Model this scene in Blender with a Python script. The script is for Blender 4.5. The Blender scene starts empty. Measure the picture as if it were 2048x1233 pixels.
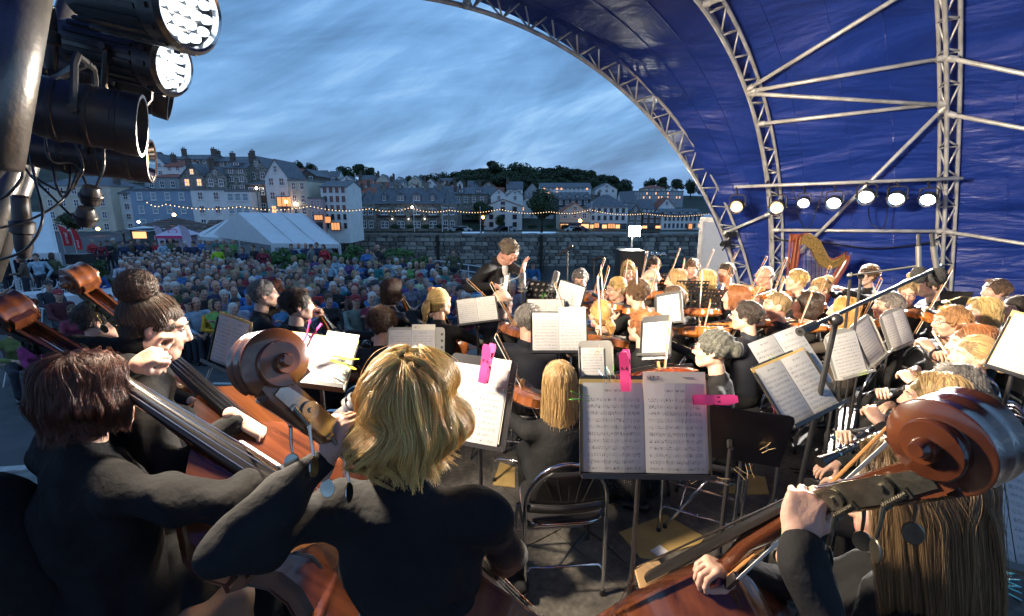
import bpy, math, random
import numpy as np
from mathutils import Vector, Matrix
R = random.Random(7)
NR = np.random.default_rng(11)
S = bpy.context.scene
COL = S.collection
PI = math.pi
# ---------------------------------------------------------------- camera, sky, exposure
FPX, PITCH, EYE = 940.0, math.atan((616.5-410)/940.0), 2.1
cd = bpy.data.cameras.new('camera'); cam = bpy.data.objects.new('camera', cd); COL.objects.link(cam)
cd.lens = 36*FPX/2048; cd.sensor_width = 36; cd.clip_start = 0.05; cd.clip_end = 3000
cam.location = (0, 0, EYE); cam.rotation_euler = (PI/2-PITCH, 0, 0)
S.camera = cam
S.view_settings.view_transform = 'Standard'; S.view_settings.look = 'None'
S.view_settings.exposure = 0.6; S.view_settings.gamma = 1.0
S.view_settings.use_curve_mapping = False
S.cycles.max_bounces = 5; S.cycles.diffuse_bounces = 3; S.cycles.glossy_bounces = 3
S.cycles.sample_clamp_indirect = 4.0
S.cycles.use_denoising = True
CP, SP = math.cos(PITCH), math.sin(PITCH)

def P(px, py, d):
    "world point seen at photo pixel (px, py) at depth d along the lens axis"
    x = (px-1024)/FPX*d; u = (616.5-py)/FPX*d
    return Vector((x, d*CP+u*SP, EYE-d*SP+u*CP))
def PY(px, py, Y):
    "same, at ground distance Y"
    u = (616.5-py)/FPX
    return P(px, py, Y/(CP+u*SP))
def PH(px, py, h):
    "where the ray of a photo pixel meets the level z = h"
    u = (616.5-py)/FPX
    return P(px, py, (h-EYE)/(u*CP-SP))
def proj(v):
    x, y, z = v[0], v[1], v[2]-EYE
    d = y*CP-z*SP; u = y*SP+z*CP
    return 1024+FPX*x/d, 616.5-FPX*u/d, d

# world: dusk sky (Nishita, sun below the horizon) with high streaked cloud
w = bpy.data.worlds.new('World'); S.world = w; w.use_nodes = True
nt = w.node_tree; N = nt.nodes; L = nt.links; N.clear()
def wn(t, **k):
    n = N.new(t)
    for a, b in k.items(): setattr(n, a, b)
    return n
def wm(op, a, b=None, c=None):
    n = N.new('ShaderNodeMath'); n.operation = op
    for i, v in enumerate((a, b, c)):
        if v is None: continue
        if isinstance(v, (int, float)): n.inputs[i].default_value = v
        else: L.new(v, n.inputs[i])
    return n.outputs[0]
tc = wn('ShaderNodeTexCoord'); sep = wn('ShaderNodeSeparateXYZ'); L.new(tc.outputs['Generated'], sep.inputs[0])
zc = wm('MAXIMUM', sep.outputs[2], 0.0)
def cloud(rot, sx, sy, sc, det, dist, off):
    m = wn('ShaderNodeMapping'); m.inputs['Scale'].default_value = (sx, sx*.6, sy)
    m.inputs['Location'].default_value = off
    vr = wn('ShaderNodeVectorRotate', rotation_type='Y_AXIS'); vr.inputs['Angle'].default_value = rot; L.new(tc.outputs['Generated'], vr.inputs[0])
    L.new(vr.outputs[0], m.inputs[0])
    n = wn('ShaderNodeTexNoise'); n.inputs['Scale'].default_value = sc; n.inputs['Detail'].default_value = det
    n.inputs['Distortion'].default_value = dist; n.inputs['Roughness'].default_value = 0.58
    L.new(m.outputs[0], n.inputs['Vector']); return n.outputs['Fac']
c1 = cloud(0.42, 1.0, 3.6, 1.5, 10, 0.9, (3.1, 1.7, 0.4))
c2 = cloud(0.22, 1.1, 7.5, 1.9, 9, 0.6, (7.3, 2.2, 4))
cl = wm('ADD', wm('MULTIPLY', c1, 0.62), wm('MULTIPLY', c2, 0.38))
ramp = wn('ShaderNodeValToRGB'); L.new(cl, ramp.inputs[0])
e = ramp.color_ramp.elements
e[0].position = 0.35; e[0].color = (0.030, 0.064, 0.125, 1)
e[1].position = 0.67; e[1].color = (0.34, 0.42, 0.50, 1)
for p_, c_ in ((0.45, (0.056, 0.125, 0.24, 1)), (0.52, (0.08, 0.17, 0.315, 1)), (0.585, (0.135, 0.24, 0.38, 1))):
    k = e.new(p_); k.color = c_
hz = wn('ShaderNodeValToRGB'); L.new(zc, hz.inputs[0])
e = hz.color_ramp.elements
e[0].position = 0.0; e[0].color = (1.1, 1.1, 1.1, 1); e[1].position = 0.75; e[1].color = (0.9, 0.92, 0.96, 1)
k = e.new(0.1); k.color = (1.1, 1.08, 1.05, 1)
k = e.new(0.3); k.color = (1.05, 1.05, 1.05, 1)
mul = wn('ShaderNodeMix', data_type='RGBA', blend_type='MULTIPLY'); mul.inputs[0].default_value = 1
L.new(ramp.outputs[0], mul.inputs[6]); L.new(hz.outputs[0], mul.inputs[7])
sky = wn('ShaderNodeTexSky'); sky.sky_type = 'NISHITA'; sky.sun_disc = False
sky.sun_elevation = math.radians(1.0); sky.sun_rotation = math.radians(200); sky.air_density = 1.2; sky.dust_density = 0.6; sky.ozone_density = 3.0
sk = wn('ShaderNodeMix', data_type='RGBA', blend_type='ADD'); sk.inputs[0].default_value = 0.03
L.new(mul.outputs[2], sk.inputs[6]); L.new(sky.outputs[0], sk.inputs[7])
bg = wn('ShaderNodeBackground'); bg.inputs[1].default_value = 1.55
L.new(sk.outputs[2], bg.inputs[0])
wo = wn('ShaderNodeOutputWorld'); L.new(bg.outputs[0], wo.inputs[0])

# ---------------------------------------------------------------- materials
MAT = {}
def mat(name, col=(.5, .5, .5), rough=.5, metal=0, spec=.5, noise=0, nscale=20, bump=0, bscale=60, stretch=None,
        col2=None, emit=None, estr=0, coat=0, sss=0, objcol=False, trans=0, lo=.35, hi=.65, wave=None, sheen=0, detail=5, uv=False):
    if name in MAT: return MAT[name]
    m = bpy.data.materials.new(name); m.use_nodes = True; MAT[name] = m
    t = m.node_tree; b = t.nodes['Principled BSDF']; n_ = t.nodes.new; l_ = t.links.new
    b.inputs['Base Color'].default_value = (*col, 1); b.inputs['Roughness'].default_value = rough
    b.inputs['Metallic'].default_value = metal; b.inputs['Specular IOR Level'].default_value = spec
    b.inputs['Coat Weight'].default_value = coat; b.inputs['Coat Roughness'].default_value = .08
    b.inputs['Transmission Weight'].default_value = trans
    b.inputs['Sheen Weight'].default_value = sheen
    if sss: b.inputs['Subsurface Weight'].default_value = sss; b.inputs['Subsurface Scale'].default_value = .01
    if emit: b.inputs['Emission Color'].default_value = (*emit, 1); b.inputs['Emission Strength'].default_value = estr
    tcn = n_('ShaderNodeTexCoord'); src = tcn.outputs['UV' if uv else 'Object']
    mp = n_('ShaderNodeMapping'); l_(src, mp.inputs[0])
    if stretch: mp.inputs['Scale'].default_value = stretch
    base = None
    if objcol:
        oi = n_('ShaderNodeObjectInfo'); base = oi.outputs['Color']
    if col2 or noise or wave:
        if wave:
            nz = n_('ShaderNodeTexWave'); nz.inputs['Scale'].default_value = wave; nz.inputs['Distortion'].default_value = 3.5
            nz.inputs['Detail'].default_value = 4; nz.inputs['Detail Scale'].default_value = 1.55
        else:
            nz = n_('ShaderNodeTexNoise'); nz.inputs['Scale'].default_value = nscale; nz.inputs['Detail'].default_value = detail
        l_(mp.outputs[0], nz.inputs['Vector'])
        rp = n_('ShaderNodeValToRGB'); l_(nz.outputs['Fac'], rp.inputs[0])
        rp.color_ramp.elements[0].position = lo; rp.color_ramp.elements[1].position = hi
        if objcol:
            rp.color_ramp.elements[0].color = (1-noise,)*3+(1,); rp.color_ramp.elements[1].color = (1+noise*.4,)*3+(1,)
            mx = n_('ShaderNodeMix'); mx.data_type = 'RGBA'; mx.blend_type = 'MULTIPLY'; mx.inputs[0].default_value = 1
            l_(base, mx.inputs[6]); l_(rp.outputs[0], mx.inputs[7]); l_(mx.outputs[2], b.inputs['Base Color'])
        else:
            c2 = col2 or tuple(c*(1-noise) for c in col)
            rp.color_ramp.elements[0].color = (*c2, 1); rp.color_ramp.elements[1].color = (*col, 1)
            l_(rp.outputs[0], b.inputs['Base Color'])
    elif objcol: l_(base, b.inputs['Base Color'])
    if bump:
        nb = n_('ShaderNodeTexNoise'); nb.inputs['Scale'].default_value = bscale; nb.inputs['Detail'].default_value = detail
        l_(mp.outputs[0], nb.inputs['Vector'])
        bp = n_('ShaderNodeBump'); bp.inputs['Strength'].default_value = bump; bp.inputs['Distance'].default_value = .02
        l_(nb.outputs['Fac'], bp.inputs['Height']); l_(bp.outputs[0], b.inputs['Normal'])
    return m

# ---------------------------------------------------------------- mesh building
class MB:
    def __init__(s): s.v = []; s.f = []; s.m = []; s.uv = {}; s.n = 0
    def add(s, vs, fs, mi=0):
        b = s.n; s.v.extend(tuple(v) for v in vs); s.n += len(vs)
        for f in fs: s.f.append(tuple(i+b for i in f)); s.m.append(mi)
        return s
    def quad(s, a, b, c, d, mi=0, uv=False):
        if uv: s.uv[len(s.f)] = [(0, 0), (1, 0), (1, 1), (0, 1)]
        return s.add([a, b, c, d], [(0, 1, 2, 3)], mi)
    def box(s, x0, y0, z0, x1, y1, z1, mi=0, M=None):
        vs = [Vector(p) for p in ((x0, y0, z0), (x1, y0, z0), (x1, y1, z0), (x0, y1, z0), (x0, y0, z1), (x1, y0, z1), (x1, y1, z1), (x0, y1, z1))]
        if M: vs = [M@v for v in vs]
        return s.add(vs, [(0, 3, 2, 1), (4, 5, 6, 7), (0, 1, 5, 4), (1, 2, 6, 5), (2, 3, 7, 6), (3, 0, 4, 7)], mi)
    def tube(s, pts, r, n=6, mi=0, caps=True, flat=None):
        pts = [Vector(p) for p in pts]; k = len(pts)
        rs = r if isinstance(r, (list, tuple)) else [r]*k
        vs = []; up = None
        for i, p in enumerate(pts):
            t = (pts[min(i+1, k-1)]-pts[max(i-1, 0)])
            t = t.normalized() if t.length > 1e-9 else Vector((0, 0, 1))
            if up is None:
                up = Vector((0, 0, 1)) if abs(t.z) < .9 else Vector((0, 1, 0))
            a = t.cross(up)
            if a.length < 1e-6: a = t.orthogonal()
            a.normalize(); b = a.cross(t).normalized(); up = b
            for j in range(n):
                q = 2*PI*j/n
                vs.append(p+a*math.cos(q)*rs[i]+b*math.sin(q)*rs[i]*(flat or 1))
        fs = [(i*n+j, i*n+(j+1) % n, (i+1)*n+(j+1) % n, (i+1)*n+j) for i in range(k-1) for j in range(n)]
        if caps: fs += [tuple(range(n-1, -1, -1)), tuple((k-1)*n+j for j in range(n))]
        return s.add(vs, fs, mi)
    def cyl(s, a, b, r, r2=None, n=10, mi=0): return s.tube([a, b], [r, r if r2 is None else r2], n, mi)
    def lathe(s, prof, n=16, mi=0, M=None):
        vs = []
        for (r, z) in prof:
            for j in range(n):
                v = Vector((r*math.cos(2*PI*j/n), r*math.sin(2*PI*j/n), z)); vs.append(M@v if M else v)
        k = len(prof)
        fs = [(i*n+j, i*n+(j+1) % n, (i+1)*n+(j+1) % n, (i+1)*n+j) for i in range(k-1) for j in range(n)]
        return s.add(vs, fs, mi)
    def ball(s, c, r, n=8, mi=0, sc=(1, 1, 1)):
        c = Vector(c)
        pr = [(math.sin(PI*i/n)*r, -math.cos(PI*i/n)*r) for i in range(n+1)]
        M = Matrix.Translation(c)@Matrix.Diagonal((*sc, 1))
        return s.lathe([(max(a, 1e-4), b) for a, b in pr], max(6, n), mi, M)
    def prism(s, poly, z0, z1, mi=0, M=None):
        n = len(poly); vs = [Vector((x, y, z)) for z in (z0, z1) for x, y in poly]
        if M: vs = [M@v for v in vs]
        return s.add(vs, [tuple(range(n-1, -1, -1)), tuple(range(n, 2*n))]+[(i, (i+1) % n, n+(i+1) % n, n+i) for i in range(n)], mi)
    def arr(s, V, F, mi=0, M=None):
        V = np.asarray(V, float)
        if M is not None:
            A = np.array(M); V = V@A[:3, :3].T+A[:3, 3]
        b = s.n; s.v.extend(map(tuple, V.tolist())); s.n += len(V)
        s.f.extend(tuple(r) for r in (np.asarray(F)+b).tolist())
        s.m.extend([mi]*len(F) if np.isscalar(mi) else list(mi))
        return s
    def mesh(s, name, mats, smooth=False):
        me = bpy.data.meshes.new(name); me.from_pydata(s.v, [], s.f)
        for m in mats: me.materials.append(m)
        if len(mats) > 1: me.polygons.foreach_set('material_index', np.array(s.m, 'i'))
        if s.uv:
            ul = me.uv_layers.new(name='UVMap')
            for fi, uvs in s.uv.items():
                for li, u_ in zip(me.polygons[fi].loop_indices, uvs): ul.data[li].uv = u_
        if smooth is True: me.polygons.foreach_set('use_smooth', np.ones(len(me.polygons), bool))
        elif smooth:
            me.polygons.foreach_set('use_smooth', np.ones(len(me.polygons), bool)); me.set_sharp_from_angle(angle=math.radians(smooth))
        return me

def put(o, parent=None, M=None):
    COL.objects.link(o)
    if parent: o.parent = parent
    if M is not None: o.matrix_local = M
    return o
def obj(name, mb, mats, parent=None, smooth=False, M=None):
    if not isinstance(mats, (list, tuple)): mats = [mats]
    me = mb.mesh(name, mats, smooth) if isinstance(mb, MB) else mb
    return put(bpy.data.objects.new(name, me), parent, M)
def tag(o, label=None, cat=None, group=None, kind=None):
    if label: o['label'] = label
    if cat: o['category'] = cat
    if group: o['group'] = group
    if kind: o['kind'] = kind
    return o
def thing(name, label, cat, loc=(0, 0, 0), rz=0, group=None, M=None):
    o = bpy.data.objects.new(name, None); COL.objects.link(o); o.empty_display_size = .1
    if M is not None: o.matrix_world = M
    else: o.location = loc; o.rotation_euler = (0, 0, rz)
    return tag(o, label, cat, group)
def copy_tree(o, kids, parent=None, M=None):
    c = o.copy(); COL.objects.link(c); c.parent = parent
    if M is not None: c.matrix_world = M
    for k in kids.get(o, ()): copy_tree(k, kids, c)
    return c
def kids_of(o, acc=None):
    acc = {} if acc is None else acc
    acc[o] = [x for x in PENDING if x.parent == o]
    for k in acc[o]: kids_of(k, acc)
    return acc
def frame(origin, z, y):
    "matrix with local Z along z and local Y as near y as it can be"
    z = Vector(z).normalized(); y = Vector(y); y = (y-z*y.dot(z)).normalized(); x = y.cross(z)
    M = Matrix((x, y, z)).transposed().to_4x4(); M.translation = origin; return M
def aim(origin, y, z):
    "matrix with local Y along y and local Z as near z as it can be"
    y = Vector(y).normalized(); z = Vector(z); z = (z-y*z.dot(y)).normalized(); x = y.cross(z)
    M = Matrix((x, y, z)).transposed().to_4x4(); M.translation = origin; return M

# ---------------------------------------------------------------- smooth-union bodies -> one continuous surface (surface nets)
def cap(a, b, ra, rb=None, k=.03, neg=False): return ('c', np.array(a, float), np.array(b, float), ra, ra if rb is None else rb, k, neg)
def ell(c, r, k=.03, neg=False, rot=None): return ('e', np.array(c, float), np.array(r, float), rot, 0, k, neg)
def blob(prims, res, disp=None):
    lo = np.full(3, 1e9); hi = -lo
    for q in prims:
        if q[6]: continue
        if q[0] == 'c':
            r = max(q[3], q[4]); lo = np.minimum(lo, np.minimum(q[1], q[2])-r); hi = np.maximum(hi, np.maximum(q[1], q[2])+r)
        else:
            r = q[2].max() if q[3] is not None else q[2]
            lo = np.minimum(lo, q[1]-r); hi = np.maximum(hi, q[1]+r)
    lo -= res*3+.015; hi += res*3+.015
    ax = [np.arange(lo[i], hi[i], res) for i in range(3)]
    D = np.full([len(a) for a in ax], 9., 'f')
    for q in prims:
        k = q[5]; m = k+res*2.5
        if q[0] == 'c':
            r = max(q[3], q[4]); a0 = np.minimum(q[1], q[2])-r-m; a1 = np.maximum(q[1], q[2])+r+m
        else:
            r = q[2].max() if q[3] is not None else q[2]
            a0 = q[1]-r-m; a1 = q[1]+r+m
        sl = tuple(slice(max(0, int((a0[i]-lo[i])/res)), max(0, int((a1[i]-lo[i])/res)+2)) for i in range(3))
        X = ax[0][sl[0]][:, None, None].astype('f'); Y = ax[1][sl[1]][None, :, None].astype('f'); Z = ax[2][sl[2]][None, None, :].astype('f')
        if X.size*Y.size*Z.size == 0: continue
        if q[0] == 'c':
            a, b = q[1], q[2]; d = b-a; L2 = max(float(d@d), 1e-9)
            px, py, pz = X-a[0], Y-a[1], Z-a[2]
            h = np.clip((px*d[0]+py*d[1]+pz*d[2])/L2, 0, 1)
            dd = np.sqrt((px-d[0]*h)**2+(py-d[1]*h)**2+(pz-d[2]*h)**2)-(q[3]+(q[4]-q[3])*h)
        else:
            px, py, pz = X-q[1][0], Y-q[1][1], Z-q[1][2]
            if q[3] is not None:
                Rm = q[3]; px, py, pz = (Rm[0][0]*px+Rm[1][0]*py+Rm[2][0]*pz, Rm[0][1]*px+Rm[1][1]*py+Rm[2][1]*pz, Rm[0][2]*px+Rm[1][2]*py+Rm[2][2]*pz)
            r = q[2]; k0 = np.sqrt((px/r[0])**2+(py/r[1])**2+(pz/r[2])**2); k1 = np.sqrt((px/r[0]**2)**2+(py/r[1]**2)**2+(pz/r[2]**2)**2)+1e-6
            dd = k0*(k0-1)/k1
        C = D[sl]
        if q[6]:
            h = np.clip(.5-.5*(C+dd)/k, 0, 1); D[sl] = C*(1-h)-dd*h+k*h*(1-h)
        else:
            h = np.clip(.5+.5*(dd-C)/k, 0, 1); D[sl] = dd*(1-h)+C*h-k*h*(1-h)
    if disp is not None:
        X, Y, Z = (ax[0][:, None, None], ax[1][None, :, None], ax[2][None, None, :])
        D = D+disp(X, Y, Z).astype('f')
    sg = D < 0
    n = D.shape
    c = np.zeros((n[0]-1, n[1]-1, n[2]-1), 'i')
    for i in (0, 1):
        for j in (0, 1):
            for l in (0, 1): c += sg[i:n[0]-1+i, j:n[1]-1+j, l:n[2]-1+l]
    act = (c > 0) & (c < 8); idx = np.argwhere(act)
    vid = np.full(act.shape, -1, 'i'); vid[act] = np.arange(len(idx))
    acc = np.zeros((len(idx), 3)); cnt = np.zeros(len(idx))
    for axi in range(3):
        o1, o2 = [(1, 2), (0, 2), (0, 1)][axi]
        for i in (0, 1):
            for j in (0, 1):
                b = idx.copy(); b[:, o1] += i; b[:, o2] += j
                t = b.copy(); t[:, axi] += 1
                va = D[b[:, 0], b[:, 1], b[:, 2]]; vb = D[t[:, 0], t[:, 1], t[:, 2]]
                x = (va < 0) != (vb < 0); f = np.where(x, va/(va-vb+1e-12), 0)
                p = b.astype(float); p[:, axi] += f
                acc[x] += p[x]; cnt[x] += 1
    V = lo+acc/cnt[:, None]*res
    F = []
    for axi in range(3):
        o1, o2 = [(1, 2), (2, 0), (0, 1)][axi]
        s0 = [slice(0, n[i]-1) if i == axi else slice(1, n[i]-1) for i in range(3)]
        s1 = list(s0); s1[axi] = slice(1, n[axi])
        A = sg[tuple(s0)]; B = sg[tuple(s1)]
        e = np.argwhere(A != B)
        if not len(e): continue
        inside = A[e[:, 0], e[:, 1], e[:, 2]]
        e = e.copy()
        for i in range(3):
            if i != axi: e[:, i] += 1
        def vv(d1, d2):
            q = e.copy(); q[:, o1] -= d1; q[:, o2] -= d2; return vid[q[:, 0], q[:, 1], q[:, 2]]
        Q = np.stack([vv(1, 1), vv(0, 1), vv(0, 0), vv(1, 0)], 1)
        Q[~inside] = Q[~inside][:, ::-1]
        F.append(Q)
    F = np.concatenate(F)
    return V, F
def folds(amp, seed=0, f=22, zx=.6):
    g = np.random.default_rng(seed); K = g.normal(size=(7, 3))*f; K[:, 2] *= zx; ph = g.uniform(0, 6.3, 7)
    def d(X, Y, Z):
        s = 0
        for k_, p_ in zip(K, ph): s = s+np.sin(k_[0]*X+k_[1]*Y+k_[2]*Z+p_+1.5*np.sin(9*X+7*Z+p_))
        return s*amp/3
    return d
# ---------------------------------------------------------------- people
def skin(n, c): return mat('skin_'+n, c, .48, noise=.18, nscale=9, bump=.12, bscale=90, sss=.12)
SKIN = [skin('fair', (.56, .34, .25)), skin('ruddy', (.52, .27, .19)), skin('tan', (.44, .26, .17))]
M_EYE = mat('eye_white', (.6, .58, .55), .2); M_IRIS = mat('iris', (.03, .02, .015), .15)
M_LIP = mat('lips', (.42, .14, .12), .4)
CL = {'black': mat('cloth_black', (.018, .0182, .019), .85, noise=.35, nscale=6, bump=.55, bscale=17, detail=9, spec=.2),
      'knit': mat('cloth_knit', (.017, .0172, .018), .95, noise=.4, nscale=9, bump=.6, bscale=22, detail=10, spec=.15),
      'charcoal': mat('cloth_charcoal', (.019, .019, .021), .8, noise=.3, nscale=7, bump=.12, bscale=400, spec=.25),
      'navy': mat('cloth_navy', (.014, .016, .024), .72, noise=.3, nscale=7, bump=.12, bscale=300, spec=.3),
      'brown': mat('cloth_brown', (.05, .04, .033), .85, noise=.3, nscale=7, bump=.3, bscale=200, spec=.2),
      'leather': mat('leather_black', (.014, .012, .011), .36, noise=.3, nscale=12, bump=.5, bscale=45),
      'white': mat('shirt_white', (.68, .66, .64), .7, bump=.3, bscale=120),
      'shoe': mat('shoe_black', (.012, .012, .012), .25)}
def mirror(ps): return ps
_hc = {}
def head_arrays(sex, res):
    if (sex, res) in _hc: return _hc[(sex, res)]
    f = sex == 'f'; j = .9 if f else 1.0
    pr = [ell((0, -.018, .032), (.074, .094, .086), .02), ell((0, .03, -.02), (.062*j, .068, .09), .03),
          ell((0, .062, -.093), (.028*j, .028, .022), .03), cap((.05*j, .005, -.06), (.022, .062, -.095), .02, .018, .03), cap((-.05*j, .005, -.06), (-.022, .062, -.095), .02, .018, .03),
          ell((.036, .062, -.028), (.024, .022, .024), .02), ell((-.036, .062, -.028), (.024, .022, .024), .02),
          cap((-.04, .078, .03), (.04, .078, .03), .012, k=.018),
          ell((.031, .098, .008), (.016, .014, .011), .012, True), ell((-.031, .098, .008), (.016, .014, .011), .012, True),
          cap((0, .09, .02), (0, .112, -.028), .0075, .0115, k=.012), cap((-.012, .099, -.034), (.012, .099, -.034), .0085, k=.008),
          cap((-.02, .088, -.058), (.02, .088, -.058), .0075, k=.01), cap((-.016, .087, -.068), (.016, .087, -.068), .008, k=.008),
          cap((-.021, .1, -.0635), (.021, .1, -.0635), .0022, k=.003, neg=True)]
    for s in (-1, 1):
        pr += [ell((s*.074, -.008, -.004), (.011, .02, .031), .008), ell((s*.083, .0, .0), (.007, .009, .016), .006, True)]
    pr += [cap((0, -.03, -.05), (0, -.028, -.14), .05*(.86 if f else 1.05), .049*(.86 if f else 1.08), k=.03)]
    V, F = blob(pr, res)
    cen = V[F].mean(1)
    mi = np.zeros(len(F), int)
    lip = (np.abs(cen[:, 0]) < .024) & (cen[:, 2] < -.053) & (cen[:, 2] > -.075) & (cen[:, 1] > .085)
    mi[lip] = 3
    _hc[(sex, res)] = (V, F, mi); return _hc[(sex, res)]
_hand = {}
def hand_arrays(kind, res=.0042):
    "right hand: wrist at origin, fingers +Y, palm -Z, thumb -X"
    if (kind, res) in _hand: return _hand[(kind, res)]
    curl = {'open': (.15, .2, .15), 'relaxed': (.45, .55, .35), 'grip': (1.1, 1.35, .7), 'hold': (.8, .95, .5)}[kind]
    pr = [ell((0, .045, 0), (.038, .05, .014), .012), cap((0, -.05, 0), (0, .01, 0), .026, .024, .02),
          cap((-.018, .03, -.004), (-.024, .075, 0), .014, .012, .012), cap((.02, .03, -.003), (.026, .072, 0), .013, .011, .012)]
    for i, (x, ln, r) in enumerate(((-.029, .92, .0092), (-.010, 1.0, .0095), (.010, .94, .009), (.028, .76, .008))):
        p = np.array([x, .084-.004*abs(i-1.2), .001]); a = 0; sp = (i-1.4)*.06
        for q, l in enumerate((.04*ln, .026*ln, .02*ln)):
            a += curl[q]*(1+.07*i*(-1)**q)
            n_ = p+l*np.array([math.sin(sp)*math.cos(a), math.cos(a), -math.sin(a)])
            pr.append(cap(p, n_, r*(1-.08*q), r*(.93-.08*q), .004)); p = n_
    t = {'open': ((-.062, .055, -.012), (-.082, .083, -.02)), 'relaxed': ((-.055, .055, -.026), (-.06, .083, -.042)),
         'grip': ((-.046, .052, -.034), (-.024, .076, -.05)), 'hold': ((-.048, .055, -.034), (-.04, .085, -.05))}[kind]
    pr += [cap((-.02, .015, -.006), (-.042, .036, -.016), .015, .0125, .014), cap((-.042, .036, -.016), t[0], .0122, .0105, .006), cap(t[0], t[1], .0105, .0088, .004)]
    _hand[(kind, res)] = blob(pr, res); return _hand[(kind, res)]
def ik(s, t, l1, l2, pole):
    s = Vector(s); t = Vector(t); d = t-s; L_ = min(d.length, (l1+l2)*.995); u = d.normalized(); t = s+u*L_
    a = (l1*l1-l2*l2+L_*L_)/(2*L_); h = math.sqrt(max(l1*l1-a*a, 0))
    p = Vector(pole); p = p-u*p.dot(u); p = p.normalized() if p.length > 1e-5 else u.orthogonal().normalized()
    return s+u*a+p*h, t
def head_matrix(c, yaw=0, pitch=0, roll=0):
    return Matrix.Translation(c)@Matrix.Rotation(math.radians(yaw), 4, 'Z')@Matrix.Rotation(math.radians(-pitch), 4, 'X')@Matrix.Rotation(math.radians(roll), 4, 'Y')

# ---- hair. Every style is a scalp shell (one mesh) with strands (real curves) over it
HAIRMAT = {}
def hair_mat(col):
    key = tuple(col)
    if key in HAIRMAT: return HAIRMAT[key]
    m = bpy.data.materials.new('hair_%02d' % len(HAIRMAT)); m.use_nodes = True
    t = m.node_tree; b = t.nodes['Principled BSDF']; l_ = t.links.new
    hi = t.nodes.new('ShaderNodeHairInfo'); rp = t.nodes.new('ShaderNodeValToRGB'); l_(hi.outputs['Random'], rp.inputs[0])
    e = rp.color_ramp.elements
    e[0].color = (*[c*.55 for c in col], 1); e[1].color = (*[min(.9, c*1.6) for c in col], 1); q = e.new(.5); q.color = (*col, 1)
    l_(rp.outputs[0], b.inputs['Base Color']); b.inputs['Roughness'].default_value = .38; b.inputs['Specular IOR Level'].default_value = .55
    m2 = mat('scalp_hair_%02d' % len(HAIRMAT), tuple(c*.65 for c in col), .7, noise=.6, nscale=60, bump=.6, bscale=120, stretch=(1, 1, .25))
    HAIRMAT[key] = (m, m2); return HAIRMAT[key]
def strands(name, pts, rad, m, parent, M):
    n, k, _ = pts.shape
    c = bpy.data.hair_curves.new(name); c.add_curves([k]*n)
    c.points.foreach_set('position', np.ascontiguousarray(pts, 'f').ravel())
    r = c.attributes.get('radius') or c.attributes.new('radius', 'FLOAT', 'POINT')
    tap = np.linspace(1, .45, k)[None, :]*np.ones((n, 1))*rad
    r.data.foreach_set('value', tap.astype('f').ravel())
    c.materials.append(m)
    return put(bpy.data.objects.new(name, c), parent, M)
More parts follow.
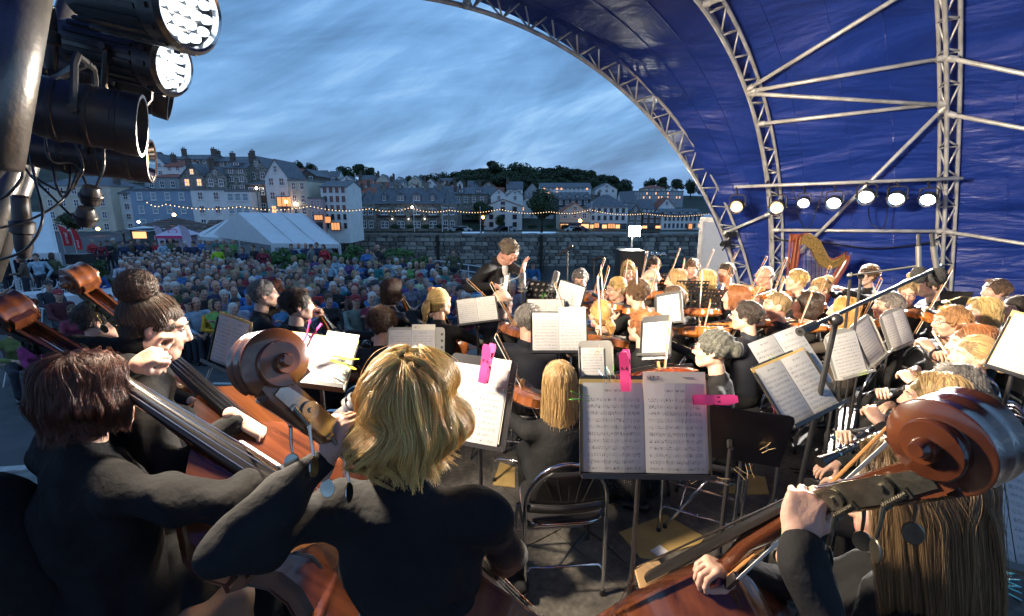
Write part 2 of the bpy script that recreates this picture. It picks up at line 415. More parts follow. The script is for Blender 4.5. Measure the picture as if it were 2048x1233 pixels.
def hair_pts(style, n, g, k=14, length=.25, wave=.0, face=60, vol=.0, tie=None, part=0.0):
    "strands in head space (head centre origin, face +Y)"
    cen = np.array([0, -.018, .032]); rad = np.array([.078, .098, .09])
    ph = g.uniform(-PI, PI, n)            # azimuth from the back (-Y) : 0 = back
    out = np.zeros((n, k, 3)); s = np.linspace(0, 1, k)
    lay = g.uniform(1.0, 1.0+.10+vol, n)
    if style in ('short', 'curly', 'spiky'):
        u = g.uniform(.0, 1, n); th = np.arccos(1-u*1.25)                    # polar from the crown
        keep = (np.abs(ph) < PI-math.radians(face)) | (th < .95); 
        ph = np.where(keep, ph, ph*.6); 
        d = np.stack([np.sin(ph)*np.sin(th), -np.cos(ph)*np.sin(th), np.cos(th)], 1)
        root = cen+d*rad
        flow = np.stack([d[:, 0]*.35, d[:, 1]*.4-.15, -.95*np.ones(n)], 1) if style != 'spiky' else d*1.0+g.normal(size=(n, 3))*.35
        front = d[:, 1] > .3
        flow[front] = flow[front]*.3+np.array([.6, .35, .1])
        if style == 'curly': flow = g.normal(size=(n, 3))*.6+d*.5
        flow += g.normal(size=(n, 3))*.22
        nrm = flow/np.linalg.norm(flow, axis=1)[:, None]
        ln = g.uniform(.5, 1, n)*length
        for i, t in enumerate(s):
            p = root+d*(.004+.010*np.sin(min(t*2, 1)*PI/2)*(1+vol*8))+nrm*(ln*t)[:, None]
            if style == 'curly':
                a = t*9+ph*7; p = p+np.stack([np.cos(a), np.sin(a), np.cos(a*1.3)], 1)*.009*t**.3
            q = (p-cen)/rad; L_ = np.linalg.norm(q, axis=1); mn = 1.03
            p = cen+q*np.maximum(1, mn/np.maximum(L_, 1e-6))[:, None]*rad
            out[:, i] = p
        return out
    if style in ('long', 'bob'):
        lim = PI-math.radians(face)
        ph = g.uniform(-lim, lim, n)
        th0 = np.abs(g.normal(size=n))*.3; th1 = 1.62
        x0 = part
        ex = 1.0+(lay-1)
        fall = length*g.uniform(.8, 1.05, n); a0 = g.uniform(0, 6.3, n); fr = g.uniform(14, 30, n)
        clump = np.round(ph*11+g.uniform(-.35, .35, n)); cw = np.sin(clump*37.7)*3; amp = .6+.5*np.sin(clump*12.3); fall = fall*(1+.13*np.sin(clump*5.1)); ph = ph+.035*np.sin(clump*3.3); ex = ex+.03*np.sin(clump*9.1)
        lay = 1+(lay-1)*(.4+.9*g.random(n)); fly = np.where(g.random(n) < .07, 3.2, 1.)*.0035; p1_ = g.uniform(0, 6.3, n); p2_ = g.uniform(0, 6.3, n)
        yo = g.uniform(-.045, .06, n)
        for i, t in enumerate(s):
            tt = np.clip(t/.45, 0, 1); th = th0+(th1-th0)*tt
            sp = np.sin(np.clip(th, 0, PI/2))
            px = cen[0]+x0*(1-tt)*.6+np.sin(ph)*sp*rad[0]*ex
            py = cen[1]-np.cos(ph)*sp*rad[1]*ex+yo*(1-tt)
            pz = cen[2]+np.cos(np.clip(th, 0, PI/2))*rad[2]*ex-(yo/.1)**2*.012*(1-tt)
            f_ = np.clip((t-.45)/.55, 0, 1)
            pz = pz-fall*f_
            fl = 1+(.10 if style == 'long' else .0)*f_-(.10*f_**3 if wave > .01 else 0)
            f2 = np.clip((t-.12)/.88, 0, 1)**.8; wv = wave*f2*amp*np.sin((9+fr*.12)*f2+cw+a0*.12)
            wv2 = wave*f2*amp*np.cos((9+fr*.12)*f2+cw*1.7+a0*.12)
            px = cen[0]+(px-cen[0])*fl+np.sin(ph)*wv; py = py+(-np.cos(ph))*wv+0*f_; px = px+np.cos(ph)*wv2*.8
            out[:, i] = np.stack([px+fly*np.sin(p1_+7*t)*(.5+t), py+fly*np.cos(p2_+6*t)*(.5+t), pz+fly*np.sin(p2_*2+5*t)*.7], 1)
        return out
    if style in ('tied',):
        # swept back from the whole hairline to the tie point
        tie = np.array(tie if tie is not None else (0, -.125, .03))
        th = np.arccos(g.uniform(-.25, 1, n)); d = np.stack([np.sin(ph)*np.sin(th), -np.cos(ph)*np.sin(th), np.cos(th)], 1)
        bad = (d[:, 1] > .55) & (d[:, 2] < .62); d[bad, 1] *= -.5; d /= np.linalg.norm(d, axis=1)[:, None]
        dt = (tie-cen)/rad; dt = dt/np.linalg.norm(dt)
        for i, t in enumerate(s):
            q = d*(1-t)+dt*t; q = q/np.linalg.norm(q, axis=1)[:, None]
            p = cen+q*rad*(1.02+(lay[:, None]-1)*(.35+.65*math.sin(t*PI)))
            out[:, i] = p if t < .97 else tie+g.normal(size=(n, 3))*.007
        return out
def locks(G, per, g, r0=.011, r1=.003):
    "fill each guide with a lock of strands that draws together towards its tip"
    n, k, _ = G.shape; B = np.repeat(G, per, 0); N_ = n*per; t = np.linspace(0, 1, k)[None, :, None]
    o = g.normal(size=(N_, 1, 3))*.6; w_ = r0*(1-t)+r1*t; B = B+o*w_*(.35+.65*np.minimum(1, t*6))
    a = g.uniform(0, 6.3, (N_, 1, 3)); B = B+np.sin(a+t*g.uniform(4, 11, (N_, 1, 1)))*.0016*np.where(g.random((N_, 1, 1)) < .06, 5, 1)*t
    cut = g.uniform(.82, 1, (N_, 1, 1)); return B[:, :1]*0+np.stack([np.stack([np.interp(np.linspace(0, c, k), np.linspace(0, 1, k), B[i, :, j]) for j in range(3)], 1) for i, c in enumerate(cut[:, 0, 0])])
def tail_pts(n, g, tie, length, spread=.03, k=12, wave=.01, lean=(0, -.03)):
    out = np.zeros((n, k, 3)); a = g.uniform(0, 6.3, n); r = np.sqrt(g.uniform(0, 1, n))*spread; ln = length*g.uniform(.7, 1.05, n)
    for i, t in enumerate(np.linspace(0, 1, k)):
        sw = math.sin(min(t*1.6, 1)*PI)*.9+.25*(t > .5)+.1
        out[:, i, 0] = tie[0]+np.cos(a)*r*sw+lean[0]*t+wave*np.sin(t*7+a)
        out[:, i, 1] = tie[1]-.035*math.sin(min(1, t*4)*PI/2)+np.sin(a)*r*sw+lean[1]*t
        out[:, i, 2] = tie[2]+.02*math.sin(min(1, t*6)*PI)-ln*t
    return out
def bun_pts(n, g, c, r, k=12, mess=.1):
    out = np.zeros((n, k, 3)); ax = g.normal(size=(n, 3)); ax /= np.linalg.norm(ax, axis=1)[:, None]
    e1 = np.cross(ax, g.normal(size=(n, 3))); e1 /= np.linalg.norm(e1, axis=1)[:, None]; e2 = np.cross(ax, e1); off = g.uniform(-.5, .5, n)
    rr = r*(1+g.uniform(-.08, mess, n))
    for i, t in enumerate(np.linspace(0, 3.6, k)):
        h = np.sqrt(1-off**2)
        out[:, i] = np.array(c)+(ax*off[:, None]+(e1*math.cos(t)+e2*math.sin(t))*h[:, None])*rr[:, None]
    return out
def hair(person, M, style, col, seed, q=1.0, rad=.0011, res=.009, hm2=None, **kw):
    "q scales the number of strands"
    g = np.random.default_rng(seed); hm, sm = hair_mat(col) if hm2 is None else (None, hm2)
    cen = (0, -.018, .032); mb = MB(); S_ = []; shell = True
    nn = lambda a: max(60, int(a*q))
    cut = [ell((0, .115, -.055), (.085, .085, .10), .015, True)]
    ns = folds(.0035, seed, 60, 1)
    if style == 'bald':
        pr = [ell((0, -.03, .0), (.083, .09, .055), .02), ell((0, .115, -.04), (.09, .1, .1), .015, True), ell((0, .0, .11), (.1, .1, .075), .02, True), cap((0, -.02, -.06), (0, 0, -.2), .06, .06, .02, True)]
        S_.append(hair_pts('short', nn(500), g, length=.02, k=5)); S_[0] = S_[0][(S_[0][:, 0, 2] < .035)]
    elif style in ('short', 'buzz', 'spiky', 'curly'):
        t_ = {'short': .013, 'buzz': .004, 'spiky': .010, 'curly': .012}[style]
        pr = [ell(cen, (.075+t_, .095+t_, .087+t_), .02), ell((0, -.04, -.035), (.062+t_*.6, .05+t_*.7, .05), .02)]+cut+[cap((0, -.02, -.085), (0, 0, -.2), .075, .08, .01, True),
             ell((.085, .0, -.02), (.02, .018, .045), .01, True), ell((-.085, .0, -.02), (.02, .018, .045), .01, True)]
        if style == 'curly': ns = folds(.007, seed, 75, 1)
        if style == 'short': ns = folds(.006, seed, 60, 1)
        if style != 'buzz':
            S_.append(hair_pts(style, nn(1500), g, k=7, length={'short': .036, 'spiky': .03, 'curly': .02}[style]*kw.get('ls', 1), vol={'short': .0, 'spiky': .08, 'curly': .08}[style]))
    elif style in ('long', 'bob', 'wavy'):
        ln = kw.get('length', .34 if style != 'bob' else .11); fc = kw.get('face', 58); vo = kw.get('vol', .12)
        pr = [ell(cen, (.082, .102, .093), .02), ell((0, -.035, -.04), (.078, .075, .09), .03)]+cut
        if ln > .2: pr.insert(2, cap((0, -.06, -.05), (0, -.085, -.05-ln*.55), .062, .045, .03)); pr[2] = ell((0, -.075, -.05-ln*.3), (.085, .035, ln*.42), .03)
        else: pr.insert(2, ell((0, -.035, -.05), (.09, .085, .05+ln*.35), .02))
        wv = kw.get('wave', .004)
        pr += [ell((0, .13, -.1), (.07, .1, .12), .015, True)]
        big = q > 1.9; S_.append(hair_pts('long' if style != 'bob' else 'bob', nn(800 if big else 2600), g, k=kw.get('k', 14), length=ln, wave=wv*.6, face=fc, vol=vo*.5, part=kw.get('part', .01)))
        if big: S_.append(locks(hair_pts('long' if style != 'bob' else 'bob', int(95*q), g, k=kw.get('k', 14), length=ln*1.05, wave=wv*1.25, face=fc, vol=vo*1.4, part=kw.get('part', .01)), 46, g))
    elif style in ('pony', 'bun', 'updo', 'lowbun'):
        tie = kw.get('tie', {'pony': (0, -.12, .03), 'bun': (0, -.07, .125), 'updo': (0, -.115, .06), 'lowbun': (0, -.13, -.03)}[style])
        pr = [ell(cen, (.081, .101, .093), .02), ell((0, -.05, -.03), (.062, .055, .05), .03)]+cut+[ell((.088, .008, -.03), (.02, .03, .04), .01, True), ell((-.088, .008, -.03), (.02, .03, .04), .01, True)]
        S_.append(hair_pts('tied', nn(1500), g, k=10, tie=tie, vol=.02))
        if style == 'pony':
            ln = kw.get('length', .24); S_.append(tail_pts(nn(700), g, tie, ln, kw.get('spread', .035), wave=kw.get('wave', .008)))
            pr.append(cap((tie[0], tie[1]-.03, tie[2]), (tie[0], tie[1]-.05, tie[2]-ln*.6), .018, .02, .02))
        else:
            r = kw.get('br', .045); c = tuple(np.array(tie)+np.array({'bun': (0, -.005, .025), 'updo': (0, -.02, .01), 'lowbun': (0, -.03, -.005)}[style]))
            pr.append(ell(c, (r, r, r), .01)); S_.append(bun_pts(nn(900), g, c, r*1.06, mess=kw.get('mess', .15)))
            if kw.get('mess', 0) > .34 and tie[2] < .1: S_.append(hair_pts('curly', nn(260), g, k=8, length=.022, vol=.12))
    V, F = blob(pr, res, ns)
    mb.arr(V, F); ho = obj('hair', mb, sm, person, smooth=True, M=M)
    for i, p in enumerate(S_ if hm2 is None else ()): strands('hair_strand', p, rad, hm, ho, Matrix())
    return ho
def glasses(person, M, mt=None):
    mb = MB()
    for s in (-1, 1):
        mb.tube([(s*.033+.02*math.cos(a), .107+.002*math.sin(a), .006+.015*math.sin(a)) for a in np.linspace(0, 2*PI, 13)], .0016, 4)
        mb.tube([(s*.053, .106, .01), (s*.078, .06, .012), (s*.083, -.01, .006)], .0016, 4)
    mb.tube([(-.013, .108, .01), (0, .112, .013), (.013, .108, .01)], .0015, 4)
    return obj('glasses', mb, mt or mat('glasses_frame', (.02, .018, .018), .25), person, M=M)

def body(name, label, cat, M, sex='m', top='black', legs='black', sk=0, hc=(0, .05, 1.2), hyaw=0, hpitch=0, hroll=0, hands=((-.2, .35, .75), (.2, .35, .75)),
         hkind=('relaxed', 'relaxed'), hdir=None, hup=None, seat=.46, stand=False, lean=.06, wide=1.0, res=.014, hres=.0065, poles=None, sleeve='long', neck='crew', group=None,
         knees=None, feet=None, seed=0, scale=1.0, hidelegs=False, coat=False, fold=.004, skirt=False, nbo=(0, -.03, -.15)):
    """one person: a single body mesh (skin, clothes, shoes as material regions) in the frame M (facing +Y, floor z=0)"""
    f = sex == 'f'; sw = (.175 if f else .205)*wide; T, Lg, Sk = [], [], []
    hz = seat+.09 if not stand else .93
    hc = Vector(hc); nb = hc+Vector(nbo); nb2 = Vector((hc.x*.5, nb.y-.02, nb.z-.06))
    pel = Vector((0, 0, hz)); ch = pel.lerp(nb2, .68); ch.x = nb2.x*.7
    sh = [Vector((s*sw+nb2.x, nb2.y+.0, nb2.z-.035)) for s in (-1, 1)]
    w_ = wide*(.93 if f else 1)
    T += [ell(pel+Vector((0, 0, .02)), (.165*w_*(1.06 if f else 1), .125*w_, .12), .06), ell(pel.lerp(ch, .5), (.145*w_, .11*w_, .16), .06), ell(ch, (.165*w_, .118*w_, .17), .06),
          cap(sh[0].lerp(sh[1], .12), sh[0].lerp(sh[1], .88), .062*w_, .062*w_, .05), cap(nb2, nb2+Vector((0, 0, .03)), .085*w_, .062, .04)]
    if f:
        T += [ell(ch+Vector((s*.065, .085, -.01)), (.065, .06, .065), .04) for s in (-1, 1)]
    if coat:
        T += [ell(pel+Vector((0, -.06, -.08)), (.19*w_, .11, .2), .05)]
    poles = poles or ((-1, -.4, -.7), (1, -.4, -.7))
    H_ = []
    for i, s in enumerate((-1, 1)):
        t = Vector(hands[i]); l1, l2 = (.28, .25) if f else (.3, .27)
        e_, t = ik(sh[i], t, l1, l2, poles[i])
        T.append(cap(sh[i], e_, .058*w_, .046*w_, .035))
        if sleeve == 'long': T.append(cap(e_, e_.lerp(t, .93), .045*w_, .036, .02))
        else: Sk.append(cap(e_, t, .04, .028, .02)); T[-1] = cap(sh[i], sh[i].lerp(e_, .75), .06*w_, .052*w_, .035); Sk.append(cap(sh[i], e_, .045, .04, .02))
        d = (t-e_).normalized()
        if hdir and hdir[i]: d = Vector(hdir[i]).normalized()
        up = Vector(hup[i]) if hup and hup[i] else Vector((0, 0, 1))
        H_.append((t, d, up, s, hkind[i]))
    if knees is None: knees = [Vector((s*.13, .44, seat+.06)) if not stand else Vector((s*.09, .04, .5)) for s in (-1, 1)]
    if feet is None: feet = [Vector((s*.13, .42, .07)) if not stand else Vector((s*.1, 0, .07)) for s in (-1, 1)]
    Sh = []
    if not hidelegs:
        for i, s in enumerate((-1, 1)):
            hp = pel+Vector((s*.09, .02, -.01)); kn = Vector(knees[i]); ft = Vector(feet[i])
            Lg += [cap(hp, kn, .088*w_, .064, .04), cap(kn, ft+Vector((0, 0, .03)), .062, .05, .03)]
            Sh += [cap(ft+Vector((0, -.04, -.025)), ft+Vector((s*.02, .13, -.035)), .04, .034, .03)]
        Lg.append(ell(pel, (.17*w_, .13*w_, .11), .05))
        if skirt: Lg.append(ell((0, .2, seat+.03), (.24, .3, .12), .06))
    mb = MB(); fl = folds(fold, seed, 20); fl2 = folds(fold*.45, seed+1, 48, .9)
    V, F = blob(T, res, (lambda X, Y, Z: fl(X, Y, Z)+fl2(X, Y, Z)) if res < .0105 else fl); mb.arr(V, F, 1)
    if Lg:
        V, F = blob(Lg, res*1.25, folds(fold, seed+5, 20)); mb.arr(V, F, 2)
        V, F = blob(Sh, .012); mb.arr(V, F, 4)
    if Sk: V, F = blob(Sk, .01); mb.arr(V, F, 0)
    HM = head_matrix(hc, hyaw, hpitch, hroll)
    V, F, mi = head_arrays(sex, hres); mb.arr(V, F, mi, HM)
    V, F = blob([cap(hc+Vector((0, -.03, -.1)), nb2, .048 if f else .055, .055 if f else .062, .02)], .01); mb.arr(V, F, 0)
    for s in (-1, 1):
        mb.ball(HM@Vector((s*.031, .0785, .008)), .0118, 8, 5); mb.ball(HM@Vector((s*.031, .0858, .007)), .0056, 6, 6); mb.tube([HM@Vector((s*.018, .09, .0125)), HM@Vector((s*.031, .0925, .0155)), HM@Vector((s*.045, .086, .012))], .0024, 5, 0); mb.tube([HM@Vector((s*.016, .096, .029)), HM@Vector((s*.033, .096, .034)), HM@Vector((s*.05, .082, .028))], .0026, 4, 6)
    for (t, d, up, s, hk) in H_:
        A = aim(t+d*.01, d, up)
        if s < 0: A = A@Matrix.Diagonal((-1, 1, 1, 1))
        V, F = hand_arrays(hk, .0045 if res < .018 else .007)
        mb.arr(V, F[:, ::-1] if s < 0 else F, 0, A@Matrix.Scale(.92 if f else 1.0, 4))
    for c in (top, legs): assert c in CL or True
    ms = [SKIN[sk], CL.get(top) or top, CL.get(legs) or legs, M_LIP, CL['shoe'], M_EYE, M_IRIS]
    o = obj(name, mb, ms, None, smooth=True, M=M@Matrix.Scale(scale, 4))
    if cat: tag(o, label, cat, group)
    if neck == 'collar':
        c = MB(); pr = []
        for r, z in ((.068, -.01), (.064, .035), (.07, .036), (.078, -.004)): pr.append((r, z))
        c.lathe(pr, 14, 0, Matrix.Translation(nb2+Vector((0, 0, .045)))@Matrix.Rotation(.25, 4, 'X'))
        obj('collar', c, ms[1], o, smooth=40)
    return o, HM

# ---------------------------------------------------------------- instruments
def varnish(n, c, c2, **k): return mat('varnish_'+n, c, .22, col2=c2, nscale=2.2, detail=8, stretch=(16, 5, 1.1), coat=.9, spec=.45, lo=.3, hi=.72, **k)
VN = {'orange': varnish('orange', (.50, .17, .03), (.32, .085, .015)), 'amber': varnish('amber', (.33, .088, .016), (.15, .034, .007)),
      'brown': varnish('brown', (.27, .085, .025), (.13, .04, .013)), 'dark': varnish('dark', (.135, .040, .015), (.045, .013, .006)), 'red': varnish('red', (.24, .05, .016), (.14, .03, .01))}
M_EB = mat('ebony', (.012, .011, .011), .3, coat=.3); M_ST = mat('steel_string', (.55, .55, .56), .25, metal=1)
M_BRASS = mat('brass', (.55, .40, .16), .28, metal=1, noise=.5, nscale=14); M_NICKEL = mat('nickel', (.62, .58, .50), .2, metal=1, noise=.35, nscale=18)
M_MAPLE = mat('maple', (.5, .33, .16), .45); M_BOWW = mat('bow_wood', (.42, .2, .07), .3); M_HAIRW = mat('bow_hair', (.7, .68, .62), .6)
M_CHROME = mat('chrome', (.6, .6, .62), .12, metal=1); M_BLK = mat('black_metal', (.016, .016, .017), .45, bump=.1); M_SATIN = mat('satin_black_metal', (.02, .02, .022), .35)
OUT = {'violin': [(0, .0), (.14, .004), (.235, .05), (.285, .14), (.292, .22), (.275, .31), (.235, .385), (.245, .405), (.19, .43), (.16, .50), (.158, .56), (.18, .62), (.225, .655), (.21, .675), (.228, .74), (.236, .81), (.215, .90), (.15, .965), (.06, .995), (0, 1)],
       'bass': [(0, .0), (.14, .004), (.24, .04), (.30, .13), (.305, .22), (.285, .32), (.24, .39), (.25, .41), (.19, .44), (.165, .50), (.16, .57), (.18, .63), (.22, .66), (.21, .68), (.225, .74), (.215, .81), (.16, .89), (.09, .95), (.035, .99), (0, 1)]}
DIM = {'violin': dict(L=.356, rib=.031, neck=.13, box=.075, r0=.0165, hw=.012, fb=.27, fw=(.021, .012), strw=.0045, n=4),
       'viola': dict(L=.41, rib=.038, neck=.15, box=.085, r0=.018, hw=.013, fb=.30, fw=(.024, .013), strw=.005, n=4),
       'cello': dict(L=.755, rib=.12, neck=.27, box=.15, r0=.036, hw=.026, fb=.58, fw=(.032, .018), strw=.0075, n=4),
       'bass': dict(L=1.10, rib=.20, neck=.40, box=.27, r0=.078, hw=.050, fb=.84, fw=(.046, .025), strw=.011, n=4)}
def scroll_mesh(mb, r0, hw, c, mi=0, n=110, turns=2.35, fine=True):
    "volute in the local YZ plane round c; strings side is +Y"
    cs = []; cx = Vector(c); N_ = n
    prof = [(-1, 0), (-1, .93), (-.93, 1), (-.78, .985), (-.55, .93), (-.3, .945), (-.06, 1), (.06, 1), (.3, .945), (.55, .93), (.78, .985), (.93, 1), (1, .93), (1, 0)] if fine else [(-1, 0), (-1, 1), (-.5, .93), (0, 1), (.5, .93), (1, 1), (1, 0)]
    vs = []; kk = len(prof)
    for i in range(N_+1):
        t = i/N_; th = PI*1.12-t*turns*2*PI            # starts at the back, goes over the top to the front
        r = r0*(1-t)**.85*.86+r0*.14
        ri = r0*(1-min(1, t+1/turns))**.85*.86+r0*.14 if t+1/turns < 1 else r0*.03
        w = hw*(.62+.75*t**.75)
        for (x, q) in prof:
            rr = ri*.55+(r-ri*.55)*q if q > 0 else ri*.3
            vs.append(cx+Vector((x*w, math.cos(th)*rr, math.sin(th)*rr)))
    fs = [(i*kk+j, i*kk+j+1, (i+1)*kk+j+1, (i+1)*kk+j) for i in range(N_) for j in range(kk-1)]
    mb.add(vs, [f[::-1] for f in fs], mi)
    e = hw*(.62+.75)*1.0
    mb.tube([cx-Vector((e*1.12, 0, 0)), cx-Vector((e, 0, 0)), cx+Vector((e, 0, 0)), cx+Vector((e*1.12, 0, 0))], [r0*.13, r0*.19, r0*.19, r0*.13], 18, mi)
def fiddle(kind, label, cat, M, vn='orange', group=None, fine=False, gears=False, scale=1.0, name=None):
    "origin at the bottom of the body, Z up the neck, +Y the string side"
    D = DIM[kind]; L_ = D['L']; rib = D['rib']; v = VN[vn]; AK = min(L_/.356, 1.75)
    root = thing(name or {'bass': 'double_bass'}.get(kind, kind), label, cat, group=group, M=M@Matrix.Scale(scale, 4))
    o_ = OUT['bass' if kind == 'bass' else 'violin']
    half = [(x*L_, z*L_) for x, z in o_]
    # densify
    pts = []
    for i in range(len(half)-1):
        for q in ((0, .5) if kind in ('violin', 'viola') else (0, .34, .67)): pts.append((half[i][0]*(1-q)+half[i+1][0]*q, half[i][1]*(1-q)+half[i+1][1]*q))
    pts.append(half[-1]); ring = pts+[(-x, z) for x, z in pts[-2:0:-1]]; n = len(ring)
    mb = MB(); vs = []; rings = []
    prof = [(1.0, -rib/2), (1.0, rib/2)]; ov = 1+.02
    lay = [(ov, 1.0, 0), (ov, 1.0, .0045*AK), (.93, .98, .010*AK), (.78, .9, .019*AK), (.5, .75, .026*AK), (.2, .5, .029*AK)]
    def rg(sx, h, y):
        zc = L_*.47; return [Vector((x*sx, y, zc+(z-zc)*(1-(1-sx)*.9 if sx <= 1 else sx))) for x, z in ring]
    for sgn in (1, -1):
        base = [rg(sx, h, sgn*(rib/2+y)) for sx, h, y in lay]; vv = [p for r_ in base for p in r_]
        fs = [(i*n+j, i*n+(j+1) % n, (i+1)*n+(j+1) % n, (i+1)*n+j) for i in range(len(base)-1) for j in range(n)]+[tuple((len(base)-1)*n+j for j in range(n))]
        fs += [tuple(range(n))[::-1]]
        mb.add(vv, fs if sgn > 0 else [f[::-1] for f in fs])
    a = rg(1, 1, -rib/2); b = rg(1, 1, rib/2)
    mb.add(a+b, [(j, (j+1) % n, n+(j+1) % n, n+j) for j in range(n)])
    # f-holes: dark inlays a little proud of the arching
    top = rib/2+.021*AK
    for s in (-1, 1):
        mb.tube([(s*.115*L_, top*.99-.005*L_, .46*L_), (s*.10*L_, top*1.01, .53*L_), (s*.125*L_, top*.99, .60*L_), (s*.105*L_, top-.004*L_, .66*L_)], .0065*L_, 5, 1)
    obj('body', mb, [v, M_EB], root, smooth=35)
    zt = L_+D['neck']; nk = MB(); rb = rib/2
    fy = rb+.028*AK
    nw = D['fw'][1]*.98; ndp = D['fw'][1]*1.0
    nk.tube([(0, rb*.75, L_*.975), (0, rb*.93, L_+D['neck']*.10), (0, rb+.008, L_+D['neck']*.35), (0, rb+.012, zt)], [nw*1.25, nw*1.05, nw, nw], 12, 0)
    # peg box
    bx = D['box']; hw = D['hw']; r0 = D['r0']; yb = rb+.010
    lean = -.18*bx                                  # box leans back from the neck line
    def sec(t):
        wd = nw*1.05*(1-t)+hw*.62*t; y0 = yb+lean*t-ndp*(.9+.5*t); y1 = yb+lean*t+ndp*(.7+.25*t); return wd, y0, y1, zt+bx*t
    for side in (-1, 1):
        pr = [sec(t/8) for t in range(9)]; vs = []
        for (wd, y0, y1, z) in pr:
            th = wd*.28
            for (x, y) in ((wd, y0), (wd, y1), (wd-th, y1), (wd-th, y0)): vs.append(Vector((side*x, y, z)))
        fs = [(i*4+j, i*4+(j+1) % 4, (i+1)*4+(j+1) % 4, (i+1)*4+j) for i in range(8) for j in range(4)]+[(0, 1, 2, 3), (35, 34, 33, 32)]
        nk.add(vs, fs if side > 0 else [f[::-1] for f in fs])
    pr = [sec(t/8) for t in range(9)]; vs = []
    for (wd, y0, y1, z) in pr: vs += [Vector((-wd, y0, z)), Vector((-wd*.5, y0-wd*.25, z)), Vector((0, y0-wd*.3, z)), Vector((wd*.5, y0-wd*.25, z)), Vector((wd, y0, z)), Vector((wd*.7, y0+(y1-y0)*.35, z)), Vector((-wd*.7, y0+(y1-y0)*.35, z))]
    nk.add(vs, [(i*7+j, i*7+(j+1) % 7, (i+1)*7+(j+1) % 7, (i+1)*7+j) for i in range(8) for j in range(7)]+[tuple(range(7)), tuple(range(62, 55, -1))])
    cz = zt+bx+r0*.62; cy = yb+lean+r0*.35
    obj('neck', nk, v, root, smooth=50)
    sc = MB(); scroll_mesh(sc, r0, hw, (0, cy, cz), 0, 150 if fine else 44, fine=fine)
    sc.box(-hw*.62, yb+lean-ndp*1.3, zt+bx*.94, hw*.62, cy+r0*.5, zt+bx+r0*.35)
    obj('scroll', sc, v, root, smooth=50 if fine else 60)
    fb = MB(); w1, w0 = D['fw']; zb = zt-D['fb']
    y0, y1 = fy+.004, yb+ndp*.75
    sl = (y1-y0)/D['fb']; n_ = 8; vs = []
    for (w_, y, z) in ((w1, fy+.012*AK, zb), (w0, yb+ndp*.55, zt)):
        vs += [Vector((w_*math.cos(PI*j/n_), y+w_*.45*math.sin(PI*j/n_), z)) for j in range(n_+1)]+[Vector((-w_, y-w_*.3, z)), Vector((w_, y-w_*.3, z))]
    k = n_+3
    fb.add(vs, [(j, k+j, k+(j+1) % k, (j+1) % k) for j in range(k)]+[tuple(range(k)), tuple(range(2*k-1, k-1, -1))])
    obj('fingerboard', fb, M_EB, root, smooth=40)
    br = MB(); bz = L_*.56; bh = fy+.037*AK; bw = .058*L_
    br.prism([(-bw, rb+.02*AK), (-bw*.6, rb+.02*AK), (-bw*.3, rb+.03*AK), (bw*.3, rb+.03*AK), (bw*.6, rb+.02*AK), (bw, rb+.02*AK), (bw*.75, bh*.97), (0, bh), (-bw*.75, bh*.97)], 0, .012*L_, 0, Matrix.Translation((0, 0, bz)))
    obj('bridge', br, M_MAPLE, root)
    tp = MB(); tp.prism([(-.028*L_, .02*L_), (.028*L_, .02*L_), (.058*L_, .30*L_), (-.058*L_, .30*L_)], fy-.002, fy+.012, 0, Matrix(((1, 0, 0, 0), (0, 0, 1, 0), (0, 1, 0, 0), (0, 0, 0, 1))))
    obj('tailpiece', tp, M_EB, root)
    for j in range(4):
        x = (j-1.5)/1.5; st = MB()
        st.tube([(x*.03*L_, fy+.014, .3*L_), (x*bw*.6, bh+.001, bz+.006*L_), (x*w0*.72, yb+ndp*.55+w0*.42, zt), (x*w0*.4, yb+lean*.4, zt+bx*(.35+.12*j))], {'violin': .0006, 'viola': .0007, 'cello': .0011, 'bass': .0017}[kind], 4)
        obj('string', st, M_ST, root)
    if kind == 'bass' and gears:
        for side in (-1, 1):
            pl = MB(); off = hw*.62+.004
            prf = [(yb-ndp*.75, zt+bx*.1), (yb+ndp*.55, zt+bx*.12), (yb+lean*.4+ndp*.75, zt+bx*.45), (yb+lean+ndp*.6, zt+bx*.9), (yb+lean+ndp*.2, zt+bx*1.02), (yb+lean-ndp*.9, zt+bx*1.0), (yb+lean*.6-ndp*1.1, zt+bx*.6), (yb+lean*.2-ndp, zt+bx*.25)]
            def wx(z): t = min(1, max(0, (z-zt)/bx)); return nw*1.05*(1-t)+hw*.62*t
            vs = [Vector((side*(wx(z)+.0015), y, z)) for y, z in prf]+[Vector((side*(wx(z)+.0045), y, z)) for y, z in prf]; q = len(prf)
            fs = [tuple(range(q))[::-1], tuple(range(q, 2*q))]+[(j, (j+1) % q, q+(j+1) % q, q+j) for j in range(q)]
            pl.add(vs, fs if side < 0 else [f[::-1] for f in fs])
            plo = obj('tuning_plate', pl, gears, root)
            for t in (.32, .72):
                z = zt+bx*t; y = yb+lean*t-ndp*.1; x = side*(wx(z)+.006)
                g = MB(); g.tube([(x, y, z), (x+side*.006, y, z)], .017, 20)
                for a in range(20): aa = 2*PI*a/20; g.box(-.003, -.0012, -.0025, .003, .0012, .0025, 0, Matrix.Translation((x+side*.003, y+.0178*math.cos(aa), z+.0178*math.sin(aa)))@Matrix.Rotation(aa, 4, 'X'))
                g.tube([(x, y, z), (x+side*.012, y, z)], .006, 10)
                obj('tuning_gear', g, gears, root, smooth=40)
                wz = MB(); hy = y-.0225
                wz.tube([(x+side*.004, hy+.001, z+.03), (x+side*.004, hy-.001, z-.02)], .0042, 8)
                for a in range(9): wz.tube([(x+side*.004, hy, z-.018+.005*a), (x+side*.004, hy, z-.0155+.005*a)], .0058, 8)
                wz.box(x-.004, hy-.008, z+.027, x+.006, hy+.008, z+.033); wz.box(x-.004, hy-.008, z-.026, x+.006, hy+.008, z-.02)
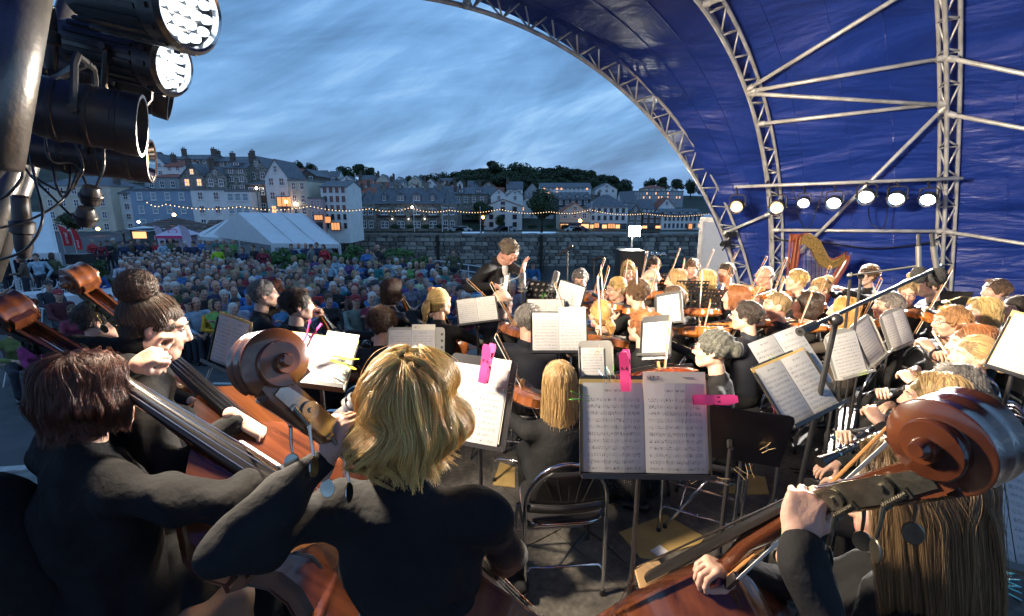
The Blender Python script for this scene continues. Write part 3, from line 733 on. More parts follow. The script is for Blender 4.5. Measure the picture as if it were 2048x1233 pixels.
                dx = side*.03
                wz.tube([(x+side*.004, hy, z-.022), (x+side*.008, hy-.02, z-.05), (x+side*.01, hy-.035, z-.075)], [.0042, .0035, .003], 8)
                obj('worm_shaft', wz, gears, root, smooth=40)
                ky = MB(); Mk = Matrix.Translation((x+side*.011, hy-.05, z-.093))@Matrix.Rotation(-.65, 4, 'X')@Matrix.Rotation(.5*side, 4, 'Z')
                ky.lathe([(.0001, -.0018), (.018, -.0018), (.0195, 0), (.018, .0018), (.0001, .0018)], 20, 0, Mk@Matrix.Rotation(PI/2, 4, 'Y')@Matrix.Diagonal((1.15, .85, 1, 1)))
                obj('tuning_key', ky, gears, root, smooth=40)
    else:
        for j in range(4):
            t = .2+.2*j; side = 1 if j % 2 else -1; z = zt+bx*t; y = yb+lean*t; pg = MB(); e = hw*2.1
            pg.tube([(-side*hw, y, z), (side*e, y, z), (side*e*1.02, y, z), (side*e*1.35, y, z)], [hw*.16, hw*.2, hw*.5, hw*.42], 8)
            obj('peg', pg, M_EB, root, smooth=40)
    if kind in ('violin', 'viola'):
        cr = MB(); cr.prism([(-.05, .0), (.0, -.006), (.02, .02), (.015, .045), (-.03, .05), (-.06, .03)], rib/2+.005, rib/2+.022, 0, Matrix(((1, 0, 0, 0), (0, 0, 1, 0), (0, 1, 0, 0), (0, 0, 0, 1))))
        obj('chin_rest', cr, M_EB, root)
    else:
        ep = MB(); ep.tube([(0, 0, .02), (0, 0, -D['L']*.22)], .006, 6); obj('endpin', ep, M_CHROME, root)
    return root
def bow(label, M, L_=.74, group=None):
    "frog at origin, +Z to the tip, hair on +Y side"
    root = thing('bow', label, 'bow', group=group, M=M); mb = MB()
    mb.tube([(0, 0, 0), (0, .004, .25*L_), (0, .007, .5*L_), (0, .003, .8*L_), (0, -.001, L_)], [.0048, .0045, .004, .0035, .003], 6)
    mb.tube([(0, -.001, L_), (0, .022, L_-.012)], [.004, .0025], 5); obj('stick', mb, M_BOWW, root, smooth=50)
    f = MB(); f.box(-.006, .003, .0, .006, .024, .05); obj('frog', f, M_EB, root)
    h = MB(); h.box(-.0045, .021, .05, .0045, .0225, L_-.012); obj('bow_hair', h, M_HAIRW, root)
    return root
def wind(label, cat, a, b, kind='clarinet', group=None, bell=.03):
    a, b = Vector(a), Vector(b); root = thing(kind, label, cat, group=group, M=frame(a, b-a, (0, 0, 1))); l = (b-a).length; mb = MB()
    if kind == 'flute':
        mb.tube([(0, 0, 0), (0, 0, l)], .0095, 12); body_m = M_BOWW
    else:
        mb.tube([(0, 0, 0), (0, 0, .06), (0, 0, .065), (0, 0, l-.09), (0, 0, l-.03), (0, 0, l)], [.004, .005, .011, .013, .02, bell], 14); body_m = M_EB
    obj('tube_body', mb, body_m, root, smooth=50)
    n = int(l/.032)
    for i in range(2, n-2):
        k = MB(); z = i*.032; a_ = R.uniform(-.6, .6)
        k.lathe([(.0001, .003), (.0065, .003), (.007, .0)], 8, 0, Matrix.Translation((math.sin(a_)*.014, math.cos(a_)*.017, z))@Matrix.Rotation(-PI/2, 4, 'X'))
        k.tube([(math.sin(a_)*.014, .017, z), (.013, .012, z+.022)], .0015, 4)
        obj('key', k, M_NICKEL, root, smooth=40)
    r = MB()
    for s in (-1, 1): r.tube([(s*.012, .011, .09), (s*.012, .012, l-.11)], .0018, 5)
    for z in (.13, l*.5, l-.1): r.tube([(0, 0, z), (0, 0, z+.01)], .0155, 12)
    obj('key_rod', r, M_NICKEL, root)
    return root

# ---------------------------------------------------------------- sheet music, stands, chairs, pegs
def sheet_mat():
    m = bpy.data.materials.new('printed_score'); m.use_nodes = True; t = m.node_tree; b = t.nodes['Principled BSDF']; l_ = t.links.new
    def mth(op, a, b_=None):
        n = t.nodes.new('ShaderNodeMath'); n.operation = op
        for i, v in enumerate((a, b_)):
            if v is None: continue
            if isinstance(v, (int, float)): n.inputs[i].default_value = v
            else: l_(v, n.inputs[i])
        return n.outputs[0]
    uv = t.nodes.new('ShaderNodeTexCoord'); s = t.nodes.new('ShaderNodeSeparateXYZ'); l_(uv.outputs['UV'], s.inputs[0])
    u, v = s.outputs[0], s.outputs[1]; oi = t.nodes.new('ShaderNodeObjectInfo')
    rows = 13; vr = mth('MULTIPLY', v, rows); fr = mth('FRACT', vr); row = mth('FLOOR', vr)
    inband = mth('MULTIPLY', mth('GREATER_THAN', fr, .26), mth('LESS_THAN', fr, .70))
    ln = mth('LESS_THAN', mth('ABSOLUTE', mth('SUBTRACT', mth('FRACT', mth('MULTIPLY', mth('SUBTRACT', fr, .26), 4/.44*1.0)), .5)), .0)
    lines = mth('MULTIPLY', mth('GREATER_THAN', mth('FRACT', mth('ADD', mth('MULTIPLY', mth('SUBTRACT', fr, .26), 4/.44), .07)), .80), inband)
    mar = mth('MULTIPLY', mth('GREATER_THAN', u, .07), mth('LESS_THAN', u, .94)); marv = mth('MULTIPLY', mth('LESS_THAN', v, .845), mth('GREATER_THAN', v, .03))
    cx = t.nodes.new('ShaderNodeCombineXYZ'); l_(mth('MULTIPLY', u, 62), cx.inputs[0]); l_(mth('MULTIPLY', v, 40), cx.inputs[1]); l_(oi.outputs['Random'], cx.inputs[2])
    vo = t.nodes.new('ShaderNodeTexNoise'); vo.inputs['Scale'].default_value = 1.0; vo.inputs['Detail'].default_value = 1; l_(cx.outputs[0], vo.inputs['Vector'])
    cx2 = t.nodes.new('ShaderNodeCombineXYZ'); l_(mth('MULTIPLY', u, 110), cx2.inputs[0]); l_(mth('MULTIPLY', row, 7.3), cx2.inputs[1])
    v2 = t.nodes.new('ShaderNodeTexNoise'); v2.inputs['Scale'].default_value = 1.0; v2.inputs['Detail'].default_value = 0; l_(cx2.outputs[0], v2.inputs['Vector'])
    stems = mth('MULTIPLY', mth('GREATER_THAN', v2.outputs['Fac'], .66), mth('MULTIPLY', mth('GREATER_THAN', fr, .30), mth('LESS_THAN', fr, .80)))
    notes = mth('MULTIPLY', mth('GREATER_THAN', vo.outputs['Fac'], .64), mth('MULTIPLY', mth('GREATER_THAN', fr, .2), mth('LESS_THAN', fr, .78)))
    ink = mth('MULTIPLY', mth('MULTIPLY', mth('MINIMUM', mth('ADD', mth('ADD', mth('MULTIPLY', lines, .5), mth('MULTIPLY', stems, .55)), mth('MULTIPLY', notes, .9)), 1), mar), marv)
    ti = mth('MULTIPLY', mth('MULTIPLY', mth('GREATER_THAN', v, .90), mth('LESS_THAN', v, .925)), mth('LESS_THAN', mth('ABSOLUTE', mth('SUBTRACT', u, .5)), .16))
    nzt = mth('GREATER_THAN', v2.outputs['Fac'], .5); ti = mth('MULTIPLY', mth('MULTIPLY', ti, nzt), .6)
    ink = mth('MAXIMUM', ink, ti)
    mx = t.nodes.new('ShaderNodeMix'); mx.data_type = 'RGBA'; l_(ink, mx.inputs[0]); mx.inputs[6].default_value = (.43, .42, .41, 1); mx.inputs[7].default_value = (.05, .05, .06, 1)
    l_(mx.outputs[2], b.inputs['Base Color']); b.inputs['Roughness'].default_value = .7
    return m
M_SCORE = sheet_mat(); M_PAPER = mat('paper_cream', (.62, .58, .46), .7); M_WPAPER = mat('paper_white', (.72, .71, .7), .7); M_MANILA = mat('manila_paper', (.52, .35, .12), .7, noise=.15, nscale=8)
M_INK = mat('ink', (.03, .03, .035), .6)
def text(s, size, M, parent, m=None, name='lettering', align='LEFT', ext=0.0003):
    c = bpy.data.curves.new(name, 'FONT'); c.body = s; c.size = size; c.align_x = align; c.extrude = ext; c.resolution_u = 2; c.materials.append(m or M_INK)
    t = bpy.data.objects.new(name, c); me = bpy.data.meshes.new_from_object(t); bpy.data.objects.remove(t); bpy.data.curves.remove(c)
    return put(bpy.data.objects.new(name, me), parent, M)
def page(w_, h_, x0, z0, y, parent, m=None, name='page', curl=.006, tilt=0, uv=True):
    "one page as a slightly curled sheet, in the stand frame (X right, Z up the desk, -Y towards the reader)"
    mb = MB(); n = 6; k = 2; c, s_ = math.cos(tilt), math.sin(tilt)
    for i in range(n):
        q = []
        for (a, b) in ((i/n, 0), ((i+1)/n, 0), ((i+1)/n, 1), (i/n, 1)):
            xx = a*w_; zz = b*h_; yy = y-curl*math.sin(a*PI)-curl*.6*b*abs(a-.5)
            q.append(Vector((x0+xx*c-zz*s_, yy, z0+xx*s_+zz*c)))
        if uv: mb.uv[len(mb.f)] = [(i/n, 0), ((i+1)/n, 0), ((i+1)/n, 1), (i/n, 1)]
        mb.add(q, [(0, 1, 2, 3)])
    return obj(name, mb, m or M_SCORE, parent, smooth=True)
PINK = mat('plastic_pink', (.58, .05, .19), .3, spec=.5, trans=.0); GREEN = mat('plastic_green', (.12, .50, .06), .35); LIME = mat('plastic_lime', (.38, .55, .03), .35)
TEAL = mat('plastic_teal', (.01, .22, .32), .35); CYAN = mat('plastic_cyan', (.05, .4, .55), .35); WOODP = mat('peg_wood', (.55, .38, .17), .6); BLUEP = mat('plastic_blue', (.03, .12, .45), .35); REDP = mat('plastic_red', (.5, .03, .03), .35)
def peg(label, M, m, L_=.12, big=True, group=None):
    "clothes peg: origin at the gripping end, +Z along it"
    root = thing('clothes_peg', label, 'clothes peg', M=M, group=group)
    w_ = L_*(.11 if big else .055)
    for s in (-1, 1):
        mb = MB(); n = 10; vs = []
        for i in range(n+1):
            t = i/n; y = s*(.004+L_*(.02+.03*math.sin(min(1, t*1.9)*PI)*(t < .53)+(.22*(t-.45) if t > .45 else 0))); z = L_*t; th = L_*.03; ww = w_*(1 if t < .93 else .7)
            for (x, yy) in ((-ww, y), (ww, y), (ww, y+s*th), (-ww, y+s*th)): vs.append(Vector((x, yy, z)))
        fs = [(i*4+j, i*4+(j+1) % 4, (i+1)*4+(j+1) % 4, (i+1)*4+j) for i in range(n) for j in range(4)]+[(3, 2, 1, 0), (n*4, n*4+1, n*4+2, n*4+3)]
        mb.add(vs, fs)
        jw = obj('jaw', mb, m, root, smooth=30)
        if big and L_ > .1:
            for x in (-.5, .5): obj('slot', MB().box(x*w_-.0022, s*(.036*L_*2.4+.0005)-.001, L_*.55, x*w_+.0022, s*(.036*L_*2.4)+s*.004, L_*.78), M_EB, jw)
    sp = MB()
    for x in (-.5, 0, .5): sp.tube([(x*w_, -L_*.07, L_*.5), (x*w_, L_*.07, L_*.47)], L_*.008, 5)
    sp.tube([(-w_*1.05, 0, L_*.48), (w_*1.05, 0, L_*.48)], L_*.03, 8); obj('spring', sp, M_CHROME, root)
    return root
def stand(label, c, face, w_=.48, h_=.34, tilt=25, holed=False, hscale=1.0, roll=0, m=None, round_=False, group=None, legs=True, pole=True):
    """c: centre of the desk; face: the direction the desk faces (towards its reader), horizontal"""
    m = m or M_SATIN; face = Vector(face).normalized(); f3 = face*math.cos(math.radians(tilt))+Vector((0, 0, 1))*math.sin(math.radians(tilt))
    upv = Vector((0, 0, 1))*math.cos(math.radians(tilt))-face*math.sin(math.radians(tilt))
    if roll: upv = Matrix.Rotation(math.radians(roll), 3, f3)@upv
    DM = frame(Vector(c), upv, -f3)          # local: X right for the reader?, Z up the desk, -Y to the reader
    base = Vector((c[0], c[1], 0))-face*.03
    root = thing('music_stand', label, 'music stand', loc=base, group=group)
    D0 = Matrix.Translation(-base)@DM
    d = MB()
    if holed:
        nx, nz = 9, 5; cw, chh = w_/nx, h_/nz
        for i in range(nx):
            for j in range(nz):
                x0, z0 = -w_/2+i*cw, -h_/2+j*chh; xc, zc = x0+cw/2, z0+chh/2; r = min(cw, chh)*.32
                sq = [(xc+math.cos(a)*cw/2*1.0/max(abs(math.cos(a)), abs(math.sin(a))), zc+math.sin(a)*chh/2/max(abs(math.cos(a)), abs(math.sin(a)))) for a in [PI/4+k*PI/4 for k in range(8)]]
                ci = [(xc+math.cos(a)*r, zc+math.sin(a)*r) for a in [PI/4+k*PI/4 for k in range(8)]]
                d.add([Vector((x, 0, z)) for x, z in sq+ci]+[Vector((x, .002, z)) for x, z in sq+ci], [(k, (k+1) % 8, 8+(k+1) % 8, 8+k) for k in range(8)]+[(16+k, 24+k, 24+(k+1) % 8, 16+(k+1) % 8) for k in range(8)])
    elif round_:
        pts = [(-w_/2, -h_/2), (w_/2, -h_/2), (w_/2, h_*.32), (w_*.42, h_*.42), (w_*.2, h_*.5), (-w_*.2, h_*.5), (-w_*.42, h_*.42), (-w_/2, h_*.32)]
        d.prism([(x, -z) for x, z in pts], 0, .003, 0, Matrix(((1, 0, 0, 0), (0, 0, 1, 0), (0, -1, 0, 0), (0, 0, 0, 1))))
    else:
        c_ = .02; pts = [(-w_/2, -h_/2), (w_/2, -h_/2), (w_/2, h_/2-c_), (w_/2-c_*.3, h_/2-c_*.3), (w_/2-c_, h_/2), (-w_/2+c_, h_/2), (-w_/2+c_*.3, h_/2-c_*.3), (-w_/2, h_/2-c_)]
        d.prism([(x, -z) for x, z in pts], 0, .003, 0, Matrix(((1, 0, 0, 0), (0, 0, 1, 0), (0, -1, 0, 0), (0, 0, 0, 1))))
        for s in (-1, 1): d.box(s*w_/2-.002, -.012, -h_/2, s*w_/2+.002, .003, h_/2-.03)
    obj('desk', d, m, root, M=D0)
    lp = MB(); lp.box(-w_/2, -.05, -h_/2-.003, w_/2, .002, -h_/2); lp.box(-w_/2, -.053, -h_/2-.003, w_/2, -.05, -h_/2+.014); obj('lip', lp, m, root, M=D0)
    if pole:
        p = MB(); top = D0@Vector((0, .03, -h_*.1)); p.tube([(0, 0, .1), (0, 0, top.z*.55)], .0125, 10); p.tube([(0, 0, top.z*.5), (0, 0, top.z)], .009, 10); p.tube([(0, 0, top.z*.5-.03), (0, 0, top.z*.5+.04)], .017, 10)
        p.tube([(0, 0, top.z), top, D0@Vector((0, .004, -h_*.1))], .011, 6); obj('pole', p, M_BLK, root, smooth=40)
        kn = MB(); kn.tube([(0, 0, top.z*.5), (.03, 0, top.z*.5), (.035, 0, top.z*.5), (.045, 0, top.z*.5)], [.005, .005, .012, .012], 10); obj('knob', kn, M_CHROME, root, smooth=40)
    if legs:
        a0 = R.uniform(0, 2)
        for k in range(3):
            a = a0+k*2*PI/3; lg = MB(); e = (math.cos(a)*.25, math.sin(a)*.25, .012)
            lg.tube([(0, 0, .16), (math.cos(a)*.1, math.sin(a)*.1, .115), e], [.01, .009, .008], 6); obj('leg', lg, M_BLK, root, smooth=40)
    return root, DM
def score(label, DM, w_=.44, h_=.30, x0=None, z0=-.165, y=-.006, pages=2, folder=None, settxt=None, group=None, tilt=0, back=True, txt2=None):
    root = thing('sheet_music', label, 'sheet music', group=group, M=DM)
    x0 = -w_/2 if x0 is None else x0; pw = w_/pages
    if folder: 
        f = MB(); f.box(x0-.012, -.003, z0, x0+w_+.008, -.0005, z0+h_+.012); obj('folder', f, folder, root)
    if settxt:
        s0 = MB(); xs = x0+w_*.5; s0.box(xs, -.0045, z0+.01, x0+w_+.004, -.0035, z0+h_+.04); st = obj('set_list', s0, M_PAPER, root)
        text('SET 2', .019, Matrix.Translation((xs+.012, -.0055, z0+h_+.012))@Matrix.Rotation(PI/2, 4, 'X'), st)
        if txt2: text(txt2, .008, Matrix.Translation((x0+w_-.075, -.0055, z0+h_+.018))@Matrix.Rotation(PI/2, 4, 'X'), st)
    for i in range(pages): page(pw-.002, h_, x0+i*pw, z0, y-.001*i, root, tilt=tilt)
    return root
M_DOT = None
def seat_fabric():
    m = bpy.data.materials.new('dotted_fabric'); m.use_nodes = True; t = m.node_tree; b = t.nodes['Principled BSDF']; l_ = t.links.new
    tc = t.nodes.new('ShaderNodeTexCoord'); v = t.nodes.new('ShaderNodeTexVoronoi'); v.inputs['Scale'].default_value = 26; v.inputs['Randomness'].default_value = 0; l_(tc.outputs['Object'], v.inputs[0])
    r = t.nodes.new('ShaderNodeValToRGB'); r.color_ramp.interpolation = 'CONSTANT'; l_(v.outputs['Distance'], r.inputs[0]); e = r.color_ramp.elements; e[0].color = (.5, .42, .34, 1); e[1].position = .13; e[1].color = (.012, .011, .012, 1)
    l_(r.outputs[0], b.inputs['Base Color']); b.inputs['Roughness'].default_value = .9; return m
M_DOT = seat_fabric(); M_PBLK = mat('plastic_black', (.012, .012, .013), .3, spec=.5)
def round_chair(label, M, group='folding chairs on the stage'):
    "folding chair with a round chromed back; sitter faces +Y"
    root = thing('folding_chair', label, 'chair', M=M, group=group)
    fr = MB(); w_ = .215
    arc = [(-w_, -.2-.0, .02), (-w_, -.2, .45)]+[(-w_*math.cos(a)*1.0, -.2-.04*math.sin(a), .58+.25*math.sin(a)) for a in np.linspace(0, PI, 15)]+[(w_, -.2, .45), (w_, -.2, .02)]
    fr.tube([Vector((p[0], p[1]-.0*p[2], p[2])) for p in arc], .0115, 8); obj('back_frame', fr, M_CHROME, root, smooth=60)
    f2 = MB(); f2.tube([(-w_-.02, .24, .02), (-w_-.02, .0, .45), (-w_+.02, -.06, .47), (w_-.02, -.06, .47), (w_+.02, .0, .45), (w_+.02, .24, .02)], .0105, 8); obj('leg_frame', f2, M_CHROME, root, smooth=60)
    st = MB(); st.tube([(-w_, -.2, .17), (-w_+.03, -.2, .2), (w_-.03, -.2, .2), (w_, -.2, .17)], .007, 6); obj('stretcher', st, M_CHROME, root, smooth=60)
    st = MB(); st.tube([(-w_-.02, .16, .16), (w_+.02, .16, .16)], .007, 6); obj('stretcher', st, M_CHROME, root, smooth=60)
    se = MB(); n = 16
    pts = [((.21-.0*0)*(abs(math.cos(a))**.45)*math.copysign(1, math.cos(a)), .0+.2*(abs(math.sin(a))**.45)*math.copysign(1, math.sin(a))) for a in np.linspace(0, 2*PI, 28, endpoint=False)]
    se.prism(pts, .455, .485); obj('seat', se, M_DOT, root)
    rim = MB(); rim.tube([(x*1.02, y*1.02, .462) for x, y in pts+pts[:1]], .009, 6); obj('seat_rim', rim, M_CHROME, root, smooth=60)
    bk = MB(); R_ = 14; vs = []
    for j, zz in enumerate(np.linspace(.6, .80, 8)):
        hw = .20*math.sqrt(max(.02, 1-((zz-.58)/.245)**2))
        for i in range(13): x = -hw+2*hw*i/12; vs.append(Vector((x, -.205-.035*math.sin(max(0, (zz-.58)/.25)*PI/2)-.03*(1-(x/.2)**2), zz)))
    fs = [(j*13+i, j*13+i+1, (j+1)*13+i+1, (j+1)*13+i) for j in range(7) for i in range(12)]
    bk.add(vs, fs); bo = obj('backrest', bk, M_PBLK, root, smooth=True); sd = bo.modifiers.new('s', 'SOLIDIFY'); sd.thickness = .006
    for i in (-2, -1, 0, 1, 2):
        rb_ = MB(); rb_.tube([(i*.035, -.252, .62), (i*.062, -.262, .76)], .0035, 4); obj('backrest_rib', rb_, M_PBLK, bo)
    bd = MB(); vs = []
    for zz in (.545, .59):
        for i in range(13): x = -.205+.41*i/12; vs.append(Vector((x, -.205-.032*(1-(x/.205)**2), zz)))
    bd.add(vs, [(i, i+1, 14+i, 13+i) for i in range(12)]); b2 = obj('back_band', bd, M_SATIN, root, smooth=True); sd = b2.modifiers.new('s', 'SOLIDIFY'); sd.thickness = .004
    for x, y in ((-w_, -.2), (w_, -.2), (-w_-.02, .24), (w_+.02, .24)):
        ft = MB(); ft.tube([(x, y, 0), (x, y, .035)], .015, 8); obj('rubber_foot', ft, M_PBLK, root)
    return root
# ---------------------------------------------------------------- ground, water, stage
GZ = -1.5
def arch_pt(v, t):
    fx, fy, ang, tilt, a, b = v
    u = Vector((-math.cos(ang), -math.sin(ang), 0)); n = Vector((-math.sin(ang), math.cos(ang), 0)); w_ = Vector((0, 0, math.cos(tilt)))+n*math.sin(tilt)
    return Vector((fx, fy, 0))+u*a*(1-math.cos(t))+w_*b*math.sin(t)
A1 = [4.379, 8.533, .713, .265, 5.17, 4.416]; A2 = [4.827, 8.569, .798, .014, 5.009, 4.409]; A3 = [6.892, 7.326, .775, .092, 4.992, 5.027]; A4 = [9.0, 5.7, .76, .1, 5.1, 5.1]
# quay surface, its edge towards the basin
def GR(Y): return GZ-.02*max(0, Y-11)
def PG(px, py, h=0):
    v = PH(px, py, GZ+h)
    for _ in range(12): v = PH(px, py, GR(v.y)+h)
    return v
def clip(poly, f):
    out = []
    for i in range(len(poly)):
        a, b = poly[i-1], poly[i]; fa, fb_ = f(a), f(b)
        if (fa >= 0) != (fb_ >= 0): t_ = fa/(fa-fb_); out.append((a[0]+(b[0]-a[0])*t_, a[1]+(b[1]-a[1])*t_))
        if fb_ >= 0: out.append(b)
    return out
quay = [(-120, -12), (14, -12), (14, 17), (7, 19.5), (2.2, 21.5), (-2.6, 27), (-7, 28.6), (-10.6, 29.6), (-23.5, 60), (-44, 109), (-120, 109)]
M_ASPH = mat('asphalt', (.062, .066, .072), .8, noise=.3, nscale=3, bump=.35, bscale=70, detail=8)
mb = MB()
for q in (clip(quay, lambda p: 11-p[1]), clip(quay, lambda p: p[1]-11)): mb.add([(x, y, GR(y)) for x, y in q], [tuple(range(len(q)))])
n = len(quay); mb.add([(x, y, GR(y)) for x, y in quay]+[(x, y, -13) for x, y in quay], [(i, n+i, n+(i+1) % n, (i+1) % n) for i in range(n)])
obj('quay_ground', mb, M_ASPH)['kind'] = 'structure'
M_LINE = mat('road_paint', (.55, .56, .56), .7, noise=.4, nscale=30)
for i, (a, b) in enumerate((((425, 767), (485, 768)), ((395, 829), (520, 765)), ((455, 790), (505, 812)))):
    p, q = PH(*a, GZ+.004), PH(*b, GZ+.004); d = (q-p).normalized(); n = Vector((-d.y, d.x, 0))*.05; mk = MB()
    mk.quad(p-n, q-n, q+n, p+n); tag(obj('road_marking', mk, M_LINE), kind='structure')
# pale concrete strip bottom left
p = [PH(0, 945, GZ+.004), PH(62, 935, GZ+.004), PH(250, 925, GZ+.004), PH(250, 1180, GZ+.004), PH(0, 1210, GZ+.004), PH(-300, 1250, GZ+.004), PH(-300, 965, GZ+.004)]
mk = MB(); mk.add(p, [tuple(range(7))][::1]); tag(obj('concrete_paving', mk, mat('concrete', (.17, .18, .18), .85, noise=.35, nscale=4, bump=.3, bscale=40, detail=8)), kind='structure')
kb = MB(); a, b = PH(-250, 962, GZ), PH(240, 924, GZ); d = (b-a).normalized(); n = Vector((-d.y, d.x, 0))*.07
kb.add([a-n, b-n, b+n, a+n]+[x+Vector((0, 0, .03)) for x in (a-n, b-n, b+n, a+n)], [(4, 5, 6, 7), (0, 1, 5, 4), (1, 2, 6, 5), (2, 3, 7, 6), (3, 0, 4, 7)]); tag(obj('kerb', kb, mat('kerb_stone', (.42, .42, .42), .8, noise=.3, nscale=10)), kind='structure')
wt = bpy.data.materials.new('harbour_water'); wt.use_nodes = True; b_ = wt.node_tree.nodes['Principled BSDF']; b_.inputs['Base Color'].default_value = (.012, .022, .03, 1); b_.inputs['Roughness'].default_value = .12
nz = wt.node_tree.nodes.new('ShaderNodeTexNoise'); nz.inputs['Scale'].default_value = 1.6; nz.inputs['Detail'].default_value = 5; nz.inputs['Distortion'].default_value = .4
tcn = wt.node_tree.nodes.new('ShaderNodeTexCoord'); bp = wt.node_tree.nodes.new('ShaderNodeBump'); bp.inputs['Strength'].default_value = .6; bp.inputs['Distance'].default_value = .35
wt.node_tree.links.new(tcn.outputs['Object'], nz.inputs[0]); wt.node_tree.links.new(nz.outputs['Fac'], bp.inputs['Height']); wt.node_tree.links.new(bp.outputs[0], b_.inputs['Normal'])
tag(obj('water', MB().quad((-120, -40, -11.9), (220, -40, -11.9), (220, 112, -11.9), (-120, 112, -11.9)), wt), kind='structure')
# stage: frame and floor panels
SE = [(-2.75, -1.6), (9.5, -1.6), (9.5, 7.2), (6.5, 9.0), (4.6, 10.0), (2.5, 9.0), (-.8, 6.9), (-2.75, 4.4)]
mb = MB(); mb.prism(SE, GZ, -.02); tag(obj('stage_base', mb, mat('stage_skirt', (.012, .012, .013), .9, bump=.3, bscale=30)), kind='structure')
fl = bpy.data.materials.new('stage_ply'); fl.use_nodes = True; t = fl.node_tree; b_ = t.nodes['Principled BSDF']; l_ = t.links.new
tcn = t.nodes.new('ShaderNodeTexCoord'); geo = t.nodes.new('ShaderNodeNewGeometry')
n1 = t.nodes.new('ShaderNodeTexNoise'); n1.inputs['Scale'].default_value = 2.2; n1.inputs['Detail'].default_value = 10; n1.inputs['Roughness'].default_value = .7; l_(geo.outputs['Position'], n1.inputs[0])
r1 = t.nodes.new('ShaderNodeValToRGB'); l_(n1.outputs['Fac'], r1.inputs[0]); e = r1.color_ramp.elements; e[0].position = .35; e[0].color = (.04, .038, .035, 1); e[1].position = .72; e[1].color = (.20, .185, .16, 1)
n2 = t.nodes.new('ShaderNodeTexNoise'); n2.inputs['Scale'].default_value = 28; n2.inputs['Detail'].default_value = 6; l_(geo.outputs['Position'], n2.inputs[0])
r2 = t.nodes.new('ShaderNodeValToRGB'); l_(n2.outputs['Fac'], r2.inputs[0]); e = r2.color_ramp.elements; e[0].position = .3; e[0].color = (.6, .6, .6, 1); e[1].position = .7; e[1].color = (1.3, 1.25, 1.2, 1)
mx = t.nodes.new('ShaderNodeMix'); mx.data_type = 'RGBA'; mx.blend_type = 'MULTIPLY'; mx.inputs[0].default_value = 1; l_(r1.outputs[0], mx.inputs[6]); l_(r2.outputs[0], mx.inputs[7]); l_(mx.outputs[2], b_.inputs['Base Color'])
rr = t.nodes.new('ShaderNodeMapRange'); l_(n1.outputs['Fac'], rr.inputs[0]); rr.inputs[3].default_value = .38; rr.inputs[4].default_value = .75; l_(rr.outputs[0], b_.inputs['Roughness'])
bp = t.nodes.new('ShaderNodeBump'); bp.inputs['Strength'].default_value = .25; bp.inputs['Distance'].default_value = .01; l_(n2.outputs['Fac'], bp.inputs['Height']); l_(bp.outputs[0], b_.inputs['Normal'])
fb = thing('stage_floor', None, None); fb['kind'] = 'structure'
th = .62; cu, su = math.cos(th), math.sin(th); edges = [(SE[i], SE[(i+1) % len(SE)]) for i in range(len(SE))]
M_EDGE = mat('panel_edge_aluminium', (.30, .27, .22), .5, metal=.6, noise=.5, nscale=30)
for i in range(-8, 14):
    for j in range(-10, 14):
        x0, y0 = i*1.22, j*2.44/2; g_ = .004
        pl = [(x0+g_, y0+g_), (x0+1.22-g_, y0+g_), (x0+1.22-g_, y0+1.22-g_), (x0+g_, y0+1.22-g_)]
        pl = [(x*cu-y*su, x*su+y*cu+1) for x, y in pl]
        for (a, b) in edges:
            pl = clip(pl, lambda p, a=a, b=b: (b[0]-a[0])*(p[1]-a[1])-(b[1]-a[1])*(p[0]-a[0])) if pl else pl
        if len(pl) < 3: continue
        pm = MB(); pm.prism(pl, -.018, 0, 0); po = obj('floor_panel', pm, fl, fb)
        rim = MB(); k = len(pl); c0 = (sum(p[0] for p in pl)/k, sum(p[1] for p in pl)/k)
        for q in range(k):
            a, b = Vector((*pl[q], .0006)), Vector((*pl[(q+1) % k], .0006)); d = (b-a)
            if d.length < .3: continue
            n = Vector((-d.y, d.x, 0)).normalized()*.006; rim.quad(a, b, b+n, a+n)
        if rim.f: obj('panel_edge', rim, M_EDGE, po)

# ---------------------------------------------------------------- roof arches, struts, blue skin
M_ALU = mat('scaffold_aluminium', (.70, .68, .64), .42, metal=.35, noise=.35, nscale=6, bump=.15, bscale=30)
def truss(pts, name, label, gap=.26, r=.024, seg=None, side=None):
    root = thing(name, label, 'truss arch'); n = len(pts); T_ = []
    for i in range(n):
        t = (pts[min(i+1, n-1)]-pts[max(0, i-1)]).normalized(); T_.append(t)
    cen = sum(pts, Vector())/n; ch = [[], [], []]
    for p, t in zip(pts, T_):
        o_ = (side-t*side.dot(t)).normalized(); up = t.cross(o_).normalized()
        if up.dot(p-cen) < 0: up = -up
        ch[0].append(p); ch[1].append(p+up*gap+o_*gap*.5); ch[2].append(p+up*gap-o_*gap*.5)
    for k, c in enumerate(ch): obj('chord', MB().tube(c, r if k else r*1.1, 8), M_ALU, root, smooth=True)
    k = 0
    for i in range(0, n-2, 2):
        for a, b in ((ch[0][i], ch[1][i+1]), (ch[1][i+1], ch[0][i+2]), (ch[0][i], ch[2][i+1]), (ch[2][i+1], ch[0][i+2]), (ch[1][i+1], ch[2][i+1])):
            obj('lattice_bar', MB().tube([a, b], r*.5, 6), M_ALU, root, smooth=True)
    return root
TS = lambda a, b, n: [a+(b-a)*i/(n-1) for i in range(n)]
nrm = lambda v: Vector((-math.sin(v[2]), math.cos(v[2]), 0))
p1 = [arch_pt(A1, t) for t in TS(0, 1.95, 47)]
truss(p1, 'front_arch', 'curved aluminium lattice arch framing the open front of the stage', side=nrm(A1), gap=.24)
truss([arch_pt(A2, t) for t in TS(0, 1.85, 41)], 'middle_arch', 'curved lattice arch between the front opening and the lamp bar', side=nrm(A2), gap=.2)
truss([arch_pt(A3, t) for t in TS(0, 2.0, 45)], 'rear_arch', 'upright lattice arch at the right end of the lamp bar', side=nrm(A3), gap=.2)
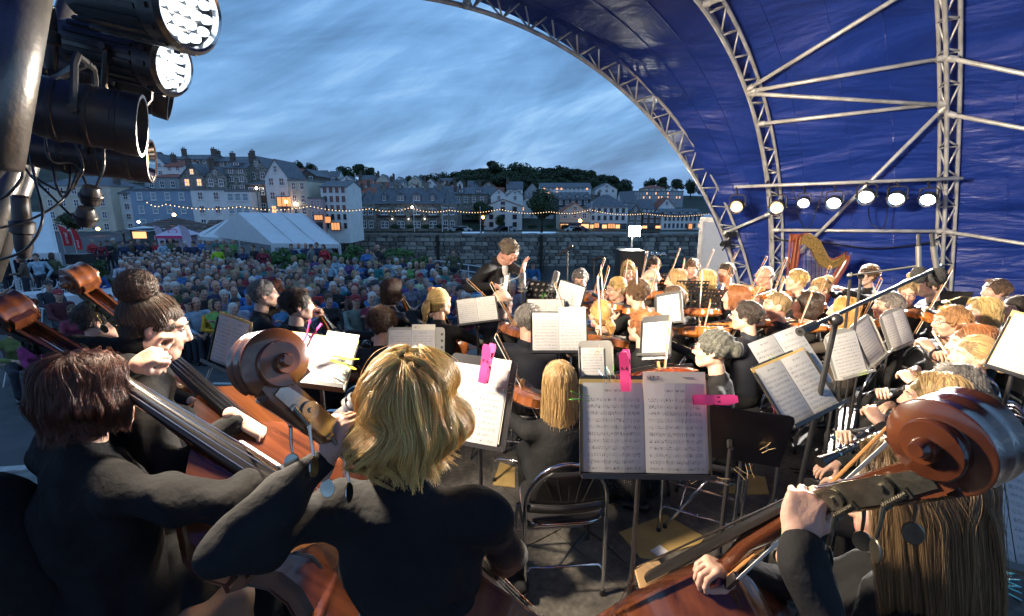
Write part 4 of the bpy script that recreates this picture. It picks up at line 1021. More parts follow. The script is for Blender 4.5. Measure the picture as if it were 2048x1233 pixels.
truss([arch_pt(A4, t) for t in TS(0, 2.2, 47)], 'back_arch', 'farthest right lattice arch mostly outside the picture', side=nrm(A4), gap=.2)
def near_arch(v, px, py):
    best = min(TS(0, 2, 300), key=lambda t: (lambda q: (q[0]-px)**2+(q[1]-py)**2 if q[2] > .2 else 1e12)(proj(arch_pt(v, t)))); return arch_pt(v, best)
BAR = []
def strut(v1, a, v2, b, label, r=.026):
    p, q = near_arch(v1, *a), near_arch(v2, *b); o = obj('strut', MB().tube([p, q], r, 10), M_ALU, None, smooth=True)
    for e_, d in ((p, q-p), (q, p-q)):
        d = d.normalized(); obj('coupler', MB().tube([e_+d*.02, e_+d*.1], r*1.5, 10), M_ALU, o, smooth=40)
    tag(o, label, 'pole', 'struts between the roof arches'); return p, q
strut(A2, (1500, 183), A3, (1885, 115), 'strut rising from the middle arch to the rear arch above the level one')
strut(A2, (1505, 185), A3, (1885, 212), 'nearly level strut high between the middle and rear arches')
strut(A2, (1520, 248), A3, (1885, 208), 'strut below the level one, rising slightly to the rear arch')
strut(A2, (1545, 560), A3, (1885, 212), 'long diagonal strut falling left behind the lamp bar')
strut(A2, (1500, 180), A3, (1884, -60), 'steep diagonal strut climbing out of the top of the picture')
strut(A2, (1547, 460), A3, (1885, 464), 'level strut just above the harp')
strut(A3, (1893, 115), A4, (2090, 78), 'upper strut running right from the rear arch', )
strut(A3, (1893, 228), A4, (2090, 205), 'middle strut running right from the rear arch')
strut(A3, (1885, 464), A4, (2090, 466), 'low level strut running right from the rear arch')
strut(A1, (1440, 470), A2, (1540, 425), 'short strut linking the front and middle arches beside the cameras')
strut(A1, (930, 12), A2, (1030, -190), 'short strut across the top of the front arch')
strut(A2, (1400, 12), A3, (1880, -150), 'strut leaving the middle arch at the top edge of the picture')

def sgn_noise(p, s): return math.sin(p.x*s+1.3*math.sin(p.z*s*.7)+p.y*.6*s)+.6*math.sin(p.z*1.7*s+p.x*.8*s+2)+.5*math.sin((p.x-p.z)*2.3*s+p.y*1.9*s)
M_TARP = bpy.data.materials.new('blue_tarpaulin'); M_TARP.use_nodes = True; t = M_TARP.node_tree; b_ = t.nodes['Principled BSDF']; l_ = t.links.new
b_.inputs['Base Color'].default_value = (.012, .05, .36, 1); b_.inputs['Roughness'].default_value = .44; b_.inputs['Specular IOR Level'].default_value = .6
geo = t.nodes.new('ShaderNodeNewGeometry'); mp = t.nodes.new('ShaderNodeMapping'); mp.inputs['Rotation'].default_value = (.25, .3, .5); mp.inputs['Scale'].default_value = (.45, .45, 2.1); l_(geo.outputs['Position'], mp.inputs[0])
n1 = t.nodes.new('ShaderNodeTexNoise'); n1.inputs['Scale'].default_value = .95; n1.inputs['Detail'].default_value = 6; n1.inputs['Distortion'].default_value = .5; n1.inputs['Roughness'].default_value = .48; l_(mp.outputs[0], n1.inputs[0])
bp = t.nodes.new('ShaderNodeBump'); bp.inputs['Strength'].default_value = .6; bp.inputs['Distance'].default_value = .4; l_(n1.outputs['Fac'], bp.inputs['Height'])
n2 = t.nodes.new('ShaderNodeTexNoise'); n2.inputs['Scale'].default_value = 9; n2.inputs['Detail'].default_value = 5; n2.inputs['Distortion'].default_value = 1.2; l_(geo.outputs['Position'], n2.inputs[0])
b2 = t.nodes.new('ShaderNodeBump'); b2.inputs['Strength'].default_value = .12; b2.inputs['Distance'].default_value = .03; l_(n2.outputs['Fac'], b2.inputs['Height']); l_(bp.outputs[0], b2.inputs['Normal']); l_(b2.outputs[0], b_.inputs['Normal'])
r_ = t.nodes.new('ShaderNodeValToRGB'); l_(n2.outputs['Fac'], r_.inputs[0]); r_.color_ramp.elements[0].color = (.006, .026, .20, 1); r_.color_ramp.elements[1].color = (.010, .042, .30, 1); l_(r_.outputs[0], b_.inputs['Base Color'])
def skin_sheet(v1, v2, t1, t2, label, sag=.28, nu=30, nvv=70, off=.30):
    c = Vector((3.2, 4.2, 1.0)); mb = MB(); vs = []
    for j in range(nvv+1+14):
        jj = min(j, nvv); ex = Vector((-.35, -.93, -.12*(j-nvv)/14))*max(0, j-nvv)*.55
        a = arch_pt(v1, t1*jj/nvv)+ex; b = arch_pt(v2, t2*jj/nvv)+ex; ca = a-c; ca = ca.normalized()*off; cb = (b-c).normalized()*off
        a = a+ca; b = b+cb
        for i in range(nu+1):
            u = i/nu; p = a.lerp(b, u); o_ = (p-c).normalized()
            s_ = math.sin(u*PI)
            p = p-o_*sag*s_*(.25+.75*min(1, j/20))*.5+o_*(.035*sgn_noise(p, 2.1)+.02*sgn_noise(p, 5.3))*s_**.5
            if j == 0: p.z = -.3
            vs.append(p)
    w_ = nu+1; mb.add(vs, [(j*w_+i, j*w_+i+1, (j+1)*w_+i+1, (j+1)*w_+i) for j in range(nvv+14) for i in range(nu)])
    o = obj('tarpaulin', mb, M_TARP, None, smooth=True); tag(o, label, 'tarpaulin')
    for i in (nu//4, nu//2, 3*nu//4): obj('seam', MB().tube([vs[j*(nu+1)+i]-(vs[j*(nu+1)+i]-c).normalized()*.004 for j in range(nvv)], .009, 4), M_TARP, o)
    return o
skin_sheet(A1, A2, 1.95, 1.85, 'dark blue tarpaulin between the front and middle arches')
skin_sheet(A2, A3, 1.85, 2.0, 'bright blue tarpaulin behind the lamp bar and harp')
skin_sheet(A3, A4, 2.0, 2.0, 'blue tarpaulin to the right of the rear arch')
# lamp bar
def near_depth(v, px, py): return proj(near_arch(v, px, py))[2]
dA, dB = near_depth(A2, 1530, 373)-.35, near_depth(A3, 1890, 357)-.35
def barpt(px): u = (px-1470)/(1925-1470); return P(px, 374-17*u, dA+(dB-dA)*u)
bar = obj('lamp_bar', MB().tube([barpt(1468), barpt(1925)], .025, 10), M_ALU, None, smooth=True); tag(bar, 'horizontal bar carrying seven stage lamps', 'pole')
for px in (1530, 1890):
    obj('bar_clamp', MB().tube([barpt(px), near_arch(A2 if px < 1700 else A3, px, 365)], .02, 8), M_BLK, bar)
def emit(n, c, s): return mat('glow_'+n, c, .4, emit=c, estr=s)
G_WARM, G_WHITE, G_AMB, G_LED, G_BULB = emit('warm', (1, .60, .24), 3.2), emit('white', (.92, .97, 1), 22), emit('amber', (1, .42, .12), 1.6), emit('led', (.8, .9, 1), 1.5), emit('bulb', (1, .62, .3), 2.2)
M_GLASS = mat('lens_glass', (.5, .5, .52), .05, trans=.6)
def lamp_can(label, pos, d, r, l, glow=None, led=False, hang=None, power=0, col=(1, .8, .6), size=math.radians(75), group=None, ribs=False, beam=None):
    d = Vector(d).normalized(); root = thing('stage_lamp', label, 'stage lamp', M=frame(pos, d, (0, 0, 1)), group=group)
    b = MB()
    pr = [(r*.35, -l), (r*.75, -l*.95), (r*.98, -l*.72), (r*1.0, -.03), (r*1.06, -.025), (r*1.06, .02), (r*.95, .02), (r*.93, -.03), (.001, -.035)] if not led else [(r*.3, -l), (r*.8, -l), (r*.95, -l*.8), (r*.98, -.06), (r*1.1, -.05), (r*1.12, .01), (r*1.0, .02), (r*.92, -.012), (.001, -.014)]
    b.lathe(pr, 36, 0); obj('housing', b, M_SATIN, root, smooth=35)
    if led:
        nr = [(0, 0)]+[(r*.36*math.cos(a), r*.36*math.sin(a)) for a in np.linspace(0, 2*PI, 7)[:-1]]+[(r*.71*math.cos(a), r*.71*math.sin(a)) for a in np.linspace(0, 2*PI, 13)[:-1]]
        for x, y in nr: obj('led_lens', MB().lathe([(.001, .012), (r*.10, .009), (r*.13, .0), (r*.135, -.01)], 12, 0, Matrix.Translation((x, y, 0))), glow, root, smooth=60)
        bz = MB(); bz.lathe([(r*.9, .0), (r*.93, .018), (r*1.0, .022)], 36, 0); obj('bezel', bz, M_CHROME, root, smooth=40)
        fn = MB()
        for k in range(20): a = 2*PI*k/20; fn.box(-.006, r*.95, -l*.85, .006, r*1.06, -.06, 0, Matrix.Rotation(a, 4, 'Z'))
        obj('cooling_fin', fn, M_BLK, root)
        for k in range(14):
            a = 2*PI*k/14; obj('rim_bolt', MB().box(-.007, r*1.10, -.03, .007, r*1.17, -.008, 0, Matrix.Rotation(a, 4, 'Z')), M_BLK, root)
    else:
        if glow: obj('lens', MB().lathe([(.001, .006), (r*.45, .004), (r*.70, -.006)], 30, 0), glow, root, smooth=60); obj('reflector', MB().lathe([(r*.70, -.008), (r*.94, .016)], 30, 0), M_CHROME, root, smooth=60)
        for z in (-l*.35, -l*.6, -l*.12): obj('band', MB().lathe([(r*1.0, z-.008), (r*1.03, z-.006), (r*1.03, z+.006), (r*1.0, z+.008)], 36, 0), M_BLK, root, smooth=40)
        obj('lamp_cap', MB().lathe([(.001, -l*1.25), (r*.3, -l*1.25), (r*.4, -l*1.0), (r*.4, -l*.95)], 20, 0), M_BLK, root, smooth=35)
    if hang is not None:
        Mi = root.matrix_world if False else frame(pos, d, (0, 0, 1)); inv = Mi.inverted(); hq = inv@Vector(hang); y = MB(); zc = -l*.4
        side = Vector((1, 0, 0)); top = Vector((0, r*1.7, zc)) if hq.y > 0 else Vector((0, -r*1.7, zc))
        pts = [Vector((r*1.08, 0, zc)), Vector((r*1.1, top.y*.8, zc)), Vector((r*.8, top.y, zc)), Vector((-r*.8, top.y, zc)), Vector((-r*1.1, top.y*.8, zc)), Vector((-r*1.08, 0, zc))]
        y.tube(pts, r*.07+.003, 6); y.tube([top, hq], .012, 8); obj('yoke', y, M_BLK, root, smooth=40)
        for s in (-1, 1): obj('knob', MB().tube([(s*r*1.05, 0, zc), (s*r*1.3, 0, zc)], r*.14, 10), M_BLK, root, smooth=40)
    if power:
        ld = bpy.data.lights.new('lamp_light', 'SPOT'); ld.energy = power; ld.color = col; ld.spot_size = size; ld.spot_blend = 1 if beam else .6; ld.shadow_soft_size = r*(1.6 if beam else .8)
        fm = frame(pos, d, (0, 0, 1)); LM = Matrix.Translation((0, 0, .03))@Matrix.Rotation(PI, 4, 'X')
        if beam: bq = fm.inverted().to_3x3()@(Vector(beam)-Vector(pos)); LM = Matrix.Translation((0, 0, .06))@(-bq).to_track_quat('Z', 'Y').to_matrix().to_4x4()
        lo = put(bpy.data.objects.new('lamp_light', ld), root, LM); tag(lo, kind='helper')
    return root
TGT = Vector((1.2, 3.6, .7))
LB = [(1472, 415, .10, G_WARM, 700, (1, .72, .42), 'amber stage lamp with a dark can behind it, far left of the bar'), (1552, 417, .105, G_WARM, 1200, (1, .74, .45), 'second stage lamp from the left, glowing warm in front of the arch'),
      (1607, 407, .075, G_WHITE, 250, (.9, .95, 1), 'small cool-white stage lamp right of the warm pair'), (1667, 408, .095, G_WHITE, 1300, (1, .95, .9), 'cool-white stage lamp fourth along the bar'),
      (1731, 396, .105, G_WHITE, 1700, (1, .93, .85), 'brightest cool-white stage lamp, highest on the bar'), (1792, 400, .10, G_WHITE, 1700, (1, .93, .85), 'cool-white stage lamp sixth along the bar'), (1855, 401, .09, G_WHITE, 1300, (1, .95, .9), 'cool-white stage lamp at the right end of the bar')]
for (px, py, r, g, pw, c, lb) in LB:
    bp_ = barpt(px); dd = proj(bp_)[2]; pos = P(px, py, dd-.12); aimp = Vector((0.9, 2.3, .0)) if px > 1600 else Vector((-.4, 1.6, .8))
    lamp_can(lb, pos, aimp-pos, r, .26 if px < 1600 else .16, glow=g, hang=bp_, power=pw, col=c, size=math.radians(85), group='stage lamps on the bar', led=False)
# audience floodlight on its mast
fp = P(1269, 463, 10.4); fr_ = thing('floodlight', 'white floodlight on a mast by the water behind the violins', 'floodlight', M=frame(fp, Vector((.05, -1, -.1)), (0, 0, 1)))
obj('lamp_face', MB().box(-.125, -.11, 0, .125, .11, .02), emit('flood', (1, .98, .78), 40), fr_); obj('lamp_housing', MB().box(-.135, -.12, -.09, .135, .12, -.002), M_BLK, fr_)
ms = obj('mast', MB().tube([fp+Vector((-.03, .05, -.13)), Vector((fp.x-.03, fp.y+.05, GZ))], .02, 8), M_ALU); ms.parent = fr_; ms.matrix_parent_inverse = frame(fp, Vector((.05, -1, -.1)), (0, 0, 1)).inverted()
ld = bpy.data.lights.new('flood_light', 'SPOT'); ld.energy = 90; ld.color = (1, .97, .8); ld.spot_size = 2.6; ld.shadow_soft_size = .1
put(bpy.data.objects.new('flood_light', ld), fr_, Matrix.Translation((0, 0, .05))@Matrix.Rotation(PI, 4, 'X'))['kind'] = 'helper'
# speaker box
c0, c1 = P(1241, 502, 9.6), P(1290, 502, 9.6); sp = thing('loudspeaker', 'black loudspeaker cabinet under the floodlight', 'speaker', loc=(c0.x, c0.y, GZ)); W_ = c1.x-c0.x
obj('cabinet', MB().box(0, 0, 0, W_, .5, c0.z-GZ), M_BLK, sp); obj('grille', MB().box(.03, -.006, .6, W_-.03, -.001, c0.z-GZ-.05), mat('speaker_grille', (.03, .03, .032), .7), sp)
obj('driver', MB().lathe([(.001, .02), (.1, .01), (.16, 0)], 20, 0, Matrix.Translation((W_*.7, -.008, c0.z-GZ-.6))@Matrix.Rotation(PI/2, 4, 'X')), M_PBLK, sp)
# rack of small chrome lamps
a = P(1290, 512, 9.2); rk = thing('lamp_rack', 'row of four small silver lamps above the loudspeaker edge', 'lamp rack', loc=(a.x, a.y, GZ))
obj('pole', MB().tube([(0.12, 0, 0), (.12, 0, a.z-GZ), (.42, 0, a.z-GZ+.02)], .015, 6), M_ALU, rk)
for i in range(4): obj('lamp', MB().ball((.02+i*.11, -.03, a.z-GZ+.03), .045, 8), M_CHROME, rk, smooth=True)
# white panelled truck body
a = PY(1402, 436, 12); b = PY(1530, 436, 12); tr = thing('truck_body', 'pale grey panelled truck box standing just outside the front arch', 'truck', loc=(a.x, a.y, GZ), rz=-.40); h_ = a.z-GZ; Lx = 3.4
obj('box', MB().box(0, 0, .4, Lx, 5, h_), mat('truck_white', (.62, .64, .66), .45, noise=.08, nscale=3), tr)
obj('corner_trim', MB().box(-.02, -.02, .4, .07, .02, h_+.02), M_ALU, tr); obj('top_rail', MB().box(.07, -.02, h_-.1, Lx, .0, h_+.02), M_ALU, tr)
for k in range(16): obj('rivet', MB().ball((.12, -.004, .5+k*(h_-.7)/15), .014, 5), M_ALU, tr)
for x in (.6, 2.6): obj('wheel', MB().tube([(x, .1, .45), (x, .4, .45)], .45, 20), M_PBLK, tr, smooth=40)
# two small video cameras on the front arch
for px, py, lb in ((1462, 470, 'small black video camera clamped to the front arch, upper one'), (1452, 488, 'small black video camera clamped to the front arch, lower one')):
    q = P(px, py, near_depth(A1, 1450, 480)-.25); o = thing('video_camera', lb, 'video camera', M=aim(q, Vector((-.8, -.6, -.05)), (0, 0, 1)))
    obj('body', MB().box(-.05, -.1, -.045, .05, .08, .05), M_PBLK, o); obj('lens', MB().tube([(0, .08, 0), (0, .15, 0)], .035, 14), M_BLK, o, smooth=40); obj('clamp', MB().tube([(0, 0, -.045), (0.05, .02, -.12)], .015, 6), M_BLK, o)

# ---------------------------------------------------------------- near lamp tower, top left
M_PIPE = mat('scaffold_steel_dull', (.20, .19, .175), .4, metal=.75, noise=.5, nscale=9, bump=.1)
def pipe(name, pts, r, label, cat='pole', m=M_PIPE, group='pipes of the near lamp tower'):
    return tag(obj(name, MB().tube(pts, r, 14), m or M_ALU, None, smooth=True), label, cat, group)
pipe('tower_pipe', [P(62, -60, 1.05), P(-6, 330, 1.0)], .042, 'thick pale scaffold pipe running down the top left corner')
pipe('tower_pipe', [P(160, -60, 1.75), P(20, 360, 1.6), P(-60, 600, 1.5)], .032, 'scaffold pipe behind the thick one, running to the left edge')
pipe('tower_pipe', [P(105, 200, 1.9), P(-20, 560, 1.7)], .03, 'lowest scaffold pipe of the tower, ending beside the white tent')
for k, (a, b) in enumerate((((70, 110, 1.6), (150, 60, 1.75)), ((40, 235, 1.55), (110, 200, 1.85)), ((20, 350, 1.6), (75, 300, 1.8)))):
    pipe('tower_brace', [P(*a), P(*b)], .013, ['upper', 'middle', 'lower'][k]+' short brace between the tower pipes')
lamp_can('large round LED lamp at the very top of the tower, its lens lit', P(372, 22, 1.30), Vector((.92, -.22, -.22)), .098, .34, glow=G_LED, led=True, hang=P(140, -30, 1.6), power=3000, col=(1, .84, .62), size=math.radians(76), beam=(5.2, 5.6, 2.2))
lamp_can('round LED lamp under the top one with a lit lens', P(338, 132, 1.55), Vector((.93, -.02, -.22)), .085, .32, glow=G_LED, led=True, hang=P(110, 90, 1.7), power=950, col=(1, .82, .58), size=math.radians(62), beam=(1.4, 6.2, 1.7))
lamp_can('unlit ribbed lamp tucked below the second LED lamp', P(330, 195, 1.75), Vector((.75, .45, -.25)), .075, .34, glow=None, led=True and False, hang=P(110, 150, 1.8))
lamp_can('matt black lamp can with a bent yoke, third down the tower', P(268, 250, 1.35), Vector((.85, .45, -.16)), .082, .27, glow=None, hang=P(75, 180, 1.6))
lamp_can('lowest lamp can with a glowing orange filter at its mouth', P(290, 322, 1.6), Vector((.86, .40, -.10)), .068, .34, glow=G_AMB, hang=P(60, 300, 1.7), power=460, col=(1, .84, .64), size=math.radians(150), beam=(.1, 1.5, 1.2))
# plug boxes and cables hanging from the tower
cg = 'cables hanging from the near lamp tower'
def cable(pts, label, r=.0036, m=None, group=cg, n=26):
    q = [Vector(p) for p in pts]; out = []
    for i in range(len(q)-1):
        p0, p1_, p2, p3 = q[max(0, i-1)], q[i], q[i+1], q[min(len(q)-1, i+2)]
        for k in range(8):
            t_ = k/8; out.append(.5*((2*p1_)+(p2-p0)*t_+(2*p0-5*p1_+4*p2-p3)*t_*t_+(3*p1_-p0-3*p2+p3)*t_**3))
    out.append(q[-1]); return tag(obj('cable', MB().tube(out, r, 6), m or M_PBLK, None, smooth=True), label, 'cable', group)
cable([P(106, 20, 1.5), P(90, 130, 1.45), P(75, 210, 1.4), P(40, 290, 1.3), P(0, 345, 1.2), P(-40, 380, 1.1)], 'thick black cable hanging in front of the tower pipes', .0085)
cable([P(60, 310, 1.4), P(72, 370, 1.35), P(85, 440, 1.3), P(50, 500, 1.3), P(-20, 525, 1.3)], 'loose loop of cable low on the left beside the tent')
cable([P(-20, 460, 1.25), P(60, 440, 1.3), P(130, 395, 1.35), P(160, 330, 1.5), P(170, 290, 1.5)], 'cable sweeping from the left edge up to the lamps')
cable([P(30, 300, 1.4), P(60, 350, 1.4), P(110, 400, 1.4), P(150, 440, 1.4)], 'short cable crossing towards the plug boxes')
cable([P(88, 235, 1.4), P(100, 320, 1.4), P(150, 330, 1.45), P(180, 385, 1.45)], 'cable dropping from the third lamp to the upper plug box')
cable([P(105, 330, 1.45), P(112, 370, 1.4), P(128, 395, 1.4), P(140, 360, 1.45), P(135, 310, 1.5)], 'small cable loop under the lamp cans')
cable([P(205, 255, 1.4), P(208, 330, 1.4), P(198, 360, 1.4), P(190, 380, 1.4)], 'thin cable between the lowest lamp and the plug box')
cable([P(5, 245, 1.3), P(20, 320, 1.3), P(45, 350, 1.3), P(15, 390, 1.3), P(-10, 400, 1.3)], 'tangle of thin cable beside the tower foot')
cable([P(150, 285, 1.45), P(165, 330, 1.42), P(160, 352, 1.42), P(130, 385, 1.42), P(60, 350, 1.4)], 'cable looping below the lamps to the left')
for (px, py, s, lb) in ((182, 392, 1.0, 'upper black plug connector hanging from cables'), (172, 434, 1.05, 'lower black plug connector hanging from cables')):
    q = P(px, py, 1.4); o = thing('plug_connector', lb, 'plug', M=frame(q, Vector((-.4, .2, -1)), (0, 1, 0)))
    obj('plug_body', MB().lathe([(.001, -.028), (.02, -.028), (.026, -.01), (.026, .012), (.022, .026), (.001, .026)], 16), M_SATIN, o, smooth=35); obj('collar_ring', MB().lathe([(.026, -.004), (.030, -.002), (.030, .006), (.026, .008)], 16), M_PBLK, o, smooth=35)
for (px, py, d, lb) in ((97, 75, 1.4, 'grey-green cable coupling on the upper tower cable'), (45, 455, 1.35, 'pipe clamp on the lowest tower pipe')):
    q = P(px, py, d); o = thing('cable_coupling' if px > 90 else 'pipe_clamp', lb, 'coupling', M=frame(q, Vector((-.15, 0, -1)), (0, 1, 0)))
    obj('sleeve', MB().lathe([(.015, -.09), (.02, -.085), (.022, 0), (.02, .06), (.013, .09)], 14), M_SATIN, o, smooth=35); obj('ring', MB().lathe([(.022, -.02), (.028, -.015), (.028, .015), (.022, .02)], 14), M_BLK, o, smooth=35)
# ---------------------------------------------------------------- far shore: wall, town, hill, trees
TOWN = 118.0
def street_z(): return PY(1000, 463, TOWN).z
SZ = street_z()
hx = [-400, 200, 300, 500, 620, 750, 870, 1000, 1200, 1290, 1400, 1800, 2600]; hy = [318, 318, 322, 345, 352, 362, 366, 358, 362, 384, 388, 392, 396]
def hill_top(px): return float(np.interp(px, hx, hy))
def hill_z(px, Y):
    zt = PY(px, hill_top(px)+6, 250).z; k = min(1, max(0, (Y-135)/(250-135))); return SZ+(zt-SZ)*k**1.05 if Y <= 250 else zt-(Y-250)*.05
mb = MB(); vs = []; ys = [116, 128, 135, 150, 165, 180, 200, 220, 240, 250, 300, 500, 1400]; xs = list(range(-1500, 3600, 60))
for Y in ys:
    for px in xs:
        x = PY(px, 450, Y).x; vs.append(Vector((x, Y, hill_z(px, Y)+(R.uniform(-.4, .4) if Y > 135 else 0))))
n = len(xs); mb.add(vs, [(j*n+i, j*n+i+1, (j+1)*n+i+1, (j+1)*n+i) for j in range(len(ys)-1) for i in range(n-1)])
tag(obj('hillside', mb, mat('hill_green', (.035, .05, .028), .9, noise=.6, nscale=.08), None, smooth=True), kind='structure')
# town quay wall of rough stone
WY = 110.0; wz0 = -12.6; wz1 = PY(1000, 468, WY).z; wx0, wx1 = PY(640, 468, WY).x, PY(1640, 468, WY).x
wall = thing('harbour_wall', 'long rough granite harbour wall topped with coping across the water', 'wall', loc=(0, WY, 0))
M_STO = [mat('granite_%d' % i, c, .9, noise=.45, nscale=1.2, bump=.8, bscale=5, detail=8) for i, c in enumerate(((.25, .225, .19), (.36, .325, .28), (.17, .155, .14), (.46, .42, .36)))]
obj('wall_core', MB().box(wx0, .15, wz0, wx1, 3, wz1-.1), mat('wall_mortar', (.10, .095, .085), .95, noise=.4, nscale=1.5), wall)
obj('wall_core', MB().box(PY(-300, 468, WY).x, .0, wz0, wx0, 3, wz1), mat('wall_mortar'), wall)
stones = []; g = random.Random(5)
z = wz0
while z < wz1-.5:
    hgt = g.uniform(.62, 1.05) if z > -11 else 1.1; x = wx0
    while x < wx1:
        l = g.uniform(.8, 2.5)*(1.0 if z > -11 else 1.3); stones.append((x, z, l, min(hgt, wz1-.45-z), g.random())); x += l
    z += hgt
def stone_mesh(seed, m):
    q = random.Random(seed); b = MB(); J = lambda a: a+q.uniform(-.09, .09)
    f = [(.05, -.0, .05), (.95, 0, .06), (.94, 0, .93), (.06, 0, .95)]; m_ = [(.14, -1, .16), (.84, -1, .14), (.86, -1, .85), (.15, -1, .82)]
    f = [(J(a), c, J(d)) for a, c, d in f]; m_ = [(J(a), c*q.uniform(.6, 1), J(d)) for a, c, d in m_]
    b.add([Vector(p) for p in [(0.02, 1, .02), (.98, 1, .02), (.98, 1, .98), (.02, 1, .98)]+f+m_], [(i, (i+1) % 4, 4+(i+1) % 4, 4+i) for i in range(4)]+[(4+i, 4+(i+1) % 4, 8+(i+1) % 4, 8+i) for i in range(4)]+[(8, 9, 10, 11)])
    return b.mesh('stone', [m])
sm = [stone_mesh(i, M_STO[i % 4]) for i in range(12)]
stones.sort(key=lambda s: -s[2]*s[3]); rest = MB()
cols = [(770, 830), (1395, 1430)]
vis = [s for s in stones if 690 < proj((s[0], WY, s[1]))[0] < 1400]; oth = [s for s in stones if not (690 < proj((s[0], WY, s[1]))[0] < 1400)]
for i, (x, z, l, h, r) in enumerate(vis[:290]):
    o = bpy.data.objects.new('stone', sm[int(r*12)]); put(o, wall, Matrix.Translation((x, .14, z))@Matrix.Diagonal((l, .16, h, 1)))
for (x, z, l, h, r) in vis[290:]+oth:
    me = sm[int(r*12)]; V = np.array([v.co[:] for v in me.vertices])*[l, .16, h]+[x, .14, z]; rest.arr(V, [list(p.vertices) for p in me.polygons if len(p.vertices) == 4], int(r*12) % 4)
tag(obj('rubble_masonry', rest, M_STO, wall), kind='stuff')
cp = PY(1000, 464, WY).z
for i in range(60):
    a = wx0+(wx1-wx0)*i/60; obj('coping_stone', MB().box(a+.03, -.15, wz1-.42, a+(wx1-wx0)/60-.03, 1, wz1+.05+.06*(i % 3 == 1)), M_STO[1], wall)
for px in (876, 1082, 1400):
    x = PY(px, 500, WY).x; obj('timber_fender', MB().box(x-.35, -.35, wz0, x+.35, -.02, wz1-.3), mat('dark_timber', (.035, .028, .022), .9, bump=.5), wall)
WALLM = {'white': mat('render_white', (.82, .82, .80), .8, noise=.14, nscale=.6), 'cream': mat('render_cream', (.66, .60, .48), .8, noise=.14, nscale=.6), 'blue': mat('render_blue', (.28, .38, .50), .8, noise=.12, nscale=.6),
         'pink': mat('render_pink', (.6, .42, .42), .8, noise=.12, nscale=.6), 'grey': mat('render_grey', (.36, .38, .40), .8, noise=.15, nscale=.6), 'stone': mat('town_stone', (.33, .30, .26), .9, noise=.6, nscale=1.4, bump=.6, bscale=3, detail=9),
         'rubble': mat('town_rubble', (.38, .35, .30), .9, noise=.7, nscale=2.6, lo=.42, hi=.55, bump=.6, bscale=3), 'dark': mat('clad_dark', (.07, .075, .085), .7, noise=.2, nscale=1), 'brown': mat('brick_brown', (.16, .12, .10), .85, noise=.4, nscale=2), 'navy': mat('paint_navy', (.04, .07, .14), .6)}
ROOFM = {'slate': mat('roof_slate', (.14, .155, .18), .6, noise=.4, nscale=1.5, bump=.5, bscale=3), 'red': mat('roof_red', (.36, .12, .08), .8, noise=.4, nscale=1.5, bump=.5, bscale=3), 'grey': mat('roof_lead', (.2, .21, .22), .6, noise=.2), 'brown': mat('roof_brown', (.13, .09, .075), .8, noise=.4, nscale=1.5)}
M_WF = mat('window_frame_white', (.75, .75, .74), .5); M_PANE = mat('window_pane', (.03, .04, .055), .08, spec=.8); M_LITP = mat('window_lit', (1, .5, .2), .4, emit=(1, .48, .18), estr=1.1); M_BLUEP = mat('window_blind', (.25, .36, .42), .3)
def win_mesh(pm, fm, bars):
    b = MB(); b.quad((-.5, .02, 0), (.5, .02, 0), (.5, .02, 1), (-.5, .02, 1), 0)
    for x0, z0, x1, z1 in ((-.5, 0, -.38, 1), (.38, 0, .5, 1), (-.38, 0, .38, .08), (-.38, .92, .38, 1), (-.38, .47, .38, .54))+(((-.04, .08, .04, .47), (-.04, .54, .04, .92)) if bars else ()): b.box(x0, -.05, z0, x1, .015, z1, 1)
    b.box(-.56, -.12, -.06, .56, .0, -.003, 1); return b.mesh('window', [pm, fm])
WM = {'n': win_mesh(M_PANE, M_WF, True), 'd': win_mesh(M_PANE, WALLM['dark'], False), 'l': win_mesh(M_LITP, M_WF, True), 'b': win_mesh(M_BLUEP, M_WF, False)}
def windows(root, W_, zlist, cols, h, w_=None, y=-.03, x0=0, lit=.03, kind='n', g=R):
    for z in zlist:
        for c in range(cols):
            x = x0+W_*(c+.5)/cols; ww = w_ or min(1.1, W_/cols*.5); k = 'l' if g.random() < lit else kind
            put(bpy.data.objects.new('window', WM[k]), root, Matrix.Translation((x, y, z))@Matrix.Diagonal((ww, 1, h, 1)))
